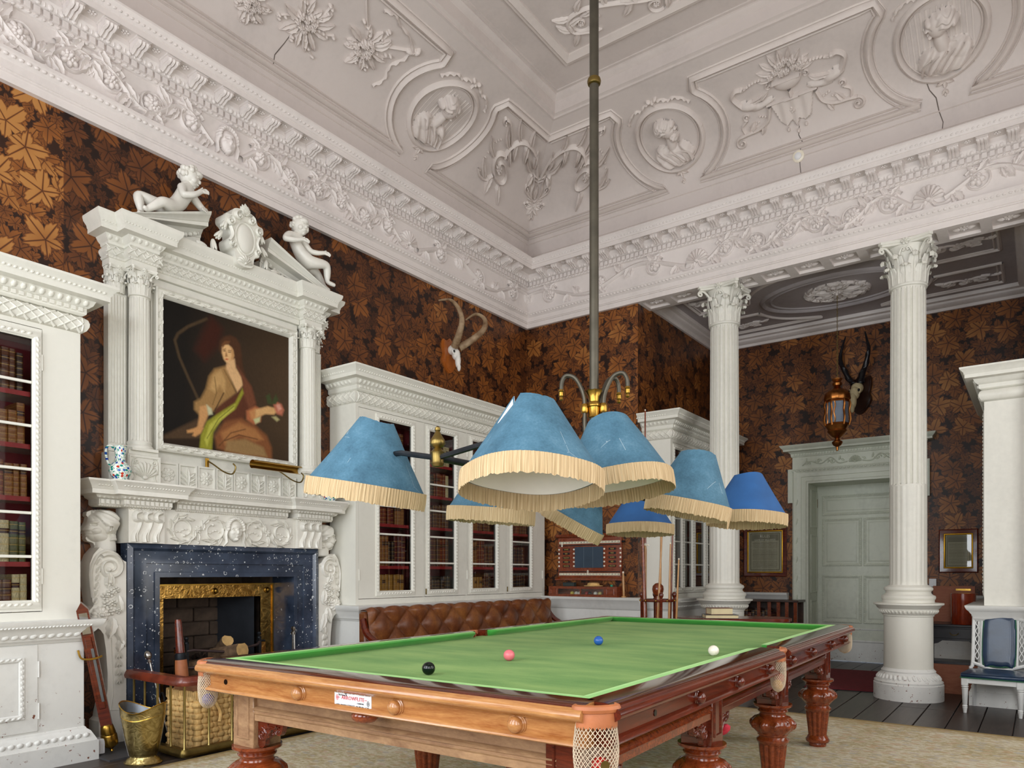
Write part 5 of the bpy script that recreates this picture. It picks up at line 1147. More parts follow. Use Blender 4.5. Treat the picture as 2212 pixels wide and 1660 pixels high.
q.build('crest', PAINT, t, ang=60, fn=front(None, D)); q = Relief(); q.shell(0, 3.70, .075, .025, 7, 2.4); q.build('shell', PAINT, t, ang=60, fn=front(None, D))
# picture: carved frame and canvas
PT = E('painting', 'oil portrait of a seated woman in tan robe and green scarf, carved cream frame', 'painting', (XW + .10, MC - .012, 2.135), 90)
FW, FH = .635, 1.225
MB().frame([(0, 0), (0, .055), (.01, .065), (.018, .05), (.022, .05), (.05, .06), (.066, .035), (.07, .02), (.07, 0)], -FW, FW, 0, FH).build('frame', PAINT, PT, ang=30)
q = Relief()
def vine(x0, z0, x1, z1):
    L = math.hypot(x1 - x0, z1 - z0); n = int(L / .05); a = math.atan2(z1 - z0, x1 - x0)
    for k in range(n):
        f = (k + .5) / n; x, z = x0 + (x1 - x0) * f, z0 + (z1 - z0) * f; sd = 1 if k % 2 else -1
        q.leaf(x - .02 * cos(a), z - .02 * sin(a), .046, .014, .012, a + sd * .55, -sd * .4, 1); q.blob(x - .008 * sd * sin(a), z + .008 * sd * cos(a), .01, .008, .012, a)
i_ = .036
vine(-FW + i_, i_, FW - i_, i_); vine(-FW + i_, FH - i_, FW - i_, FH - i_); vine(-FW + i_, i_, -FW + i_, FH - i_); vine(FW - i_, i_, FW - i_, FH - i_)
tag(q.build('carved_vine', PAINT, PT, ang=55, fn=front(None, -.052)), kind='stuff')
CANV = vcol('oil_paint', .5, bump=.1, spec=.15)
printed('canvas', portrait(), 2 * (FW - .066), FH - .132, CANV, PT, (0, -.022, .066))
# brass picture light on two arms
PLT = E('picture_light', 'long brass picture light on bent arms below the portrait', 'picture light', (XW + .13, MC + .05, 2.08), 90)
m = MB(); m.box(-.03 - .26, -.26, -.006, 0, -.02, .05); m.build('wall_plate', BRASS, PLT)
m = MB(); pr_ = [(.035 * cos(a), .035 * sin(a)) for a in np.linspace(R(-60), R(200), 12)]; vs = [(x, -.21 + b, .02 + a) for x in (-.01, .46) for a, b in pr_]; m.add(vs, [(i, i + 1, i + 13, i + 12) for i in range(11)]); m.build('reflector', BRASS, PLT, ang=60)
for x in (-.27, .38):
    m = MB(); m.tube(spline([(x, -.003, .03), (x + .02, -.05, .0), (x + .06, -.13, -.06), (x + .09, -.2, -.08), (x + .1, -.23, -.03), (x + .09, -.21, .0)], 4), .006, 6); m.build('arm', BRASSD, PLT)
# ------------------------------------------------------------------ putti on the pediment
def skin(name, V, ED, mat, parent, root, lvl=2, extra=None):
    me = bpy.data.meshes.new(name); me.from_pydata([v[0] for v in V], ED, []); o = bpy.data.objects.new(name, me); COL.objects.link(o)
    o.modifiers.new('s', 'SKIN'); sd = o.modifiers.new('d', 'SUBSURF'); sd.levels = lvl; sd.render_levels = lvl
    for i, v in enumerate(V):
        r_ = v[1]; me.skin_vertices[0].data[i].radius = (r_, r_) if not hasattr(r_, '__len__') else r_; me.skin_vertices[0].data[i].use_root = (i == root)
    bpy.context.view_layer.update(); dg = bpy.context.evaluated_depsgraph_get(); m2 = bpy.data.meshes.new_from_object(o.evaluated_get(dg)); bpy.data.objects.remove(o); bpy.data.meshes.remove(me)
    bm = bmesh.new(); bm.from_mesh(m2)
    if extra:
        em = extra.mesh('tmp', mat, 0); bm.from_mesh(em); bpy.data.meshes.remove(em)
    bm.to_mesh(m2); bm.free(); m2.materials.clear(); m2.materials.append(mat); m2.name = name
    m2.polygons.foreach_set('use_smooth', [True] * len(m2.polygons)); m2.update(); ob = bpy.data.objects.new(name, m2); COL.objects.link(ob); ob.parent = parent; return ob
def putto(label, J, look, hairdir, sx=1):
    t = E('putto', label, 'statue', (XW, MC, 0), 90); V = []; ED = []; ix = {}
    def add(n, p, r_, par=None):
        ix[n] = len(V); V.append((p, r_))
        if par is not None: ED.append((ix[par], ix[n]))
    for n, p, r_, par in J: add(n, p, r_, par)
    for h in ('haL', 'haR'):                                   # four fingers and a thumb on each hand
        if h not in ix: continue
        p = Vector(V[ix[h]][0]); el = Vector(V[ix['el' + h[2]]][0]); d = (p - el).normalized(); side = d.cross(Vector((0, -1, .4))).normalized()
        palm = p + d * .018; add(h + 'p', tuple(palm), (.018, .013), h)
        for k in range(4):
            o = side * ((k - 1.5) * .0105); L = (.030, .036, .034, .027)[k]; b = palm + d * .012 + o; add(h + 'f%d' % k, tuple(b), .0068, h + 'p'); add(h + 'g%d' % k, tuple(b + d * L * .6 + Vector((0, 0, -.006))), .0064, h + 'f%d' % k); add(h + 'h%d' % k, tuple(b + d * L + Vector((0, 0, -.016))), .0052, h + 'g%d' % k)
        add(h + 't', tuple(p + side * -.02 + d * .01), .0075, h); add(h + 'u', tuple(p + side * -.03 + d * .03), .006, h + 't')
    hp = Vector(V[ix['head']][0]); lk = Vector(look).normalized(); rt = lk.cross(Vector((0, 0, 1))).normalized(); up = rt.cross(lk)
    ex = MB(); P = lambda a, b, c: tuple(hp + rt * a + up * b + lk * c)
    ex.ball(P(0, 0, 0), .073, 20, 14); ex.ball(P(0, -.03, .022), .052, 16, 10)
    for s_ in (-1, 1): ex.ball(P(s_ * .032, -.024, .044), .027, 12, 8); ex.ball(P(s_ * .026, .008, .062), (.012, .012, .008), 10, 6); ex.ball(P(s_ * .026, .024, .06), (.016, .012, .006), 10, 6); ex.ball(P(s_ * .074, -.01, -.005), (.012, .012, .02), 10, 6)
    ex.ball(P(0, -.012, .078), (.012, .012, .016), 10, 8); ex.ball(P(0, -.04, .068), (.016, .013, .007), 10, 6); ex.ball(P(0, -.064, .05), .016, 10, 8); ex.ball(P(0, .035, .045), (.045, .04, .03), 14, 8)
    body = skin('body', V, ED, MARBLE, t, ix['pelvis'], 2, ex)
    hr = MB(); random.seed(len(label))
    for k in range(46):
        a = random.uniform(0, 2 * PI); b = random.uniform(-.35, 1.0); v = Vector((cos(a) * math.sqrt(max(0, 1 - b * b)), b, sin(a) * math.sqrt(max(0, 1 - b * b))))
        if v.z > .35 and v.y < .72: continue
        c_ = hp + (rt * v.x + up * v.y + lk * v.z) * .073; hr.ball(tuple(c_), random.uniform(.015, .024), 8, 6)
    hr.build('hair', MARBLE, t, ang=80); return t
d = -.19
putto('reclining marble putto on the left slope of the pediment', [
    ('pelvis', (-.56, d, 3.945), .062, None), ('belly', (-.505, d - .01, 4.0), .066, 'pelvis'), ('chest', (-.455, d, 4.095), .064, 'belly'), ('neckb', (-.43, d, 4.16), .04, 'chest'), ('neck', (-.42, d, 4.20), .033, 'neckb'), ('head', (-.405, d, 4.262), .05, 'neck'),
    ('hipF', (-.585, d - .06, 3.94), .055, 'pelvis'), ('knF', (-.66, d - .09, 3.945), .043, 'hipF'), ('caF', (-.72, d - .08, 3.89), .034, 'knF'), ('anF', (-.775, d - .07, 3.84), .022, 'caF'), ('toF', (-.805, d - .09, 3.85), .017, 'anF'),
    ('hipB', (-.60, d + .05, 3.965), .055, 'pelvis'), ('knB', (-.775, d + .06, 3.995), .042, 'hipB'), ('caB', (-.765, d + .04, 3.92), .034, 'knB'), ('anB', (-.755, d + .04, 3.86), .022, 'caB'), ('toB', (-.785, d + .02, 3.84), .017, 'anB'),
    ('shR', (-.50, d - .05, 4.13), .036, 'neckb'), ('elR', (-.51, d - .1, 4.05), .027, 'shR'), ('foR', (-.44, d - .13, 4.07), .024, 'elR'), ('haR', (-.385, d - .13, 4.115), .016, 'foR'),
    ('shL', (-.385, d + .01, 4.13), .036, 'neckb'), ('elL', (-.30, d + .0, 4.055), .027, 'shL'), ('foL', (-.30, d - .05, 4.025), .023, 'elL'), ('haL', (-.335, d - .08, 4.018), .016, 'foL')], (.75, -.62, -.28), 0)
putto('seated marble putto on the right slope of the pediment', [
    ('pelvis', (.665, d, 3.985), .062, None), ('belly', (.615, d - .01, 4.04), .062, 'pelvis'), ('chest', (.575, d, 4.125), .06, 'belly'), ('neckb', (.585, d, 4.175), .038, 'chest'), ('neck', (.598, d, 4.205), .03, 'neckb'), ('head', (.612, d - .01, 4.272), .05, 'neck'),
    ('hipF', (.70, d - .05, 3.975), .056, 'pelvis'), ('knF', (.86, d - .08, 4.0), .044, 'hipF'), ('caF', (.875, d - .06, 3.93), .034, 'knF'), ('anF', (.885, d - .05, 3.86), .022, 'caF'), ('toF', (.955, d - .08, 3.842), .017, 'anF'),
    ('hipB', (.71, d + .04, 3.98), .056, 'pelvis'), ('knB', (.85, d + .06, 3.96), .042, 'hipB'), ('caB', (.90, d + .05, 3.89), .033, 'knB'), ('anB', (.925, d + .04, 3.85), .021, 'caB'), ('toB', (.975, d + .02, 3.825), .016, 'anB'),
    ('shL', (.49, d - .02, 4.155), .036, 'neckb'), ('elL', (.42, d - .05, 4.085), .027, 'shL'), ('foL', (.49, d - .1, 4.085), .023, 'elL'), ('haL', (.555, d - .12, 4.105), .016, 'foL'),
    ('shR', (.645, d - .01, 4.145), .034, 'neckb'), ('elR', (.71, d - .04, 4.075), .026, 'shR'), ('foR', (.755, d - .08, 4.07), .022, 'elR'), ('haR', (.80, d - .1, 4.08), .016, 'foR')], (.12, -.97, -.1), 0)
# ------------------------------------------------------------------ bookcases
REDL = plain('red_shelf_leather', '#9a1f22', .55, 0, .2, 20); INSIDE = plain('crimson_lining', '#842430', .8, 0, .2, 6)
Z_LEDGE, Z_TOP = .92, 2.80
BCP = [(0, 2.905), (.006, 2.908), (.02, 2.918), (.022, 2.925), (.022, 2.955), (.03, 2.958), (.05, 2.975), (.06, 2.998), (.064, 3.003), (.125, 3.008), (.125, 3.04), (.13, 3.045), (.135, 3.06), (.16, 3.085), (.165, 3.09), (.165, 3.105)]
BFP = [(0, 2.795), (.01, 2.80), (.028, 2.815), (.04, 2.84), (.042, 2.86), (.034, 2.885), (.012, 2.903), (0, 2.907)]
LGP = [(0, .775), (.012, .778), (.018, .79), (.03, .80), (.04, .83), (.06, .855), (.065, .865), (.07, .87), (.085, .885), (.095, .905), (.098, .92), (.0, .922)]
BSP = [(0, .22), (.008, .215), (.012, .205), (.03, .19), (.045, .16), (.055, .14), (.058, .13), (.065, .128), (.065, 0)]
def carve_line(q, x0, z0, x1, z1, s=.03, w=.011, h=.008):
    L = math.hypot(x1 - x0, z1 - z0); n = max(1, int(L / s)); a = math.atan2(z1 - z0, x1 - x0)
    for k in range(n): f = (k + .5) / n; q.blob(x0 + (x1 - x0) * f, z0 + (z1 - z0) * f, s * .52, w * .7, h, a + .45, 6)
def bookcase(name, label, loc, rz, W, doors, left=True, right=True, dl=.41, du=.36, lower=True, shelves=(.95, 1.29, 1.70, 2.03, 2.36), glassmat=None, carve=(None, None)):
    """front toward -y; x runs 0..W; doors = [(x0,x1,g0,g1)]"""
    t = E(name, label, 'bookcase', loc, rz); yl, yu = -dl, -du
    MB().mold(BSP[::-1], 0, W, yl, 0, left, right).build('plinth', PAINTW, t, ang=28)
    m = MB()
    if lower: m.box(0, W, yl, 0, .2, .79)
    else: m.box(0, W, yl, 0, .2, .79)
    m.build('lower_body', PAINTW, t, ang=0)
    MB().mold(LGP, 0, W, yl, 0, left, right).build('ledge', PAINTW, t, ang=28)
    m = MB(); m.box(0, .03, yu + .03, 0, .92, 2.80); m.box(W - .03, W, yu + .03, 0, .92, 2.80); m.box(.03, W - .03, yu + .03, 0, 2.74, 2.80); m.build('case', PAINT, t, ang=0)
    MB().box(.03, W - .03, -.02, 0, .92, 2.74).build('back_panel', INSIDE, t, ang=0)
    # fixed front between and around the doors
    f = MB(); xs = 0
    for x0, x1, g0, g1 in doors:
        if x0 > xs + .002: f.box(xs, x0, yu, yu + .03, .92, 2.80)
        f.box(x0, x1, yu, yu + .03, 2.765, 2.80); f.box(x0, x1, yu, yu + .03, .92, .975); xs = x1
    if W > xs + .002: f.box(xs, W, yu, yu + .03, .92, 2.80)
    f.build('face_frame', PAINT, t, ang=0)
    MB().mold(BFP, 0, W, yu, 0, left, right).build('pulvinated_frieze', PAINT, t, ang=50)
    MB().mold(BCP, 0, W, yu - .02, 0, left, right).build('cornice', PAINT, t, ang=28)
    c0, c1 = carve[0] if carve[0] is not None else 0, carve[1] if carve[1] is not None else W
    d = MB(); n = int((c1 - c0) / .042)
    for k in range(n): x = c0 + (c1 - c0) * (k + .5) / n; d.box(x - .013, x + .013, yu - .056, yu - .041, 2.928, 2.953)
    tag(d.build('dentils', PAINT, t, ang=0), kind='stuff')
    q = Relief(); bead(q, c0 - .03, c1 + .03, .05, 0, 2.98, .018, .019, .014); bead(q, c0 - .1, c1 + .1, .03, 0, 3.055, .013, .009, .007, .5); tag(q.build('egg_moulding', PAINT, t, fn=lambda x, y, z: (x, yu - .062 - (y - 2.965) * .6 - z if y < 3.02 else yu - .152 - z, y)), kind='stuff')
    q = Relief(); n = int((c1 - c0) / .075)
    for k in range(n + 1):
        a = c0 + (c1 - c0) * k / n
        for dd in (-1, 1):
            P_ = [(a + dd * (u - .5) * .14, 2.80 + .10 * u) for u in np.linspace(0, 1, 6)]; P_ = [(min(max(x, c0), c1), z) for x, z in P_]; q.rib(P_, .0065, .008)
    tag(q.build('ribbon_weave', PAINT, t, ang=60, fn=lambda x, y, z: (x, yu - z - .041 * math.sqrt(max(0, 1 - ((y - 2.851) / .054) ** 2)), y)), kind='stuff')
    if left:
        q = Relief(); n = 5
        for k in range(n):
            for dd in (-1, 1): P_ = [(min(max(du * (k + .5) / n + dd * (u - .5) * .12, 0), du), 2.80 + .10 * u) for u in np.linspace(0, 1, 6)]; q.rib(P_, .0065, .008)
        bead(q, 0, du, .05, 0, 2.98, .018, .019, .014); bead(q, -.02, du, .03, 0, 3.055, .013, .009, .007, .5)
        tag(q.build('side_carving', PAINT, t, ang=60, fn=lambda x, y, z: (-z - (.041 * math.sqrt(max(0, 1 - ((y - 2.851) / .054) ** 2)) if y < 2.91 else (.042 + (y - 2.965) * .6 if y < 3.02 else .132)), -x, y)), kind='stuff')
    q = Relief(); carve_line(q, c0 - .02, .885, c1 + .02, .885, .02, .008, .006); carve_line(q, c0 - .02, .828, c1 + .02, .828, .05, .022, .01); carve_line(q, c0 - .02, .165, c1 + .02, .165, .045, .026, .012)
    tag(q.build('ledge_carving', PAINTW, t, ang=60, fn=lambda x, y, z: (x, yl - z - (.085 if y > .87 else .04 if y > .5 else .042), y)), kind='stuff')
    for i, (x0, x1, g0, g1) in enumerate(doors):
        dr = sub('door', t); y0 = yu - .002; z0, z1, gz0, gz1 = .98, 2.76, 1.05, 2.69
        m = MB(); m.box(x0 + .003, g0, y0, y0 + .03, z0, z1); m.box(g1, x1 - .003, y0, y0 + .03, z0, z1); m.box(g0, g1, y0, y0 + .03, z0, gz0); m.box(g0, g1, y0, y0 + .03, gz1, z1); m.build('door_frame', PAINT, dr, ang=0)
        MB().frame([(-.05, 0), (-.05, .008), (-.042, .012), (-.012, .014), (-.006, .008), (0, -.012), (0, -.03)], g0, g1, gz0, gz1, y0).build('glazing_moulding', PAINT, dr, ang=30)
        q = Relief()
        for a in ((g0 - .027, gz0 - .02, g0 - .027, gz1 + .02), (g1 + .027, gz0 - .02, g1 + .027, gz1 + .02), (g0, gz0 - .027, g1, gz0 - .027), (g0, gz1 + .027, g1, gz1 + .027)): carve_line(q, *a, .034, .014, .009)
        tag(q.build('carved_leaf', PAINT, dr, ang=60, fn=front(None, y0 - .011)), kind='stuff')
        for k in range(1, 6): zz = gz0 + (gz1 - gz0) * k / 6; MB().box(g0, g1, y0 + .004, y0 + .02, zz - .009, zz + .009, .003).build('glazing_bar', PAINT, dr)
        for k in range(6): a, b = gz0 + (gz1 - gz0) * k / 6, gz0 + (gz1 - gz0) * (k + 1) / 6; MB().add([(g0, y0 + .012, a + .009), (g1, y0 + .012, a + .009), (g1, y0 + .012, b - .009), (g0, y0 + .012, b - .009)], [(0, 1, 2, 3)]).build('pane', glassmat or GLASS, dr, ang=0)
        for zz in (1.2, 2.55): MB().tube([(x1 - .003 if i % 2 else x0 + .003, y0 - .004, zz - .05), (x1 - .003 if i % 2 else x0 + .003, y0 - .004, zz + .05)], .006, 6).build('hinge', PAINT, dr)
        if i % 2 == 1 or len(doors) == 1: MB().box(x0 + .012, x0 + .022, y0 - .012, y0, 1.0, 1.06, .003).build('bolt', BRASSD, dr)
    sh_ = []
    for k, z in enumerate(shelves):
        s_ = sub('shelf', t); MB().box(.03, W - .03, yu + .04, -.02, z - .022, z).build('board', PAINT, s_, ang=0)
        MB().box(.03, W - .03, yu + .036, yu + .04, z - .03, z).build('red_edge', REDL, s_, ang=0)
    return t
BKC = [('brown', '#5f3520'), ('tan', '#8f5a2e'), ('russet', '#7a3620'), ('dark brown', '#38231a'), ('cream', '#c9b98e'), ('olive', '#5a5a32'), ('ochre', '#a3742f'), ('maroon', '#5a1e1c')]
def book_meshes():
    out = []
    for ci, (cn, hx) in enumerate(BKC):
        k = NT('book_leather_' + cn.replace(' ', '_')); v = k.obj(); z = k.node('SeparateXYZ', 2, Vector=v); f = k.noise(v, 14, 4, .65); c = lin(hx)
        base = k.ramp(f, [(.28, [x * .5 for x in c]), (.55, c), (.78, [min(1, x * 1.7) for x in c])])
        fr = k.math('FRACT', k.math('MULTIPLY', z, 6.0)); gold = k.math('MULTIPLY', k.math('LESS_THAN', k.math('ABSOLUTE', k.math('SUBTRACT', fr, .5)), .05), k.math('GREATER_THAN', k.noise(v, 60, 2), .42))
        lab = k.math('MULTIPLY', k.math('GREATER_THAN', z, .68), k.math('LESS_THAN', z, .8)); oi = k.node('ObjectInfo', 5) 
        base = k.mix(k.math('MULTIPLY', lab, k.math('GREATER_THAN', oi, .5)), base, lin('#3a1512')); mt = k.done(k.mix(k.math('MULTIPLY', gold, .75), base, lin('#c9a050')), .45)
        m = MB(); prof = [(-.5, 0), (-.47, -.09), (-.25, -.16), (0, -.18), (.25, -.16), (.47, -.09), (.5, 0), (.5, 1), (-.5, 1)]; zs = [0, .01]
        for b in range(5): zz = .12 + .17 * b; zs += [zz - .012, zz - .006, zz + .006, zz + .012]
        zs += [.99, 1]; vs = []; n = len(prof)
        for j, z_ in enumerate(zs):
            e = .04 if (j >= 2 and j < len(zs) - 2 and (j - 2) % 4 in (1, 2)) else 0
            for x, y in prof: vs.append((x, (y - e if y < 0 else y) * (.09 if y < 0 else 1), z_))
        fs = [(i * n + j, i * n + (j + 1) % n, (i + 1) * n + (j + 1) % n, (i + 1) * n + j) for i in range(len(zs) - 1) for j in range(n)] + [tuple(range(n - 1, -1, -1)), tuple(range((len(zs) - 1) * n, len(zs) * n))]
        m.add(vs, fs); out.append(m.mesh('book', mt, 50))
    return out
BOOKS = book_meshes(); ORD = 'first second third fourth fifth sixth seventh eighth ninth tenth eleventh twelfth thirteenth fourteenth fifteenth'.split()
def shelve(T, x0, x1, z, hmax, depth, yfront, where, group, palette, seed, fill=1.0, tmin=.03, tmax=.055):
    random.seed(seed); x = x0 + .004; k = 0; pi_ = random.choice(palette); hh = hmax * random.uniform(.72, .9)
    while True:
        if random.random() < .28: pi_ = random.choice(palette); hh = hmax * random.uniform(.66, .93)
        w_ = random.uniform(tmin, tmax)
        if x + w_ > x0 + (x1 - x0) * fill or k >= 15: break
        h = hh * random.uniform(.97, 1.0); o = bpy.data.objects.new('book', BOOKS[pi_]); COL.objects.link(o)
        o.matrix_world = T @ Matrix.Translation((x + w_ / 2, yfront + random.uniform(0, .02), z)) @ Matrix.Diagonal((w_ * .97, depth, h, 1))
        tag(o, '%s leather book, %s from left on %s' % (BKC[pi_][0], ORD[k], where), 'book', group); x += w_; k += 1
SHZ = (.95, 1.29, 1.70, 2.03, 2.36); SHN = ('bottom shelf', 'second shelf up', 'third shelf up', 'fourth shelf up', 'top shelf'); SHH = (.30, .36, .28, .28, .28)
# the long bookcase behind the sofa
MX = 4.56; DR = [(.035, .92, .297, .733), (.925, 1.605, 1.003, 1.397), (1.612, 2.325, 1.704, 2.132), (2.332, 3.105, 2.458, 2.828)]
bookcase('bookcase', 'long white glazed bookcase with four doors behind the leather sofa', (XW, MX, 0), 90, 3.155, DR, True, True)
TM = Matrix.Translation((XW, MX, 0)) @ Matrix.Rotation(R(90), 4, 'Z')
for i, (a, b, g0, g1) in enumerate(DR):
    for k, z in enumerate(SHZ): shelve(TM, g0 + .0, g1 - .0, z + .001, SHH[k], .2, -.322, '%s, %s glazed door beyond fireplace' % (SHN[k], ORD[i]), 'books behind the %s door of the long bookcase' % ORD[i], [0, 0, 1, 2, 3, 3, 4, 6] if k > 2 else [0, 0, 1, 2, 3, 3, 6, 7], i * 10 + k, .99 if (i + k) % 4 else .9, .034, .058)
# the bookcase by the left edge of the picture
LX_ = .42
bookcase('bookcase', 'white glazed bookcase at the left edge, beside the fireplace', (XW, LX_, 0), 90, 1.765, [(.55, 1.02, .62, .96), (1.02, 1.54, 1.05, 1.483)], False, True, carve=(1.0, 1.765))
TL_ = Matrix.Translation((XW, LX_, 0)) @ Matrix.Rotation(R(90), 4, 'Z')
for k, z in enumerate(SHZ): shelve(TL_, 1.13, 1.483, z + .001, SHH[k], .2, -.322, '%s of leftmost bookcase' % SHN[k], 'books in the leftmost bookcase', ([4, 6, 0, 4], [4, 5, 5, 3, 4], [1, 2, 1, 2], [2, 1, 1], [4, 0, 4, 3])[k], 70 + k, 1, .034, .052)
lo = bpy.data.objects['bookcase.001']
for x0, x1 in ((.65, 1.17), (1.17, 1.495)):
    dr = sub('cupboard_door', lo); MB().box(x0 + .004, x1 - .004, -.418, -.41, .235, .77).build('leaf', PAINTW, dr, ang=0)
    if x0 < 1:
        MB().frame([(0, 0), (0, .008), (.02, .01), (.028, 0)], x0 + .08, 1.42, .32, .70, -.418) 
    q = Relief()
    if x0 < 1:
        fr_ = MB(); fr_.frame([(0, 0), (0, .008), (.022, .008), (.03, 0)], .80, 1.415, .32, .70, -.4205); fr_.build('panel_moulding', PAINTW, dr, ang=30)
        for a in ((.81, .33, 1.405, .33), (.81, .69, 1.405, .69), (1.403, .33, 1.403, .69)): carve_line(q, *a, .03, .012, .006)
        tag(q.build('carved_leaf', PAINTW, dr, ang=60, fn=front(None, -.428)), kind='stuff')
for z in (.62, .36): MB().tube([(1.497, -.42, z - .05), (1.497, -.42, z + .05)], .006, 6).build('hinge', PAINTW, lo)
# the pair facing each other inside the alcove
DKG = glass('dark_reflecting_glass', (.55, .6, .6), .5)
bookcase('bookcase', 'white glazed bookcase in the alcove behind the cue stand', (PIER_L, 7.95, 0), 90, 2.05, [(.06, .36, .11, .31), (.36, .68, .41, .63), (.68, 1.1, .74, 1.04), (1.1, 1.5, 1.16, 1.44), (1.5, 2.0, 1.56, 1.94)], True, True, glassmat=DKG)
bookcase('bookcase', 'plain white bookcase side at the right edge, behind the chair', (PIER_R, 10.0, 0), -90, 2.05, [(.1, .7, .16, .64), (.72, 1.32, .78, 1.26), (1.34, 1.95, 1.4, 1.88)], True, True)
# ------------------------------------------------------------------ alcove door
dxc = (DX0 + DX1) / 2; hw = (DX1 - DX0) / 2
ds = bpy.data.objects.new('trim_7', None); COL.objects.link(ds); ds.location = (dxc, YA, 0); ds['kind'] = 'structure'
m = MB(); J = [(-.0, .0), (0, .05), (.02, .062), (.05, .045), (.06, .04), (.11, .04), (.115, .03), (.17, .03), (.18, .045), (.205, .045), (.205, -.45)]
vs = []; n = len(J)
for i_, d in J:
    X, Z = hw + .2 - i_, DZ1 + .2 - i_; vs += [(-X, -d, 0), (-X, -d, Z), (X, -d, Z), (X, -d, 0)]
m.add(vs, [(i * 4 + j, i * 4 + j + 1, i * 4 + 5 + j, i * 4 + 4 + j) for i in range(n - 1) for j in range(3)]); m.build('architrave', DOORP, ds, ang=30)
for s_ in (-1, 1):
    m = MB(); m.box(*sorted((s_ * (hw + .2), s_ * (hw + .26))), -.055, 0, 2.18, DZ1 + .2); m.build('shouldered_ear', DOORP, ds, ang=0)
    q = Relief()
    for k in range(17): q.leaf(s_ * (hw + .165), .18 + k * .13, .11, .022, .02, PI / 2 + .25 * (-1) ** k, 0, 1)
    tag(q.build('carved_leaf', DOORP, ds, ang=55, fn=front(None, -.035)), kind='stuff')
    j = sub('panelled_jamb', ds)
    for z0, z1 in ((.1, .85), (.95, 1.75), (1.85, 2.36)):
        f_ = MB(); f_.frame([(0, 0), (0, .006), (.012, .01), (.03, 0)], .05, .38, z0, z1); f_.build('jamb_panel', DOORP, j, fn=lambda x, y, z: (s_ * (hw - .006 + y * 1.0), x + .03, z))
MB().box(-hw - .2, hw + .2, -.05, 0, DZ1 + .2, 2.80).build('door_frieze', DOORP, ds, ang=0)
q = Relief(); bead(q, -hw - .22, hw + .22, .05, 0, DZ1 + .175, .02, .016, .016)
tag(q.build('egg_moulding', DOORP, ds, fn=front(None, -.055)), kind='stuff')
MB().mold([(0, 2.80), (.012, 2.803), (.016, 2.815), (.02, 2.845), (.035, 2.86), (.05, 2.872), (.1, 2.876), (.1, 2.9), (.115, 2.915), (.135, 2.94), (.14, 2.955)], -hw - .2, hw + .2, -.05, 0).build('door_cornice', DOORP, ds, ang=28)
d = MB()
for k in range(44): x = -hw - .2 + (2 * hw + .4) * (k + .5) / 44; d.box(x - .011, x + .011, -.083, -.068, 2.818, 2.843)
tag(d.build('dentils', DOORP, ds, ang=0), kind='stuff')
q = Relief(); q.shell(0, 2.675, .09, .025, 9, 2.6)
q.build('shell', DOORP, ds, ang=55, fn=front(None, -.05))
for s_ in (-1, 1):
    q = Relief(); q.rib(spline([(s_ * .09, 2.69), (s_ * .2, 2.68), (s_ * .3, 2.76), (s_ * .42, 2.69), (s_ * .55, 2.73), (s_ * .66, 2.68)], 6), .009, .016)
    q.spiral(s_ * .28, 2.715, .035, 1.2, .008, .014, a0=0, dirn=s_); q.spiral(s_ * .46, 2.735, .03, 1.2, .008, .014, a0=PI, dirn=-s_); q.flower(s_ * .6, 2.71, .03, .014, 6)
    for k in range(8): q.leaf(s_ * (.13 + .07 * k), 2.70 + .02 * math.sin(k * 2), .06, .014, .014, (PI / 2 + .6 * (-1) ** k), .3, 1)
    q.build('foliate_scroll', DOORP, ds, ang=55, fn=front(None, -.05))
dr = bpy.data.objects.new('door_1', None); COL.objects.link(dr); dr.location = (dxc, 10.80, 0); dr['kind'] = 'structure'
MB().box(-hw, hw, 0, .05, .012, DZ1 - .0).build('door_leaf', DOORP, dr, ang=0)
PN = [(-.5 + .01, .5 - .01, 2.05, 2.27), (-.49, -.04, 1.345, 1.946), (.04, .49, 1.345, 1.946), (-.49, -.04, .56, 1.157), (.04, .49, .56, 1.157)]
for x0, x1, z0, z1 in PN:
    p = sub('door_panel', dr); m = MB(); m.frame([(-.03, 0), (-.03, .01), (-.02, .016), (0, .006), (.02, -.004), (.035, .006), (.05, .008)], x0, x1, z0, z1, 0); m.box(x0 + .05, x1 - .05, -.008, 0, z0 + .05, z1 - .05); m.build('panel', DOORP, p, ang=30)
    q = Relief()
    for a in ((x0 - .015, z0, x0 - .015, z1), (x1 + .015, z0, x1 + .015, z1), (x0, z0 - .015, x1, z0 - .015), (x0, z1 + .015, x1, z1 + .015)): carve_line(q, *a, .028, .012, .007)
    tag(q.build('carved_bead', DOORP, p, ang=60, fn=front(None, -.012)), kind='stuff')
MB().mold([(0, .27), (.006, .272), (.012, .285), (.004, .30), (0, .30)], -hw, hw, 0, .01, False, False).build('lower_moulding', PAINTW, dr)
MB().mold([(0, .44), (.006, .442), (.01, .45), (0, .46)], -hw, hw, 0, .01, False, False).build('upper_moulding', PAINTW, dr)
MB().box(-hw, hw, -.008, 0, .012, .27).build('kick_board', PAINTW, dr, ang=0)
for z in (.4, 2.2): MB().tube([(-hw + .004, -.006, z - .06), (-hw + .004, -.006, z + .06)], .008, 8).build('hinge', BRASSD, dr)
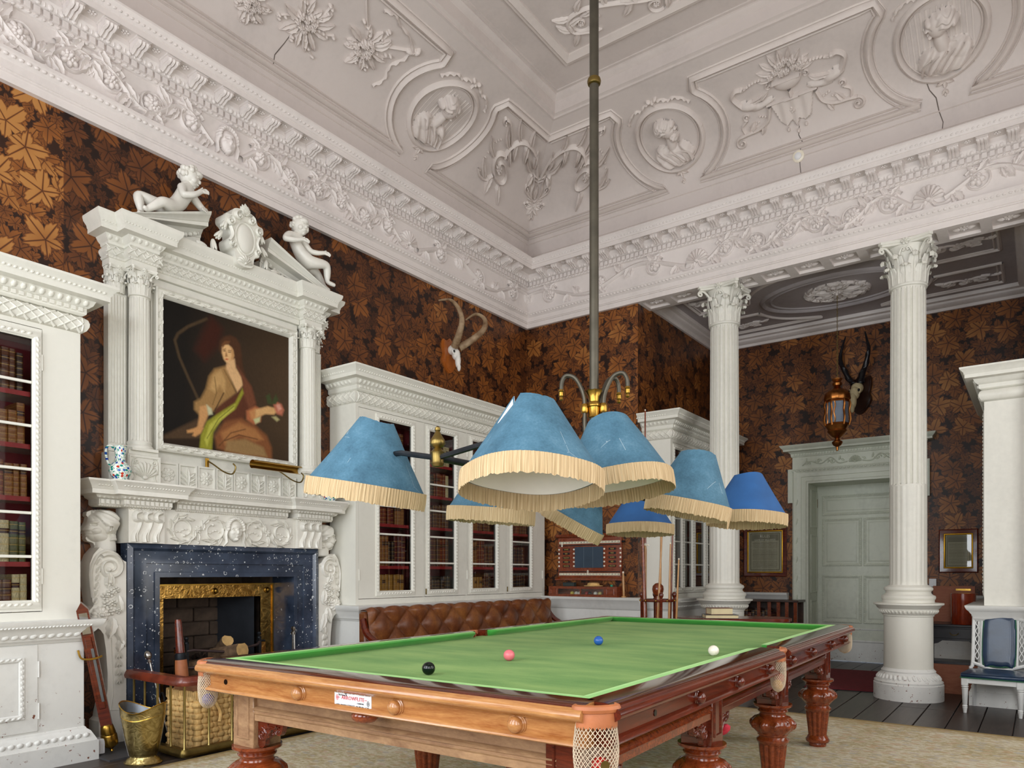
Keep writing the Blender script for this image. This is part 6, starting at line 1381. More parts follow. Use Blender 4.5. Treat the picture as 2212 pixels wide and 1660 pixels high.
# dado rails, skirtings
def dado(name, x0, x1, y, rz, loc, h=.93, mat=PAINTW):
    m = MB(); m.mold([(.065, 0), (.065, .128), (.045, .16), (.012, .205), (0, .22), (0, h - .15), (.012, h - .145), (.03, h - .12), (.04, h - .09), (.06, h - .065), (.07, h - .05), (.09, h - .03), (.098, h)], x0, x1, y, 0, False, False); o = st(m.build(name, mat, ang=28)); o.location = loc; o.rotation_euler = (0, 0, R(rz)); return o
dado('trim_8', XW + .02, PIER_L + .1, -.10, 0, (0, YB, 0))
dado('trim_9', PIER_L + .02, DX0 - .26, -.02, 0, (0, YA, 0), .95); dado('trim_10', DX1 + .26, PIER_R - .02, -.02, 0, (0, YA, 0), .95)
o = MB(); o.box(0, .17, -.02, 0, 0, .19); b_ = st(o.build('baseboard_left', PAINTW, ang=0)); b_.location = (XW, 2.19, 0); b_.rotation_euler = (0, 0, R(90))
# ------------------------------------------------------------------ round the hearth
RAILW = plain('worn_red_leather', '#6b2a17', .35, 0, .35, 12, .2, 50, coat=.3); GOLDL = plain('dull_gold', '#a8935a', .35, .9, .25, 9)
FD = E('club_fender', 'brass club fender with dark padded rail round the hearth', 'fender', (0, 0, 0))
fx, fy0, fy1, fb = -4.54, 2.58, 4.31, -5.24
def rounded(P_, rr, n=4):
    out = []
    for i, p in enumerate(P_):
        if i in (0, len(P_) - 1): out.append(p); continue
        a, b = Vector(P_[i - 1]) - Vector(p), Vector(P_[i + 1]) - Vector(p); a.normalize(); b.normalize()
        for k in range(n + 1): t = k / n; q = Vector(p) + a * rr * (1 - t) ** 2 + b * rr * t ** 2; out.append(tuple(q))
    return out
PT_ = [(fb, fy0, 0), (fx, fy0, 0), (fx, fy1, 0), (fb, fy1, 0)]
def ubar(z0, z1, w0, name, mat, rr, b):
    P_ = rounded(PT_, rr); m = MB(); N = len(P_); vs = []
    for i, p in enumerate(P_):
        a = Vector(P_[max(0, i - 1)]); c = Vector(P_[min(N - 1, i + 1)]); t = (c - a).normalized(); nn = Vector((t.y, -t.x, 0))
        for u, z in ((-1, z0), (1, z0), (1.15, (z0 * 2 + z1) / 3), (1, z1 - b), (.7, z1), (-.7, z1), (-1, z1 - b), (-1.15, (z0 * 2 + z1) / 3)): vs.append(tuple(Vector(p) + nn * (u * w0) + Vector((0, 0, z))))
    m.add(vs, [(i * 8 + j, i * 8 + (j + 1) % 8, i * 8 + 8 + (j + 1) % 8, i * 8 + 8 + j) for i in range(N - 1) for j in range(8)] + [tuple(range(8)), tuple(range((N - 1) * 8 + 7, (N - 1) * 8 - 1, -1))]); return m.build(name, mat, FD, ang=45)
ubar(.478, .535, .045, 'padded_rail', RAILW, .05, .02); ubar(.012, .06, .03, 'base_rail', BRASSD, .01, .015)
um = MB(); um.lathe([(.012, .05), (.012, .06), (.008, .066), (.008, .47), (.011, .475), (.011, .482)], 12); UM = um.mesh('upright', GOLDL)
for y in np.arange(fy0, fy1 + .01, .173): place(UM, 'upright', FD, (fx, y, 0))
for x in (fx - .17, fx - .34, fx - .51, fx - .66): place(UM, 'upright', FD, (x, fy0, 0)); place(UM, 'upright', FD, (x, fy1, 0))
# woven log basket
STRAW = plain('woven_straw', '#d2ac6e', .75, 0, .28, 22, .4, 90)
BK = E('log_basket', 'square woven straw log basket standing inside the fender', 'basket', (-4.77, 2.83, .012), 8)
m = MB(); a = .155; H_ = .40
m.box(-a + .012, a - .012, -a + .012, a - .012, 0, .02)
for k in range(4): m.box(-a + .008, a - .008, -a + .008, -a + .016, 0, H_, T=Matrix.Rotation(k * PI / 2, 4, 'Z'))
m.build('core', STRAW, BK, ang=0)
pm_ = MB(); nx, nz = 7, 9
for k in range(4):
    T = Matrix.Rotation(k * PI / 2, 4, 'Z')
    for i in range(nx):
        for j in range(nz):
            x = -a + 2 * a * (i + .5) / nx; z = .03 + (H_ - .06) * (j + .5) / nz; hz = (i + j) % 2
            pm_.ball((x, -a + (.002 if hz else .008), z), ((.034, .014, .0215) if hz else (.025, .012, .03)), 8, 5, T=T)
tag(pm_.build('weave', STRAW, BK, ang=60), kind='stuff')
rm_ = MB()
for k in range(4):
    T = Matrix.Rotation(k * PI / 2, 4, 'Z')
    for i in range(16): x = -a + 2 * a * (i + .5) / 16; rm_.box(x - .007, x + .007, -a - .006, -a + .01, H_ - .05, H_ + random.uniform(0, .012), T=T); rm_.box(x - .007, x + .007, -a - .008, -a + .01, 0, .035, T=T)
tag(rm_.build('raffia_ends', STRAW, BK, ang=0), kind='stuff')
for s_ in (-1, 1): m = MB(); m.tube(spline([(s_ * a, -.05, H_ - .02), (s_ * (a + .03), -.02, H_ - .09), (s_ * (a + .02), .02, H_ - .16), (s_ * (a + .035), .0, H_ - .22)], 4), .012, 7); m.build('rope_handle', STRAW, BK)
CORK = plain('brown_box_lid', '#9a6a48', .9, 0, .2, 20); MB().box(-.12, .12, -.12, .12, .3, .42).build('contents', CORK, BK, ang=0)
# brass bucket
PB = E('brass_bucket', 'oval embossed brass coal bucket with grey liner beside the fender', 'bucket', (-4.66, 2.37, .0), 30)
ov = lambda r_, z, t: r_ * (1 + .12 * cos(2 * t))
def rimz(z, t): return z + .03 * cos(2 * t) * max(0, (z - .22) / .14)
def ovl(prof, n=40):
    m = MB(); vs = []
    for r_, z in prof:
        for j in range(n): t = 2 * PI * j / n; rr = ov(r_, z, t); vs.append((rr * cos(t), rr * .92 * sin(t), rimz(z, t)))
    m.add(vs, [(i * n + j, i * n + (j + 1) % n, (i + 1) * n + (j + 1) % n, (i + 1) * n + j) for i in range(len(prof) - 1) for j in range(n)]); return m
k = NT('embossed_bucket_brass'); v = k.obj(); nz = k.noise(v, 16, 2, .5, 2.5); k.bump(nz, .35, .01); BKB = k.done(k.ramp(nz, [(.3, lin('#8f7c48')), (.6, lin('#c2ad74'))]), .28, 1)
ovl([(.105, 0), (.108, .008), (.095, .018), (.09, .03), (.075, .04), (.073, .05), (.08, .06), (.095, .14), (.112, .24), (.122, .29), (.125, .30), (.124, .31), (.128, .355), (.132, .36)]).build('body', BKB, PB, ang=50)
ovl([(.002, .06), (.072, .065), (.09, .14), (.118, .29), (.1285, .359)]).build('liner', PEWTER, PB, ang=50)
ovl([(.131, .358), (.135, .362), (.131, .366), (.128, .36)]).build('rolled_rim', BRASS, PB, ang=60)
m = MB(); m.tube([(ov(.122, 0, t) * cos(t) * 1.0, ov(.122, 0, t) * .92 * sin(t), rimz(.30, t)) for t in np.linspace(0, 2 * PI, 40)], .004, 5); m.build('band', BRASS, PB)
for t in (R(210), R(30)): m = MB(); m.tube([(ov(r_, 0, t) * cos(t), ov(r_, 0, t) * .92 * sin(t), rimz(z, t)) for r_, z in ((.077, .05), (.097, .14), (.114, .24), (.126, .31), (.13, .355))], .004, 5); m.build('seam', STEEL, PB)
# stick barometer leaning in the corner
BA = E('stick_barometer', 'mahogany stick barometer with brass foot leaning against the bookcase', 'barometer', (-5.08, 2.37, .03), 0)
BA.rotation_euler = (R(10), R(-9), R(60))
m = MB(); m.prism([(-.034, .16), (.034, .16), (.034, .98), (.0, 1.03), (-.034, .98)], -.02, .02); m.box(-.02, .02, -.028, -.02, .3, .8, .004); m.build('case', MAHOG, BA, ang=30)
m = MB(); m.box(-.024, .024, -.0225, -.02, .82, .96); m.build('scale_plate', STEEL, BA, ang=0)
m = MB(); m.box(.004, .02, -.031, -.027, .35, .72); m.build('thermometer', PEWTER, BA, ang=0)
m = MB(); m.lathe([(.001, -.02), (.012, -.01), (.008, .0), (.02, .012), (.045, .03), (.05, .05), (.05, .1), (.044, .11), (.046, .12), (.038, .17), (.03, .18)], 20); m.build('cistern_cover', BRASS, BA)
m = MB(); m.tube(spline([(-.07, -.01, .72), (-.06, -.03, .67), (-.02, -.04, .655), (.03, -.04, .655), (.06, -.03, .66)], 5), .007, 6); m.build('bracket', BRASS, BA)
# fire irons
FI = E('poker', 'steel poker with turned knob leaning inside the fender', 'poker', (-4.86, 2.665, .03)); FI.rotation_euler = (R(3), R(-22), 0)
m = MB(); m.lathe([(.006, 0), (.006, .5), (.01, .51), (.007, .52), (.012, .535), (.007, .55), (.008, .6), (.014, .61), (.008, .625), (.022, .64), (.026, .66), (.018, .68), (.006, .69)], 12); m.build('shaft', STEEL, FI)
TG = E('fire_tongs', 'polished steel fire tongs standing against the right of the grate', 'tongs', (-5.28, 4.0, .02)); TG.rotation_euler = (R(-3), R(-4), 0)
for s_ in (-1, 1): m = MB(); m.tube(spline([(s_ * .03, 0, 0), (s_ * .028, 0, .3), (s_ * .012, 0, .55), (s_ * .01, 0, .68)], 5), .007, 8); m.build('arm', STEEL, TG)
m = MB(); m.lathe([(.018, .66), (.02, .68), (.012, .69), (.016, .7), (.02, .715), (.012, .73), (.001, .735)], 12); m.build('hinge_knob', STEEL, TG)
SV = E('coal_hod', 'dark iron coal hod half hidden behind the brass bucket', 'coal hod', (-5.02, 2.69, .012), -20)
m = MB(); m.lathe([(.06, 0), (.07, .02), (.1, .2), (.115, .25)], 20, cap=False); m.tube(spline([(-.11, 0, .24), (-.08, 0, .33), (0, 0, .36), (.08, 0, .33), (.11, 0, .24)], 4), .006, 6); m.build('body', BLACKM, SV)
CL = E('leather_quiver', 'tall tan leather cylinder with dark band standing beside the grate', 'cylinder', (-5.05, 2.885, .012)); CL.rotation_euler = (R(2), R(-4), 0)
m = MB(); m.lathe([(.05, 0), (.052, .02), (.045, .5), (.04, .58)], 20, fl=lambda r_, z, t: r_ * (1 + .02 * sin(3 * t))); m.build('sleeve', LEATHER, CL)
m = MB(); m.lathe([(.041, .575), (.042, .58), (.04, .62), (.034, .625)], 20); m.build('band', IRON, CL); m = MB(); m.lathe([(.032, .62), (.025, .85), (.02, .87)], 14); m.build('staff', MAHOG, CL)
# jugs on the mantel shelf
def iznik():
    k = NT('painted_pottery'); v = k.obj(); s = k.node('SeparateXYZ', None, Vector=v); an = k.math('ARCTAN2', s.outputs[1], s.outputs[0])
    uv = k.node('CombineXYZ', X=k.math('MULTIPLY', an, .9), Y=k.math('MULTIPLY', s.outputs[2], 16.0)); vo = k.node('TexVoronoi', None, dict(voronoi_dimensions='2D'), Vector=uv, Scale=2.3); rc = k.node('SeparateColor', None, Color=vo.outputs['Color'])
    spot = k.math('LESS_THAN', vo.outputs['Distance'], .3); pick = k.ramp(rc.outputs[0], [(0, lin('#123f9c')), (.3, lin('#0f8a7a')), (.62, lin('#c23a28')), (.8, lin('#1a56a8'))]); pick.node.color_ramp.interpolation = 'CONSTANT'
    stem = k.math('LESS_THAN', k.math('ABSOLUTE', k.math('SUBTRACT', k.noise(uv, 2.4, 2), .5)), .018)
    col = k.mix(spot, k.mix(stem, lin('#e8ece6'), lin('#0f8a72')), pick); return k.done(col, .15)
POT = iznik()
def jug(loc, label, rz):
    t = E('jug', label, 'jug', loc, rz); m = MB(); m.lathe([(.045, 0), (.05, .004), (.046, .014), (.06, .03), (.072, .06), (.07, .09), (.052, .115), (.035, .128), (.031, .14), (.034, .18), (.041, .235), (.042, .24), (.036, .238), (.028, .15)], 32); m.build('body', POT, t, ang=60)
    m = MB(); m.tube(spline([(.04, 0, .225), (.065, 0, .24), (.085, 0, .22), (.088, 0, .17), (.075, 0, .12), (.062, 0, .1)], 5), .008, 8); m.build('handle', POT, t)
jug((XW + .27, 2.485, 1.868), 'white pottery jug painted with blue, teal and red tulips, left mantel end', -115)
jug((XW + .24, 4.36, 1.868), 'painted pottery jug mostly hidden by the leftmost lampshade', 60)
# sockets and the white plug
def socket(loc, rz, label):
    t = E('wall_socket', label, 'socket', loc, rz); MB().box(-.045, .045, -.01, 0, -.045, .045, .004).build('plate', BRASS, t); MB().box(-.008, .008, -.016, -.01, -.012, .012, .003).build('switch', IVORY, t)
socket((XW + .0, 4.47, .90), 90, 'brass wall socket on wallpaper right of the fireplace'); socket((XW + .0, 2.30, .90), 90, 'brass wall socket just left of the fireplace')
t = E('plug_adapter', 'white plug adapter beside the base of the left bookcase', 'plug', (-5.1, 2.265, .015), 90); MB().box(0, .05, -.05, .03, 0, .1, .004).build('housing', WHITEPL, t); MB().box(.018, .03, -.052, -.05, .05, .07).build('switch', WHITEPL, t)
# ------------------------------------------------------------------ sofa, chair, rugs
def leather_tuft():
    k = NT('brown_buttoned_leather'); v = k.obj(); f = k.noise(v, 4.5, 5, .62); g = k.noise(v, 60, 3)
    k.bump(g, .12, .003); return k.done(k.ramp(k.math('ADD', k.math('MULTIPLY', f, .8), k.math('MULTIPLY', g, .2)), [(.3, lin('#43200f')), (.5, lin('#6e3c1d')), (.7, lin('#96602f'))]), .36, 0, .5)
TUFT = leather_tuft()
SF = E('sofa', 'long brown buttoned leather sofa in front of the bookcase', 'sofa', (-4.86, 4.47, 0), 90)    # x along 0..2.98, -y to the room
SL = 2.98; PX, PZ = .165, .155
def tuft(u, z, amp=.05):
    a, b = u / PX, z / PZ; p, q = (a + b) / 2, (a - b) / 2; f = abs(math.sin(PI * p)) * abs(math.sin(PI * q)); return amp * (f ** .42)
def backf(s, t):
    u = .0 + SL * s; L = .62 * t                      # up the face, then over the roll
    if L < .44: y, z, ny, nz = -.06 + .05 * (L / .44), .42 + L, -1, .1
    else:
        an = (L - .44) / .18 * PI * .8; y, z = -.01 + .055 * (1 - cos(an)) - .0, .86 + .03 * sin(an); ny, nz = -cos(an), sin(an)
    e = min(1, min(s, 1 - s) * SL / .05); h = tuft(u, L, .05) * (1 if L < .5 else max(0, 1 - (L - .5) / .1)) * e
    return (u, y + ny * h, z + nz * h)
m = MB(); m.grid(backf, 220, 40); m.build('buttoned_back', TUFT, SF, ang=80)
m = MB(); m.box(0, SL, .02, .12, .1, .87, .02); m.build('back_frame', TUFT, SF)
m = MB(); m.grid(lambda s, t: (SL * s, -.06 - .6 * t, .42 + tuft(SL * s, .6 * t, .03)), 160, 30); m.build('buttoned_seat', TUFT, SF, ang=80)
m = MB(); m.box(0, SL, -.66, .06, .18, .41, .02); m.build('seat_base', TUFT, SF)
bt = MB(); bt.ball((0, 0, 0), (.011, .006, .011), 8, 5); BTM = bt.mesh('button', TUFT)
for i in range(19):
    for j in range(4):
        u = PX * (i + (0 if j % 2 == 0 else 0)); 
        if j % 2: u = PX * i
        uu = PX * i if j % 2 == 0 else PX * i
        a, b = (i, j)
        if (i + j) % 2: continue
        if 0 < PX * i < SL and PZ * j < .46 and j > 0: place(BTM, 'button', SF, (PX * i, -.062 + .05 * (PZ * j / .44), .42 + PZ * j))
for x in (.08, SL / 2, SL - .08):
    for y in (-.6, .05): m = MB(); m.lathe([(.018, 0), (.028, .05), (.035, .12), (.03, .18)], 14); m.build('leg', MAHOG, SF, loc=(x, y, 0))
for s_ in (0, 1): m = MB(); m.tube(spline([(SL * s_, .05, .80), (SL * s_ + (.03 if s_ else -.03), -.05, .66), (SL * s_ + (.03 if s_ else -.03), -.3, .56), (SL * s_, -.6, .5), (SL * s_, -.65, .4)], 5), .032, 8); m.build('arm', MAHOG, SF)
# carpet
def carpet():
    k = NT('worn_persian_carpet'); p = k.obj(); s = k.node('SeparateXYZ', None, Vector=p)
    f = k.noise(p, 2.0, 4); f2 = k.noise(k.mapped(p, (1, 1.6, 1)), 26, 3, .7); base = k.ramp(k.math('ADD', k.math('MULTIPLY', f, .35), k.math('MULTIPLY', f2, .65)), [(.3, lin('#94845c')), (.45, lin('#b3a580')), (.58, lin('#d0c7b0')), (.72, lin('#b8b8b2'))])
    vo = k.node('TexVoronoi', None, dict(voronoi_dimensions='2D'), Vector=k.mapped(p, (1, 1.7, 1)), Scale=9.0); rc = k.node('SeparateColor', None, Color=vo.outputs['Color'])
    fl = k.math('MULTIPLY', k.math('LESS_THAN', vo.outputs['Distance'], .3), k.math('GREATER_THAN', f2, .45)); pick = k.ramp(rc.outputs[0], [(0, lin('#c59a86')), (.4, lin('#8f9aa0')), (.7, lin('#b98f6a'))]); base = k.mix(k.math('MULTIPLY', fl, .5), base, pick)
    ed = k.math('MAXIMUM', k.math('DIVIDE', k.math('ABSOLUTE', s.outputs[0]), 2.65), k.math('DIVIDE', k.math('ABSOLUTE', s.outputs[1]), 3.4)); bord = k.math('GREATER_THAN', ed, .955); b2 = k.math('GREATER_THAN', ed, .985)
    base = k.mix(k.math('MULTIPLY', bord, .45), base, lin('#9a7f48')); base = k.mix(k.math('MULTIPLY', b2, .8), base, lin('#8f7743')); k.bump(f2, .5, .004); return k.done(base, .95)
CG = E('carpet', 'large worn pale Persian carpet under the billiard table', 'carpet', (-1.82, 3.12, .0))
MB().box(-2.65, 2.65, -3.4, 3.4, .001, .011, .004).build('pile', carpet(), CG)
FRI = plain('carpet_fringe', '#bfae86', .95, 0, .2, 30); m = MB(); random.seed(2)
for i in range(900): x = -2.65 + 5.3 * i / 900; L = random.uniform(.02, .05); m.add([(x, 3.395, .008), (x + .004, 3.395, .008), (x + random.uniform(-.01, .012), 3.4 + L, .002)], [(0, 1, 2)])
tag(m.build('fringe', FRI, CG, ang=0), kind='stuff')
DM = E('doormat', 'dark red doormat in front of the alcove door', 'doormat', (-1.74, 8.98, 0), 6); MB().box(-.39, .39, -.86, .86, .001, .012, .004).build('pile', plain('crimson_pile', '#6a0f1c', .95, 0, .2, 30, .5, 200), DM); MB().box(-.40, .40, -.87, .87, .0005, .006).build('backing', BLACKM, DM, ang=0)
# painted chair with blue leather
BLUEL = plain('blue_leather', '#1f3550', .3, 0, .3, 7, .1, 60, coat=.2); GREENG = plain('green_gimp', '#1f5a3e', .7, 0, .2, 60); CHP = paint('chair_paint', '#dfe1df', stain=.1)
CH = E('chair', 'white painted chair with dark blue leather seat and back', 'chair', (-.335, 7.44, 0), -4)
def cleg():
    m = MB(); m.lathe([(.013, 0), (.015, .02), (.02, .05), (.016, .055), (.022, .06), (.016, .07), (.019, .075), (.024, .2), (.026, .215), (.02, .22), (.03, .228), (.022, .236), (.026, .24)], 16); m.box(-.026, .026, -.026, .026, .24, .31, .003); return m
LG = cleg().mesh('leg', CHP)
for s_ in (-1, 1): place(LG, 'leg', CH, (s_ * .2, 0, 0)); m = MB(); m.tube([(s_ * .19, .44, 0), (s_ * .185, .41, .15), (s_ * .18, .40, .32)], .018, 6, flat=1); m.build('leg', CHP, CH)
m = MB(); m.box(-.225, .225, -.02, .01, .26, .305, .004); m.box(-.2, .2, .385, .415, .26, .305, .004); m.box(-.222, -.195, 0, .4, .26, .305); m.box(.195, .222, 0, .4, .26, .305); m.build('seat_rail', CHP, CH)
m = MB(); m.grid(lambda s, t: ((s - .5) * (.47 - .06 * t), -.03 + .45 * t, .345 + .025 * (math.sin(PI * s) * math.sin(PI * t)) ** .5), 14, 14); m.box(-.232, .232, -.03, .42, .308, .348, .012); m.build('seat_pad', BLUEL, CH, ang=60)
m = MB(); m.box(-.235, .235, -.034, -.03, .305, .315); m.build('gimp', GREENG, CH, ang=0)
bk = sub('backrest', CH, (0, .415, .30), (R(-10), 0, 0))
for s_ in (-1, 1):
    m = MB(); m.tube(spline([(s_ * .2, 0, 0), (s_ * .215, 0, .06), (s_ * .2, 0, .1), (s_ * .2, 0, .5), (s_ * .2, 0, .53)], 4), .015, 7); m.lathe([(.017, .53), (.012, .54), (.018, .55), (.012, .565), (.004, .575)], 10, T=Tm((s_ * .2, 0, 0))); m.build('stile', CHP, bk)
    m = MB()
    for k in range(5):
        z0 = .13 + .075 * k
        for d in (-1, 1): m.tube(spline([(s_ * .167, 0, z0), (s_ * .167 + d * .016, 0, z0 + .0375), (s_ * .167, 0, z0 + .075)], 3), .004, 5)
    m.build('pierced_lattice', CHP, bk); MB().tube([(s_ * .135, 0, .08), (s_ * .135, 0, .5)], .012, 6).build('inner_stile', CHP, bk)
m = MB(); m.tube(spline([(-.2, 0, .5), (-.14, 0, .52), (-.08, 0, .575), (0, 0, .595), (.08, 0, .575), (.14, 0, .52), (.2, 0, .5)], 5), .018, 7); q = Relief(); q.flower(0, .6, .03, .015, 7); m.merge(MB().add([(x, -.012 - z, y) for x, y, z in q.v], q.f)); m.build('crest_rail', CHP, bk)
m = MB(); m.tube(spline([(-.2, 0, .1), (-.13, 0, .075), (-.06, 0, .05), (0, 0, .045), (.06, 0, .05), (.13, 0, .075), (.2, 0, .1)], 5), .016, 7); m.build('lower_rail', CHP, bk)
ol = spline([(-.125, .09), (-.06, .072), (0, .066), (.06, .072), (.125, .09), (.125, .49), (.075, .545), (0, .565), (-.075, .545), (-.125, .49)], 4, True)
m = MB(); m.prism(ol, -.012, .012); m.build('green_edging', GREENG, bk); q = Relief(); ins_ = [(x * .95, .315 + (z - .315) * .97) for x, z in ol]; P2_ = np.array(ins_)
def padf(X, Y):
    d = np.zeros(X.shape); s0 = soft_poly(X, Y, ins_, .04); return np.where(s0 > .5, .012 + .016 * np.clip((s0 - .5) * 2, 0, 1) ** .5, 0)
q.field(padf, -.13, .13, .06, .57, 34); q.build('back_pad', BLUEL, bk, ang=70, fn=lambda x, y, z: (x, -z, y))
# desk, boxes and leaning board right of the columns
DKW = plain('black_stained_wood', '#22222a', .35, 0, .3, 8, coat=.2)
WB = E('wooden_box', 'low reddish wooden box with dark top behind the near column', 'box', (-.74, 8.66, 0)); MB().box(-.3, .28, -.14, .14, 0, .30, .003).build('body', TERRA, WB); MB().box(-.31, .285, -.145, .145, .30, .325).build('lid', DKW, WB, ang=0)
DS = E('desk', 'small dark desk with a drawer behind the near column', 'desk', (-.73, 9.2, 0))
m = MB(); m.box(-.30, .28, -.25, .25, .645, .675, .006); m.build('top', DKW, DS); m = MB(); m.box(-.28, .26, -.22, .22, .50, .645); m.build('case', DKW, DS, ang=0)
dw = sub('drawer', DS); MB().box(-.24, .22, -.23, -.22, .525, .63, .003).build('drawer_front', DKW, dw); m = MB(); m.tube(spline([(-.05, -.235, .585), (-.03, -.25, .565), (.01, -.25, .565), (.03, -.235, .585)], 4), .004, 6); m.build('handle', BRASSD, dw)
m = MB()
for s_ in (-1, 1): m.prism([(s_ * .25 - .01, .5), (s_ * .12, .5), (s_ * .16, .47), (s_ * .2, .46), (s_ * .25 - .01, .38)], -.22, -.2)
tag(m.build('corner_brackets', DKW, DS, ang=0), kind='stuff')
for s_ in (-1, 1):
    for y in (-.2, .2): MB().box(s_ * .25 - .03, s_ * .25 + .01, y - .02, y + .02, 0, .5).build('leg', DKW, DS, ang=0)
RB = E('round_box', 'round red-brown leather box standing on the dark desk', 'box', (-.665, 9.06, .675)); REDB = wood('polished_red_box', '#6e1c0c', '#b0441c', (8, 8, 1.2), rough=.18, coat=.6)
m = MB(); m.lathe([(.112, 0), (.115, .004), (.115, .27)], 36); m.build('body', REDB, RB); m = MB(); m.lathe([(.117, .27), (.117, .325), (.112, .33)], 36); m.build('lid', REDB, RB)
BD = E('brown_board', 'tan board standing behind the round red box', 'board', (-.78, 9.40, .676)); MB().box(-.2, .2, 0, .02, 0, .40, .002).build('panel', TERRA, BD); MB().box(.02, .16, -.004, 0, .35, .37).build('brass_strip', BRASS, BD, ang=0)
SWL = E('light_switch', 'small white switch box on wallpaper beside the near column', 'switch', (-1.08, YA, 1.10)); MB().box(-.04, .04, -.03, 0, -.05, .05, .004).build('housing', WHITEPL, SWL); MB().box(-.012, .012, -.036, -.03, -.02, .02).build('rocker', WHITEPL, SWL)
# low slatted shelf left of the door
LS = E('low_slatted_shelf', 'low dark mahogany slatted shelf left of the alcove door', 'shelf', (-3.02, 10.12, 0))
MB().box(-.44, .44, -.18, .18, .83, .86, .004).build('top', DARKOAK, LS); MB().box(-.42, .42, .15, .165, .02, .83).build('back', DARKOAK, LS, ang=0); MB().box(-.42, .42, -.165, .15, .3, .32).build('board', DARKOAK, LS, ang=0)
for x in (-.41, -.08, .06, .18, .29, .4): MB().box(x - .022, x + .022, -.17, -.15, 0, .83).build('slat', MAHOGX, LS, ang=0)
random.seed(9)
for k in range(10):
    o = place(BOOKS[3 if k % 3 else 7], 'book', None, (-3.38 + k * .046, 10.0, .321), (0, 0, 0), (.044, .2, .36 + .03 * (k % 3))); tag(o, 'dark gilt-tooled book, %s from left in the low slatted shelf' % ORD[k], 'book', 'dark books in the slatted shelf')
# side table beyond the billiard table
SD = E('side_table', 'reddish rounded side table just beyond the billiard table', 'table', (-2.35, 6.78, 0), 28)
ol = spline([(-.42, -.2), (0, -.22), (.42, -.2), (.52, 0), (.42, .2), (0, .22), (-.42, .2), (-.52, 0)], 6, True); m = MB(); m.plate(ol, .775, .80); m.plate([(x * .97, y * .97) for x, y in ol], .76, .775); m.build('top', MAHOG, SD, ang=40)
m = MB(); m.lathe([(.05, .0), (.06, .3), (.04, .5), (.06, .76)], 20); m.build('pillar', MAHOG, SD)
for k in range(4): a = k * PI / 2 + .6; m = MB(); m.tube(spline([(.05 * cos(a), .05 * sin(a), .3), (.2 * cos(a), .2 * sin(a), .22), (.34 * cos(a), .34 * sin(a), .03)], 4), [.03, .03, .028, .028, .026, .026, .024, .024, .02], 8); m.build('foot', MAHOG, SD)
def flatbook(loc, rz, w_, d_, h, mat, label, pages='#d8c9a0'):
    t = E('book', label, 'book', loc, rz, group='two books on the side table'); m = MB(); m.box(-w_ / 2, w_ / 2, -d_ / 2, d_ / 2, 0, .004); m.box(-w_ / 2, w_ / 2, -d_ / 2, d_ / 2, h - .004, h); m.box(-w_ / 2, w_ / 2, d_ / 2 - .006, d_ / 2, 0, h); m.build('cover', mat, t, ang=0); MB().box(-w_ / 2 + .005, w_ / 2 - .005, -d_ / 2 + .006, d_ / 2 - .006, .004, h - .004).build('pages', plain('paper', pages, .9), t, ang=0)
flatbook((-2.42, 6.62, .80), 30, .3, .22, .035, DKW, 'dark thin book with pale pages, lower of two'); flatbook((-2.43, 6.63, .835), 40, .21, .15, .06, plain('faded_brown_cloth', '#7a5648', .8), 'faded brown book lying on top of the dark book')
# red flower hanging below the table and cloth
RF = E('red_cloth', 'crumpled red cloth under the right-hand side of the billiard table', 'cloth', (-1.25, 3.35, .475)); q = Relief(); m = MB(); random.seed(4)
for k in range(9): m.ball((random.uniform(-.03, .03), random.uniform(-.04, .04), random.uniform(-.03, .05)), (random.uniform(.015, .03), random.uniform(.02, .04), random.uniform(.03, .05)), 9, 6, T=Tm((0, 0, 0), (random.random(), random.random(), 0)))
m.build('folds', plain('red_cloth', '#b8283c', .8, 0, .2, 15), RF, ang=60); MB().tube([(0, 0, .05), (.02, 0, .13)], .006, 6).build('knot', plain('red_cord', '#a02030', .8), RF)
# ------------------------------------------------------------------ billiards things against the pier
SBD = E('scoreboard', 'mahogany billiards scoreboard with slate panel on the wall', 'scoreboard', (-4.51, YB - .0, 1.15))
MB().box(-.45, .45, -.03, 0, 0, .54, .003).build('board', MAHOGX, SBD); MB().mold([(0, .51), (.012, .515), (.02, .53), (.03, .545), (.03, .555)], -.45, .45, -.03, 0).build('cornice', MAHOGX, SBD); MB().mold([(.03, -.02), (.03, -.005), (.015, .005), (0, .02)], -.45, .45, -.03, 0).build('foot_moulding', MAHOGX, SBD)
SLT = plain('writing_slate', '#2e3f50', .6, 0, .12, 6); MB().box(-.2, .2, -.036, -.03, .135, .395).build('slate', SLT, SBD, ang=0)
for x in (-.07, .06): MB().box(x - .0008, x + .0008, -.0366, -.036, .135, .395).build('slate_line', plain('chalk_line', '#7a8c98', .8), SBD, ang=0)
PAPER = plain('ivory_scale', '#ddd6bf', .5, 0, .05, 10)
for z, n0 in ((.45, 41), (.055, 1)):
    s_ = sub('sliding_scale', SBD); MB().box(-.43, .43, -.034, -.03, z - .014, z + .014).build('scale', PAPER, s_, ang=0); MB().box(-.43, .43, -.037, -.03, z + (.026 if n0 == 1 else -.04), z + (.036 if n0 == 1 else -.03)).build('slot', BLACKM, s_, ang=0)
    for k in range(20): lettering(str(n0 + k), .026, INK, s_, (-.41 + .82 * k / 19, -.0345, z), UP, depth=.0002, name='number')
    x = -.385 if n0 == 41 else -.01
    m = MB(); m.box(x - .008, x + .008, -.042, -.036, z - .05 if n0 == 41 else z - .01, z - .01 if n0 == 41 else z + .05); m.box(x - .014, x + .014, -.042, -.036, z - .03 if n0 == 41 else z + .025, z - .022 if n0 == 41 else z + .033); m.build('pointer', IVORY, s_, ang=0)
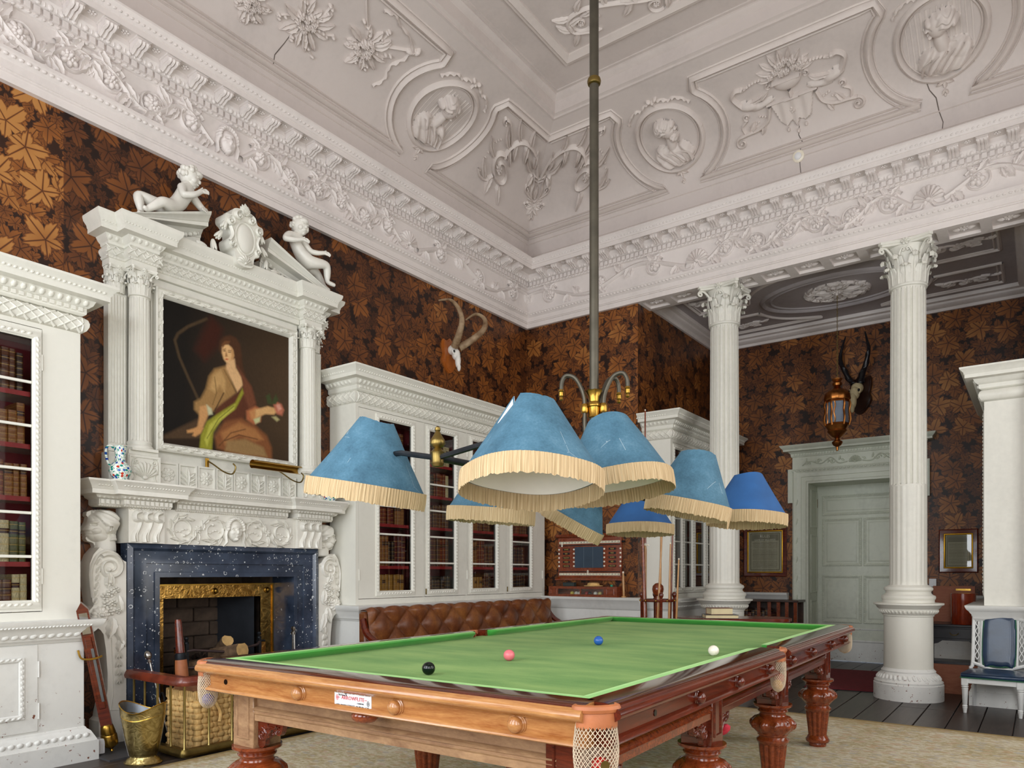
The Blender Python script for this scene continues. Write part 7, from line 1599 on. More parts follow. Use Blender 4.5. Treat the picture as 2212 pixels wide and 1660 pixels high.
for s_, names in ((-1, ('WHITE', 'RED', 'YELLOW', 'GREEN', 'BROWN')), (1, ('BLUE', 'PINK', 'WHITE', 'RED', 'YELLOW'))):
    for k, nm in enumerate(names):
        z = .365 - k * .052; p = sub('colour_label', SBD); MB().box(s_ * .325 - .05, s_ * .325 + .05, -.034, -.03, z - .013, z + .013, .002).build('plate', BLACKM, p); lettering(nm, .02, plain('gold_paint', '#d9b65a', .4), p, (s_ * .325, -.0345, z), UP, depth=.0002)
        for x in (s_ * .325 - .11, s_ * .325 + .11): MB().lathe([(.012, 0), (.012, .003), (.006, .008), (.001, .009)], 12).build('ivory_stud', IVORY, p, loc=(x, -.03, z), rot=(R(90), 0, 0))
for z in (.05, .45): MB().tube([(.45, -.02, z), (.49, -.02, z)], .012, 10).build('roller_knob', BLACKM, SBD)
BX = E('ball_box', 'mahogany billiard ball box with two glass windows on the dado', 'box', (-4.52, 7.735, .931))
m = MB(); m.box(-.48, .48, -.09, .075, 0, .012); m.box(-.48, .48, -.09, .075, .112, .125); m.box(-.48, .48, .06, .075, .012, .112); m.box(-.48, -.468, -.09, .06, .012, .112); m.box(.468, .48, -.09, .06, .012, .112); m.box(-.468, .468, -.09, -.08, .012, .03); m.box(-.468, .468, -.09, -.08, .095, .112)
for x0, x1 in ((-.468, -.345), (-.03, -.01), (.30, .468)): m.box(x0, x1, -.09, -.08, .03, .095)
m.build('case', MAHOGX, BX, ang=0)
for x0, x1 in ((-.345, -.03), (-.01, .30)): MB().add([(x0, -.085, .03), (x1, -.085, .03), (x1, -.085, .095), (x0, -.085, .095)], [(0, 1, 2, 3)]).build('pane', GLASS, BX, ang=0)
MB().frame([(0, 0), (.003, .004), (.01, .004), (.013, 0)], .33, .44, .025, .1, -.09).build('panel_moulding', MAHOGX, BX); MB().frame([(0, 0), (.003, .004), (.01, .004), (.013, 0)], -.455, -.36, .025, .1, -.09).build('panel_moulding', MAHOGX, BX)
for x, hx, nm in ((-.16, '#d9c23a', 'yellow'), (-.1, '#ece6d8', 'first white'), (-.05, '#ece6d8', 'second white'), (.05, '#a31c1c', 'red'), (.09, '#101418', 'black'), (.17, '#ece6d8', 'third white'), (.23, '#d8c47a', 'cream')):
    o = MB().ball((0, 0, BR), BR, 20, 12).build('billiard_ball', plain('ball_resin', hx, .12), None, ang=180); o.location = (-4.52 + x, 7.735 - .05, .9435); tag(o, '%s ball behind the glass of the ball box' % nm, 'ball', 'balls in the ball box')
t = E('chalk_box', 'dark chalk box lying on the ball box', 'box', (-4.74, 7.72, 1.057)); MB().box(-.08, .08, -.03, .03, 0, .045, .003).build('case', plain('dark_green_card', '#2a3634', .6), t); MB().box(-.081, .081, -.031, .031, .034, .046, .003).build('lid', plain('dark_card', '#1f2628', .6), t)
t = E('hat', 'flat straw hat lying on top of the ball box', 'hat', (-4.40, 7.72, 1.057)); MB().lathe([(.11, 0), (.12, .005), (.115, .012), (.075, .015)], 28).build('brim', STRAW, t); MB().lathe([(.075, .012), (.076, .02), (.07, .04), (.05, .046), (.002, .047)], 28).build('crown', STRAW, t)
t = E('green_chalk', 'small green chalk cube on the ball box', 'chalk', (-4.14, 7.70, 1.057)); MB().box(-.012, .012, -.012, .012, 0, .022, .002).build('cube', plain('green_chalk', '#2f9a7a', .9), t); MB().lathe([(.007, .0221), (.006, .0225)], 10).build('hollow', plain('chalk_dent', '#247a60', .9), t)
t = E('cue_butt', 'short cue end standing on the dado right of the ball box', 'cue', (-3.99, 7.72, .931)); t.rotation_euler = (0, R(-1.5), 0); MB().lathe([(.03, 0), (.03, .012), (.013, .02), (.015, .2), (.011, .29)], 14).build('shaft', OAK, t); MB().lathe([(.0115, .288), (.011, .305), (.004, .31)], 12).build('tip', IVORY, t)
# cue stand with its cues
CS = E('cue_stand', 'round mahogany cue stand with turned ball finial beside the far column', 'cue stand', (-3.23, 7.02, 0))
MB().lathe([(.24, 0), (.25, .02), (.24, .05), (.2, .06), (.19, .07)], 36).build('base', MAHOG, CS); MB().lathe([(.03, .06), (.025, .3), (.035, .5), (.025, .7), (.03, .93), (.025, .98), (.04, .99), (.055, 1.02), (.06, 1.05), (.055, 1.085), (.03, 1.11), (.005, 1.118)], 24).build('pillar', MAHOGX, CS)
m = MB(); m.tube([(.17 * cos(t), .17 * sin(t), .935) for t in np.linspace(0, 2 * PI, 32, endpoint=False)], .014, 8, closed=True)
for k in range(3): a = k * 2 * PI / 3 + .5; m.tube([(.02 * cos(a), .02 * sin(a), .935), (.17 * cos(a), .17 * sin(a), .935)], .01, 6)
m.build('ring', MAHOG, CS)
for k in range(4): a = k * PI / 2 + .62; MB().lathe([(.012, .06), (.012, .3), (.018, .45), (.012, .6), (.014, .93), (.02, .945), (.012, .96), (.022, .98), (.024, 1.0), (.014, 1.02), (.002, 1.025)], 14).build('post', MAHOG, CS, loc=(.17 * cos(a), .17 * sin(a), 0))
cl_ = MB(); cl_.ball((0, 0, 0), .011, 8, 6); CLM = cl_.mesh('clip', BRASS)
for k in range(10): a = k * 2 * PI / 10; place(CLM, 'clip', CS, (.186 * cos(a), .186 * sin(a), .935))
CUES = [(-.16, .10, 1.36, .02, .0, OAK, 'short pale cue at the left of the cue stand'), (-.13, -.06, 1.51, .0, .02, OAK, 'thick pale rest with white crosshead in the cue stand'), (-.06, -.14, 1.62, .03, .03, MAHOGX, 'dark red long-butt leaning across the cue stand'), (-.03, .12, 1.62, .0, .01, OAK, 'pale cue behind the ball finial, left of centre'), (.02, -.13, 1.63, -.03, .02, OAK, 'pale cue in front of the ball finial'), (.06, .13, 1.63, -.02, .0, MAHOGX, 'dark cue behind the ball finial, right of centre'), (.13, -.05, 1.52, -.01, .015, OAK, 'slender pale cue second from right in the stand'), (.16, .03, 1.36, -.03, .0, OAK, 'slender pale cue at the right of the stand'), (-.155, .02, 2.94, .0, .0, MAHOGX, 'very long cue rising high above the cue stand')]
for i, (x, y, L, ax, ay, mt, lab) in enumerate(CUES):
    t = E('cue', lab, 'cue', (-3.23 + x, 7.02 + y, .07), group='cues in the stand'); t.rotation_euler = (ay * -1, ax * -1.5, 0); L -= .07
    r0 = .026 if i == 2 else (.02 if i == 1 else .0145)
    MB().lathe([(r0, 0), (r0, .04), (r0 * .93, L * .3), (r0 * .55 if i != 1 else r0 * .8, L * .97), (r0 * .5, L)], 12).build('shaft', mt, t)
    if i == 1: m = MB(); m.box(-.045, .045, -.008, .008, L - .005, L + .012, .004); m.box(-.008, .008, -.008, .008, L + .01, L + .025, .003); m.build('crosshead', IVORY, t)
    else: MB().lathe([(r0 * .55, L), (r0 * .5, L + .012), (r0 * .2, L + .015)], 10).build('tip', IVORY, t)
# framed rules
def framed(loc, w_, h, label, title, glassy):
    t = E('framed_rules', label, 'picture', loc); MB().frame([(0, 0), (0, .02), (.012, .028), (.05, .02), (.055, .012), (.055, 0)], -w_ / 2, w_ / 2, 0, h).build('frame', MAHOG, t, ang=30)
    MB().frame([(.055, 0), (.055, .018), (.062, .02), (.07, .014), (.072, 0)], -w_ / 2, w_ / 2, 0, h).build('gilt_slip', plain('gilt_slip', '#d9a52e', .3, .8, .15, 20), t, ang=30)
    n, mm = 70, 60; U, V = np.meshgrid(np.linspace(0, 1, mm), np.linspace(0, 1, n)); C = np.ones((n, mm, 1)) * np.array(lin('#b3ab92'))
    rng = np.random.RandomState(2); body = (V < .74) & (V > .08) & (U > .12) & (U < .88); C[body] *= np.where((np.floor(V * 62) % 2 == 0), .68, 1.0)[body][:, None] * (.9 + .2 * rng.rand(n, mm))[body][:, None]
    brd = ((np.abs(U - .5) > .42) & (np.abs(U - .5) < .435) & (np.abs(V - .5) < .46)) | ((np.abs(V - .5) > .445) & (np.abs(V - .5) < .46) & (np.abs(U - .5) < .435)); C[brd] = lin('#4a4330')
    hd = (V > .78) & (V < .94) & (U > .1) & (U < .9); C[hd] *= .55
    printed('sheet', C, w_ - .14, h - .14, vcol('printed_sheet', .8), t, (0, -.006, .07))
    if title: lettering('RULES', .05, PAPER, t, (0, -.0075, h - .135), UP, depth=.0004); lettering('GAME OF BILLIARDS', .036, PAPER, t, (0, -.0075, h - .185), UP, depth=.0004, sx=.9)
    MB().add([(-w_ / 2 + .06, -.012, .06), (w_ / 2 - .06, -.012, .06), (w_ / 2 - .06, -.012, h - .06), (-w_ / 2 + .06, -.012, h - .06)], [(0, 1, 2, 3)]).build('pane', GLASS, t, ang=0)
framed((-3.135, YA - .002, 1.17), .60, .70, 'framed printed sheet of billiard rules left of the alcove door', True, 0); framed((-.81, YA - .002, 1.225), .41, .53, 'small framed printed sheet right of the near column', False, 1)
# trophies
HORN = NT('ridged_horn'); HORN.bump(HORN.noise(HORN.obj(), 40, 3), .4, .004); HORNM = HORN.done(HORN.ramp(HORN.noise(HORN.obj(), 9, 4), [(.3, lin('#6b4c30')), (.7, lin('#b09878'))]), .6)
BONE = plain('white_bone', '#e8e4dc', .6, 0, .08, 14, .2, 50); OLDB = plain('yellowed_bone', '#c9b890', .6, 0, .15, 12, .2, 50); OAKSH = wood('orange_shield', '#8a4416', '#c0702c', (8, 8, 2), rough=.3)
IB = E('ibex_trophy', 'ibex skull with long ridged curved horns on an orange shield', 'trophy', (XW, 6.27, 3.70), 90)    # x along wall, -y out
ol = spline([(0, .2), (.05, .16), (.11, .17), (.12, .08), (.105, .0), (.12, -.06), (.08, -.14), (0, -.2), (-.08, -.14), (-.12, -.06), (-.105, 0), (-.12, .08), (-.11, .17), (-.05, .16)], 3, True); m = MB(); m.prism(ol, -.022, 0); m.prism([(x * .9, z * .9) for x, z in ol], -.032, -.022); m.build('shield', OAKSH, IB, ang=40)
def skull(parent, mat, s=1.0, tilt=0.):
    m = MB(); q = lambda *a: tuple(v * s for v in a)
    m.ball(q(0, -.07, .06), q(.06, .065, .06), 16, 10); m.ball(q(0, -.12, .0), q(.05, .05, .07), 14, 10); m.ball(q(0, -.15, -.08), q(.034, .035, .09), 14, 10); m.ball(q(0, -.165, -.16), q(.022, .024, .05), 12, 8)
    for d in (-1, 1): m.tube([q(d * .048, -.115, .045), q(d * .062, -.12, .02), q(d * .05, -.13, -.01)], .013 * s, 7)
    o = m.build('skull', mat, parent, ang=70); e = []
    for d in (-1, 1): k = MB(); k.ball(q(d * .052, -.135, .022), q(.012, .014, .017), 10, 7); k.build('eye_socket', BLACKM, parent)
    return o
skull(IB, BONE, .95)
def horn(parent, P_, r0, mat, rings, name='horn', twist=0):
    S_ = spline(P_, 14); n = len(S_); rs = [r0 * (1 - .82 * (i / n) ** 1.2) * (1 + (.1 * (1 - i / n) if (rings and i % 3 == 0) else 0)) for i in range(n)]
    m = MB(); m.tube(S_, rs, 12); m.build(name, mat, parent, ang=60)
c_ = 6.27
horn(IB, [(-.04, -.13, .08), (-.10, -.24, .17), (-.13, -.31, .30), (-.15, -.28, .44), (-.17, -.18, .55), (-.22, -.05, .56)], .042, HORNM, True); horn(IB, [(.04, -.13, .08), (.13, -.26, .18), (.22, -.34, .30), (.26, -.32, .43), (.25, -.2, .51), (.24, -.06, .47)], .042, HORNM, True)
EL = E('antelope_trophy', 'antelope skull with twisted black horns on a dark shield over the door', 'trophy', (-1.90, YA - .0, 3.55), -18)
DSH = wood('dark_shield', '#1c0f0a', '#3a2016', (6, 6, 2), rough=.3); ol2 = [(x * 1.25, z * 1.3) for x, z in ol]; m = MB(); m.prism(ol2, -.025, 0); m.prism([(x * .88, z * .88) for x, z in ol2], -.04, -.025); m.build('shield', DSH, EL, ang=40); skull(EL, OLDB, 1.25); BH = plain('black_horn', '#17161a', .3, 0, .3, 20, .4, 60)
def twist_horn(d):
    S_ = spline([(d * .04, -.1, .13), (d * .10, -.14, .24), (d * .16, -.16, .38), (d * .19, -.16, .52), (d * .16, -.15, .66), (d * .13, -.14, .77)], 12); n = len(S_); m = MB(); vs = []; K = 10
    for i, p in enumerate(S_):
        r_ = .042 * (1 - .85 * (i / n) ** 1.1)
        for j in range(K): a = 2 * PI * j / K; e = 1 + (.35 if i < n * .6 else .1) * max(0, cos(a - i * .32 * d)) ** 3; vs.append((p[0] + r_ * e * cos(a), p[1] + r_ * e * sin(a), p[2]))
    m.add(vs, [(i * K + j, i * K + (j + 1) % K, (i + 1) * K + (j + 1) % K, (i + 1) * K + j) for i in range(n - 1) for j in range(K)]); m.build('horn', BH, EL, ang=50)
twist_horn(-1); twist_horn(1)
# hanging lantern in the alcove
LN = E('hanging_lantern', 'copper-gilt hexagonal hall lantern on a chain in the alcove', 'lantern', (-1.955, 9.25, 0)); LGL = plain('milky_lantern_glass', '#76808e', .15, 0, .1, 8)
m = MB(); m.lathe([(.025, 3.44), (.05, 3.45), (.055, 3.475), (.04, 3.50), (.055, 3.515), (.06, 3.53), (.02, 3.54)], 20); m.lathe([(.13, 3.27), (.14, 3.29), (.13, 3.35), (.1, 3.39), (.05, 3.41), (.03, 3.44)], 40, fl=lambda r_, z, t: r_ * (1 + .07 * abs(sin(6 * t)))); m.build('crown', GILT, LN)
b_ = [(.125, 2.98), (.13, 2.97), (.1, 2.92), (.11, 2.90), (.06, 2.84), (.025, 2.82), (.03, 2.80), (.055, 2.785), (.06, 2.77), (.045, 2.74), (.015, 2.72), (.012, 2.68), (.016, 2.675)][::-1]
MB().lathe(b_, 24, fl=lambda r_, z, t: r_ * (1 + (.05 * abs(sin(3 * t)) if z > 2.85 else 0))).build('base_drop', GILT, LN)
for k in range(6):
    a0, a1 = k * PI / 3 + .26, (k + 1) * PI / 3 + .26; r_ = .12; P0, P1 = (r_ * cos(a0), r_ * sin(a0)), (r_ * cos(a1), r_ * sin(a1))
    MB().add([(P0[0], P0[1], 2.98), (P1[0], P1[1], 2.98), (P1[0] * .98, P1[1] * .98, 3.27), (P0[0] * .98, P0[1] * .98, 3.27)], [(0, 1, 2, 3)]).build('pane', LGL, LN, ang=0)
    m = MB(); m.tube(spline([(P0[0] * 1.05, P0[1] * 1.05, 2.97), (P0[0] * 1.2, P0[1] * 1.2, 3.05), (P0[0] * 1.08, P0[1] * 1.08, 3.15), (P0[0] * 1.18, P0[1] * 1.18, 3.22), (P0[0] * 1.05, P0[1] * 1.05, 3.28)], 4), .012, 6); m.build('scrolled_rib', GILT, LN)
    mx, my = (P0[0] + P1[0]) / 2, (P0[1] + P1[1]) / 2; m = MB(); m.tube([(P0[0], P0[1], 2.99), (P1[0], P1[1], 2.99)], .012, 6); m.tube([(P0[0], P0[1], 3.26), (P1[0], P1[1], 3.26)], .012, 6); m.tube(spline([(P0[0] * .8 + P1[0] * .2, P0[1] * .8 + P1[1] * .2, 2.99), (P0[0] * .72 + P1[0] * .28, P0[1] * .72 + P1[1] * .28, 3.05), (P0[0] * .84 + P1[0] * .16, P0[1] * .84 + P1[1] * .16, 3.12), (P0[0] * .72 + P1[0] * .28, P0[1] * .72 + P1[1] * .28, 3.2), (P0[0] * .8 + P1[0] * .2, P0[1] * .8 + P1[1] * .2, 3.26)], 3), .008, 5); tag(m.build('pane_border', GILT, LN), kind='stuff')
lk = MB(); lk.tube([(.007 * cos(t), 0, .013 * sin(t)) for t in np.linspace(0, 2 * PI, 10, endpoint=False)], .0025, 5, closed=True); LKM = lk.mesh('chain_link', BRASSD)
for k in range(42): place(LKM, 'chain_link', LN, (0, 0, 3.55 + k * .0235), (0, 0, PI / 2 * (k % 2)))
MB().lathe([(.04, 4.57), (.045, 4.575), (.02, 4.56), (.012, 4.545)][::-1], 16).build('ceiling_hook', BRASSD, LN)
# smoke detector on the cove
P_ = cove_B(-2.01, .306, 0); t = E('smoke_detector', 'cream round smoke detector on the ceiling cove', 'smoke detector', P_); p0, z0_, n_, m2 = cove_pt(.306); t.rotation_euler = (math.atan2(n_, m2), 0, 0)
MB().lathe([(.058, 0), (.058, .01), (.05, .016), (.032, .018)], 28).build('base', IVORY, t); MB().lathe([(.034, .016), (.034, .03), (.026, .036), (.002, .037)], 24).build('sensor', WHITEPL, t)
# ------------------------------------------------------------------ plaster relief on the cove and flat
MR = .575; MBc = .938
def arc_pts(mx, sgn, n=16):          # concave end of a panel round the medallion at mx; sgn=+1: panel lies to the right
    a0, a1 = math.asin((.40 - MBc) / MR), math.asin((1.32 - MBc) / MR); return [(mx + sgn * MR * cos(a0 + (a1 - a0) * k / n), MBc + MR * sin(a0 + (a1 - a0) * k / n)) for k in range(n + 1)]
def end_pts(mx, sgn): P = arc_pts(mx, sgn); x = P[-1][0]; return P + [(x - sgn * .015, 1.355), (x + sgn * .02, 1.47)]
def dense(P, step=.12):
    out = []
    for a, b in zip(P[:-1], P[1:]):
        n = max(1, int(math.dist(a, b) / step))
        for k in range(n): out.append((a[0] + (b[0] - a[0]) * k / n, a[1] + (b[1] - a[1]) * k / n))
    return out + [P[-1]]
def inset(P, d):                        # offset a polyline to its left
    out = []
    for i, p in enumerate(P):
        a, b = P[max(0, i - 1)], P[min(len(P) - 1, i + 1)]; tx, ty = b[0] - a[0], b[1] - a[1]; L = math.hypot(tx, ty) or 1; out.append((p[0] - ty / L * d, p[1] + tx / L * d))
    return out
def frame_rel(P, name, mp):
    q = Relief(); P = dense(P); q.rib(P, .028, .034); q.rib(inset(P, .05), .01, .016); q.rib(inset(P, -.045), .007, .01); return q.build(name, RELIEF, ceil, ang=50, fn=mp)
def bust(s_, beard=False, veil=False):
    q = Relief(); S = 1.0
    def fn(X, Y):
        X = X * s_
        h = hump(X, Y, -.01, -.2, .2, .11, .05, .12, 2.4); h = np.maximum(h, hump(X, Y, -.12, -.15, .09, .1, .055)); h = np.maximum(h, hump(X, Y, .1, -.16, .08, .09, .05))
        fold = .012 * np.sin((X * 55 + Y * 38)) * (h > .012) * (Y < -.07); h = h + fold
        h = np.maximum(h, hump(X, Y, .0, -.05, .052, .13, .052, -.15)); hd = hump(X, Y, .015, .1, .078, .1, .075); h = np.maximum(h, hd)
        h = np.maximum(h, hump(X, Y, .095, .095, .026, .014, .05, -.5)); h = np.maximum(h, hump(X, Y, .075, .035, .025, .02, .055)); h = np.maximum(h, hump(X, Y, .088, .058, .012, .008, .05)); h = np.maximum(h, hump(X, Y, .075, .14, .03, .035, .055))
        h = h - hump(X, Y, .07, .108, .016, .009, .02)
        hair = hump(X, Y, -.035, .135, .082, .085, .085); rip = .008 * np.sin(Y * 130 + 2 * np.sin(X * 70)) * (hair > .01); h = np.maximum(h, hair + rip)
        if not beard: h = np.maximum(h, hump(X, Y, -.1, .1, .04, .045, .07) + .004 * np.sin(X * 160))
        if beard:
            bd = hump(X, Y, .05, .015, .05, .06, .075); h = np.maximum(h, bd + .008 * np.sin(X * 140) * np.sin(Y * 140) * (bd > .01)); cr = hump(X, Y, -.02, .16, .085, .06, .085); h = np.maximum(h, cr + .009 * np.sin(X * 150) * np.sin(Y * 150) * (cr > .01))
        return h
    q.field(fn, -.26, .26, -.3, .25, 78, .003)
    for k in range(5): q.rib(spline([(s_ * (-.16 + .06 * k), -.1 - .012 * k), (s_ * (-.1 + .06 * k), -.18), (s_ * (-.02 + .045 * k), -.27)], 5), .011, .06)
    return q
def ribbon(P, q, w_=.014):
    S_ = spline(P, 6); q.rib(S_, [w_ * (.75 + .35 * math.sin(i * .9)) for i in range(len(S_))], [.02 + .01 * math.sin(i * 1.6) for i in range(len(S_))])
def medallion(mx, mp, s_, beard=False):
    t = sub('medallion', ceil); q = Relief(); q.ring(mx, MBc, .345, .385, .026, .035, 64); q.ring(mx, MBc, .305, .345, .009, .014, 64); q.build('oval_frame', RELIEF, t, ang=60, fn=mp)
    bust(s_, beard).build('bust', RELIEF, t, ang=70, fn=lambda x, y, z: mp(mx + x * 1.05, MBc - .005 + y * 1.1, z))
    q = Relief(); by = 1.40
    for d in (-1, 1): q.blob(mx + d * .035, by + .02, .03, .018, .03, d * .6); ribbon([(mx, by), (mx + d * .08, by - .005), (mx + d * .15, by - .045), (mx + d * .22, by - .04), (mx + d * .3, by - .1), (mx + d * .34, by - .16)], q)
    q.blob(mx, by, .02, .02, .035); q.rib([(mx, by), (mx, by - .06)], .012, .02); q.build('ribbon_bow', RELIEF, t, ang=60, fn=mp)
    q = Relief(); q.shell(mx, .50, -.09, .02, 5, 1.8) if False else None
    for d in (-1, 0, 1): q.leaf(mx, .545, .08, .02, .02, -PI / 2 + d * .8, d * .3, 1)
    for d in (-1, 1): q.leaf(mx, .465, .05, .014, .016, -PI / 2 + d * .5, 0, 1)
    q.blob(mx, .42, .012, .018, .016); q.build('pendant', RELIEF, t, ang=60, fn=mp)
mL, mB1, mB2 = 5.60, -3.237, -.705
mpL, mpB = (lambda x, y, z=0: cove_L(x, y, z)), (lambda x, y, z=0: cove_B(x, y, z))
medallion(mL, mpL, 1); medallion(mB1, mpB, 1, True); medallion(mB2, mpB, -1)
for o in (bpy.data.objects['medallion'],): pass
# panel frames
E1 = end_pts(mB1, 1); E2 = end_pts(mB2, -1); frame_rel([E2[0]] + E2[1:] + E1[::-1] + [E2[0]], 'panel_frame', mpB)
E1 = end_pts(1.29, 1); E2 = end_pts(mL, -1); frame_rel([E2[0]] + E2[1:] + E1[::-1] + [E2[0]], 'panel_frame', mpL)
def pb(b): return cove_pt(b)[0]
P_ = end_pts(mL, 1); seam = [(YB - pb(b) + .0, b) for b in (1.47, .40)]; frame_rel([seam[1]] + P_ + [seam[0]], 'corner_panel_frame', mpL)
P_ = end_pts(mB1, -1); seam = [(XW + pb(b) - .0, b) for b in (1.47, .40)]; frame_rel([seam[1]] + P_ + [seam[0]], 'corner_panel_frame', mpB)
P_ = end_pts(mB2, 1); frame_rel([(.9, .40)] + P_ + [(.9, 1.47)], 'corner_panel_frame', mpB)
q = Relief()
for fn_, lo, hi in ((mpL, .8, 7.8), (mpB, -5.4, .9)):
    for b, w_, h_ in ((.12, .02, .02), (.3, .006, .006)):
        q = Relief(); P_ = [(lo + (hi - lo) * k / 40, b) for k in range(41)]; P_ = [(min(x, YB - pb(b)) if fn_ is mpL else max(x, XW + pb(b)), y) for x, y in P_]; q.rib(P_, w_, h_); q.build('cove_moulding', RELIEF, ceil, ang=50, fn=fn_)
# corner vase with scrolls, mirrored about the corner
def corner_rel(q, name):
    for mp in (lambda s, b, h: cove_L(YB - cove_pt(b)[0] - s, b, h), lambda s, b, h: cove_B(XW + cove_pt(b)[0] + s, b, h)): q.build(name, RELIEF, ceil, ang=55, fn=mp)
q = Relief(); q.rib(spline([(.0, .78), (.06, .79), (.1, .86), (.08, .95), (.1, 1.02), (.09, 1.05)], 5), .018, .03); q.rib([(0, 1.04), (.1, 1.04)], .012, .03); q.rib([(0, 1.0), (.09, 1.0)], .007, .026); q.spiral(.17, .86, .05, 1.3, .014, .024, a0=-PI / 2, dirn=1); q.rib(spline([(.06, .79), (.12, .795), (.17, .81)], 4), .014, .022)
q.leaf(.015, .80, .16, .03, .03, PI / 2, 0, 1); corner_rel(q, 'vase_half')
q = Relief()
for k in range(5): q.leaf(.01, .76, .2 - .02 * k, .028, .026, -PI / 2 + .35 * k, .2, 1)
q.spiral(.15, .68, .035, 1.2, .01, .018, a0=0, dirn=1); corner_rel(q, 'leaf_drop')
q = Relief(); main = spline([(.04, 1.05), (.12, 1.2), (.28, 1.27), (.45, 1.24), (.6, 1.12), (.68, .98)], 8); q.rib(main, [.028 - .0002 * i for i in range(len(main))], .034)
q.spiral(.70, .84, .17, 1.4, .026, .034, a0=1.9, dirn=-1, r1=.3); q.flower(.74, .85, .06, .04, 7, 2)
for (s0, b0, a, L) in ((.25, 1.26, 1.0, .2), (.3, 1.26, -.9, .2), (.45, 1.24, .7, .22), (.5, 1.2, -.9, .2), (.62, 1.1, .6, .2), (.6, 1.1, -1.2, .17), (.84, .92, .5, .2), (.84, .72, -.5, .24), (.7, .69, -1.0, .2), (.96, .66, .7, .2), (.12, 1.1, 1.0, .2), (.16, 1.05, .2, .2), (.12, 1.02, -.5, .17)): q.leaf(s0, b0, L * .85, .045, .036, a, .6 if a > 0 else -.6, 1)
for k in range(9): q.blob(.78 + .035 * k, 1.12 - .02 * k - .004 * k * k, .013, .01, .015, -.6)
q.rib(spline([(.6, 1.12), (.62, 1.24), (.68, 1.33), (.75, 1.33)], 5), .016, .024); q.spiral(.75, 1.3, .04, 1.0, .014, .024, a0=PI / 2, dirn=-1); q.rib(spline([(.84, .74), (.95, .66), (1.06, .66), (1.1, .72)], 5), .018, .026); corner_rel(q, 'acanthus_scroll')
# sprays and ribbons in the long left panel
def spray(cx, cy, R_, name='flower_spray', seed=1):
    q = Relief(); random.seed(seed)
    for k in range(9): a = k * .7; rr = R_ * random.uniform(.12, .34); q.rose(cx + rr * cos(a), cy + rr * sin(a), R_ * random.uniform(.12, .18), .05)
    for k in range(12):
        a = k * PI / 6 + random.uniform(-.2, .2); L = R_ * random.uniform(.5, 1.0); x0, y0 = cx + R_ * .3 * cos(a), cy + R_ * .3 * sin(a); q.leaf(x0, y0, L * .7, .03, .03, a, random.uniform(-.3, .3), 1)
        if k % 2 == 0:
            P_ = spline([(x0, y0), (cx + L * .8 * cos(a + .15), cy + L * .8 * sin(a + .15)), (cx + L * 1.15 * cos(a + .3), cy + L * 1.15 * sin(a + .3))], 5); q.rib(P_, .008, .014)
            for p in P_[3::2]: q.blob(p[0] + random.uniform(-.02, .02), p[1] + random.uniform(-.02, .02), .02, .015, .03)
    return q.build(name, RELIEF, ceil, ang=60, fn=mpL)
spray(4.50, 1.0, .26, seed=3); spray(3.95, .86, .24, seed=5); spray(3.5, .72, .2, seed=6); spray(2.9, .8, .24, seed=8)
q = Relief(); bx, by = 4.87, 1.25
for d in (-1, 1): q.blob(bx + .03 * d, by + .02 * d, .045, .025, .035, .8 + d * .5)
q.rose(bx, by, .035, .03); ribbon([(bx, by), (4.85, 1.12), (4.8, 1.0), (4.84, .88), (4.79, .76)], q); ribbon([(bx, by), (4.75, 1.33), (4.6, 1.36), (4.5, 1.40), (4.4, 1.36)], q); q.rib(spline([(4.5, 1.05), (4.68, 1.15), (4.84, 1.24)], 5), .012, .02); q.rib(spline([(4.45, 1.1), (4.3, 1.25), (4.2, 1.36)], 5), .012, .02); q.build('ribbon_bow', RELIEF, ceil, ang=60, fn=mpL)
# urn, cloth and birds in the back panel
ux = -1.98
q = Relief(); q.field(lambda X, Y: hump(X, Y, ux, 1.07, .13, .1, .05) * (Y < 1.1), ux - .14, ux + .14, .95, 1.11, 40); q.rib([(ux - .13, 1.10), (ux + .13, 1.10)], .014, .05); q.rib([(ux, .97), (ux, .9)], .02, .04); q.rib([(ux - .07, .885), (ux + .07, .885)], .016, .04)
for d in (-1, 1): q.spiral(ux + d * .17, 1.07, .035, 1.2, .008, .02, a0=PI / 2, dirn=-d)
q.build('urn', RELIEF, ceil, ang=60, fn=mpB)
q = Relief(); random.seed(12)
for k in range(17): a = random.uniform(0, PI); rr = random.uniform(.02, .17); q.rose(ux + rr * cos(a) * 1.1, 1.16 + rr * sin(a) * .9, random.uniform(.03, .05), .045)
for k in range(9): a = k * PI / 8; q.leaf(ux + .1 * cos(a), 1.15 + .1 * sin(a), .16, .022, .03, a, 0, 1)
for d in (-1, 1):
    for k in range(9): q.blob(ux + d * (.18 + .03 * k), 1.16 + .02 * math.sin(k * .5) - .002 * k, .018, .012, .02)
q.build('flower_basket', RELIEF, ceil, ang=60, fn=mpB)
q = Relief(); ol = [(ux - .2, .88), (ux + .2, .88), (ux + .14, .66), (ux + .08, .62), (ux + .03, .66), (ux, .58), (ux - .04, .66), (ux - .09, .62), (ux - .15, .68)]
q.field(lambda X, Y: .02 * (soft_poly(X, Y, ol, .01) > .5) * (1 + .25 * np.sin(X * 60)), ux - .21, ux + .21, .56, .9, 50); q.flower(ux, .76, .05, .035, 8)
for x, y in ((ux - .09, .6), (ux + .08, .6), (ux, .56)): q.blob(x, y - .02, .014, .024, .03)
q.rib([(ux - .24, .885), (ux + .24, .885)], .012, .03); q.build('draped_cloth', RELIEF, ceil, ang=60, fn=mpB)
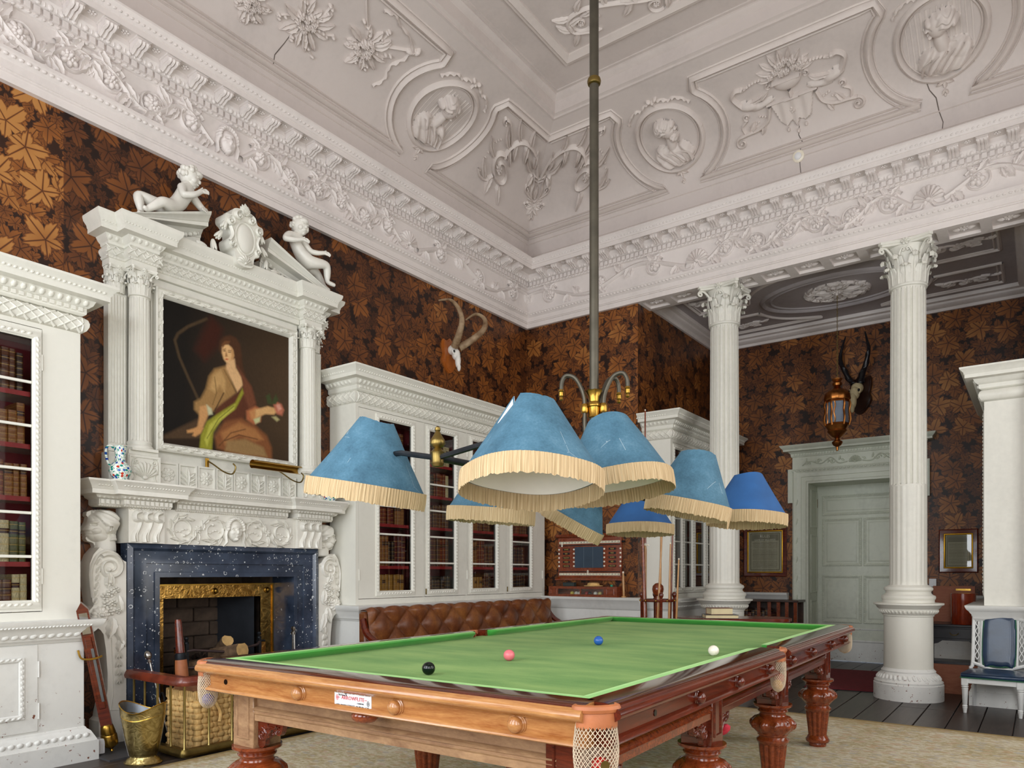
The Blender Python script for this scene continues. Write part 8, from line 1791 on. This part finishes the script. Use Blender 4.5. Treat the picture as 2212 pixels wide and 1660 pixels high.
for d in (-1, 1):
    q = Relief(); q.field(lambda X, Y: np.maximum(hump(X, Y, ux + d * .40, .95, .1, .05, .045, d * .25), hump(X, Y, ux + d * .27, .91, .12, .03, .03, -d * .2)), ux - .6, ux + .6, .84, 1.04, 70)
    q.rib(spline([(ux + d * .46, .96), (ux + d * .5, 1.03), (ux + d * .52, 1.1), (ux + d * .47, 1.16), (ux + d * .41, 1.15)], 6), [.03 - .0008 * i for i in range(25)], .035); q.blob(ux + d * .42, 1.155, .025, .016, .035); q.leaf(ux + d * .40, 1.15, .05, .008, .02, PI if d > 0 else 0)
    for k in range(4): q.leaf(ux + d * (.42 - .04 * k), .96, .13, .02, .03, (PI - .2 - .1 * k) if d > 0 else .2 + .1 * k, 0, 1)
    q.build('bird', RELIEF, ceil, ang=60, fn=mpB)
    q = Relief(); q.spiral(ux + d * .56, .60, .06, 1.3, .016, .026, a0=PI / 2, dirn=-d); q.rib(spline([(ux + d * .22, .86), (ux + d * .26, .74), (ux + d * .36, .68), (ux + d * .48, .67), (ux + d * .56, .66)], 6), .02, .03); q.spiral(ux + d * .45, .84, .04, 1.2, .012, .02, a0=-PI / 2, dirn=d); q.rib(spline([(ux + d * .5, .66), (ux + d * .52, .75), (ux + d * .46, .8)], 5), .014, .022)
    for k in range(5): q.blob(ux + d * (.28 + .025 * k), .78 + .01 * k * (1 if k < 3 else -1), .012, .012, .018)
    q.leaf(ux + d * .45, .67, .12, .03, .03, PI / 2 + d * .6, 0, 1); q.leaf(ux + d * .3, .72, .12, .025, .03, -PI / 2 + d * .4, 0, 1); q.build('scroll_foot', RELIEF, ceil, ang=60, fn=mpB)
# scrollwork on the flat
q = Relief()
main = spline([(-3.45, 5.98), (-3.58, 5.9), (-3.55, 5.75), (-3.35, 5.72), (-3.1, 5.82), (-2.85, 5.95), (-2.6, 6.0), (-2.35, 5.95)], 8); q.rib(main, .022, .03)
for x, y, r_, d in ((-3.47, 5.85, .1, 1), (-3.15, 5.68, .1, -1), (-2.8, 6.05, .09, 1), (-2.3, 5.85, .12, -1)): q.spiral(x, y, r_, 1.2, .016, .025, a0=1, dirn=d); q.flower(x, y, .03, .03, 6)
for k in range(16): p = main[3 + k * 3]; q.leaf(p[0], p[1], .16, .03, .03, k * 1.9, .4, 1)
for sx in (1, -1): q.build('flat_scroll', RELIEF, ceil, ang=60, fn=lambda x, y, z: (x if sx > 0 else 2 * XC - x, y, 6.36 - z))
CRK = plain('dark_crack_plaster', '#6a605a', .9)  # cracks in the cove, laid on as thin ribs of darker plaster
for mp, P_ in ((mpB, [(-1.97, .58), (-1.99, .5), (-1.96, .42), (-2.0, .34), (-2.0, .2), (-1.99, .08)]), (mpB, [(-.86, .62), (-.83, .5), (-.78, .42), (-.76, .3), (-.73, .2), (-.74, .1)]), (mpL, [(3.9, .75), (3.88, .62), (3.84, .5), (3.85, .42)])):
    q = Relief(); q.rib(P_, [.0035, .004, .0045, .004, .0035, .003][:len(P_)], .0015); q.build('crack', CRK, ceil, fn=mp)
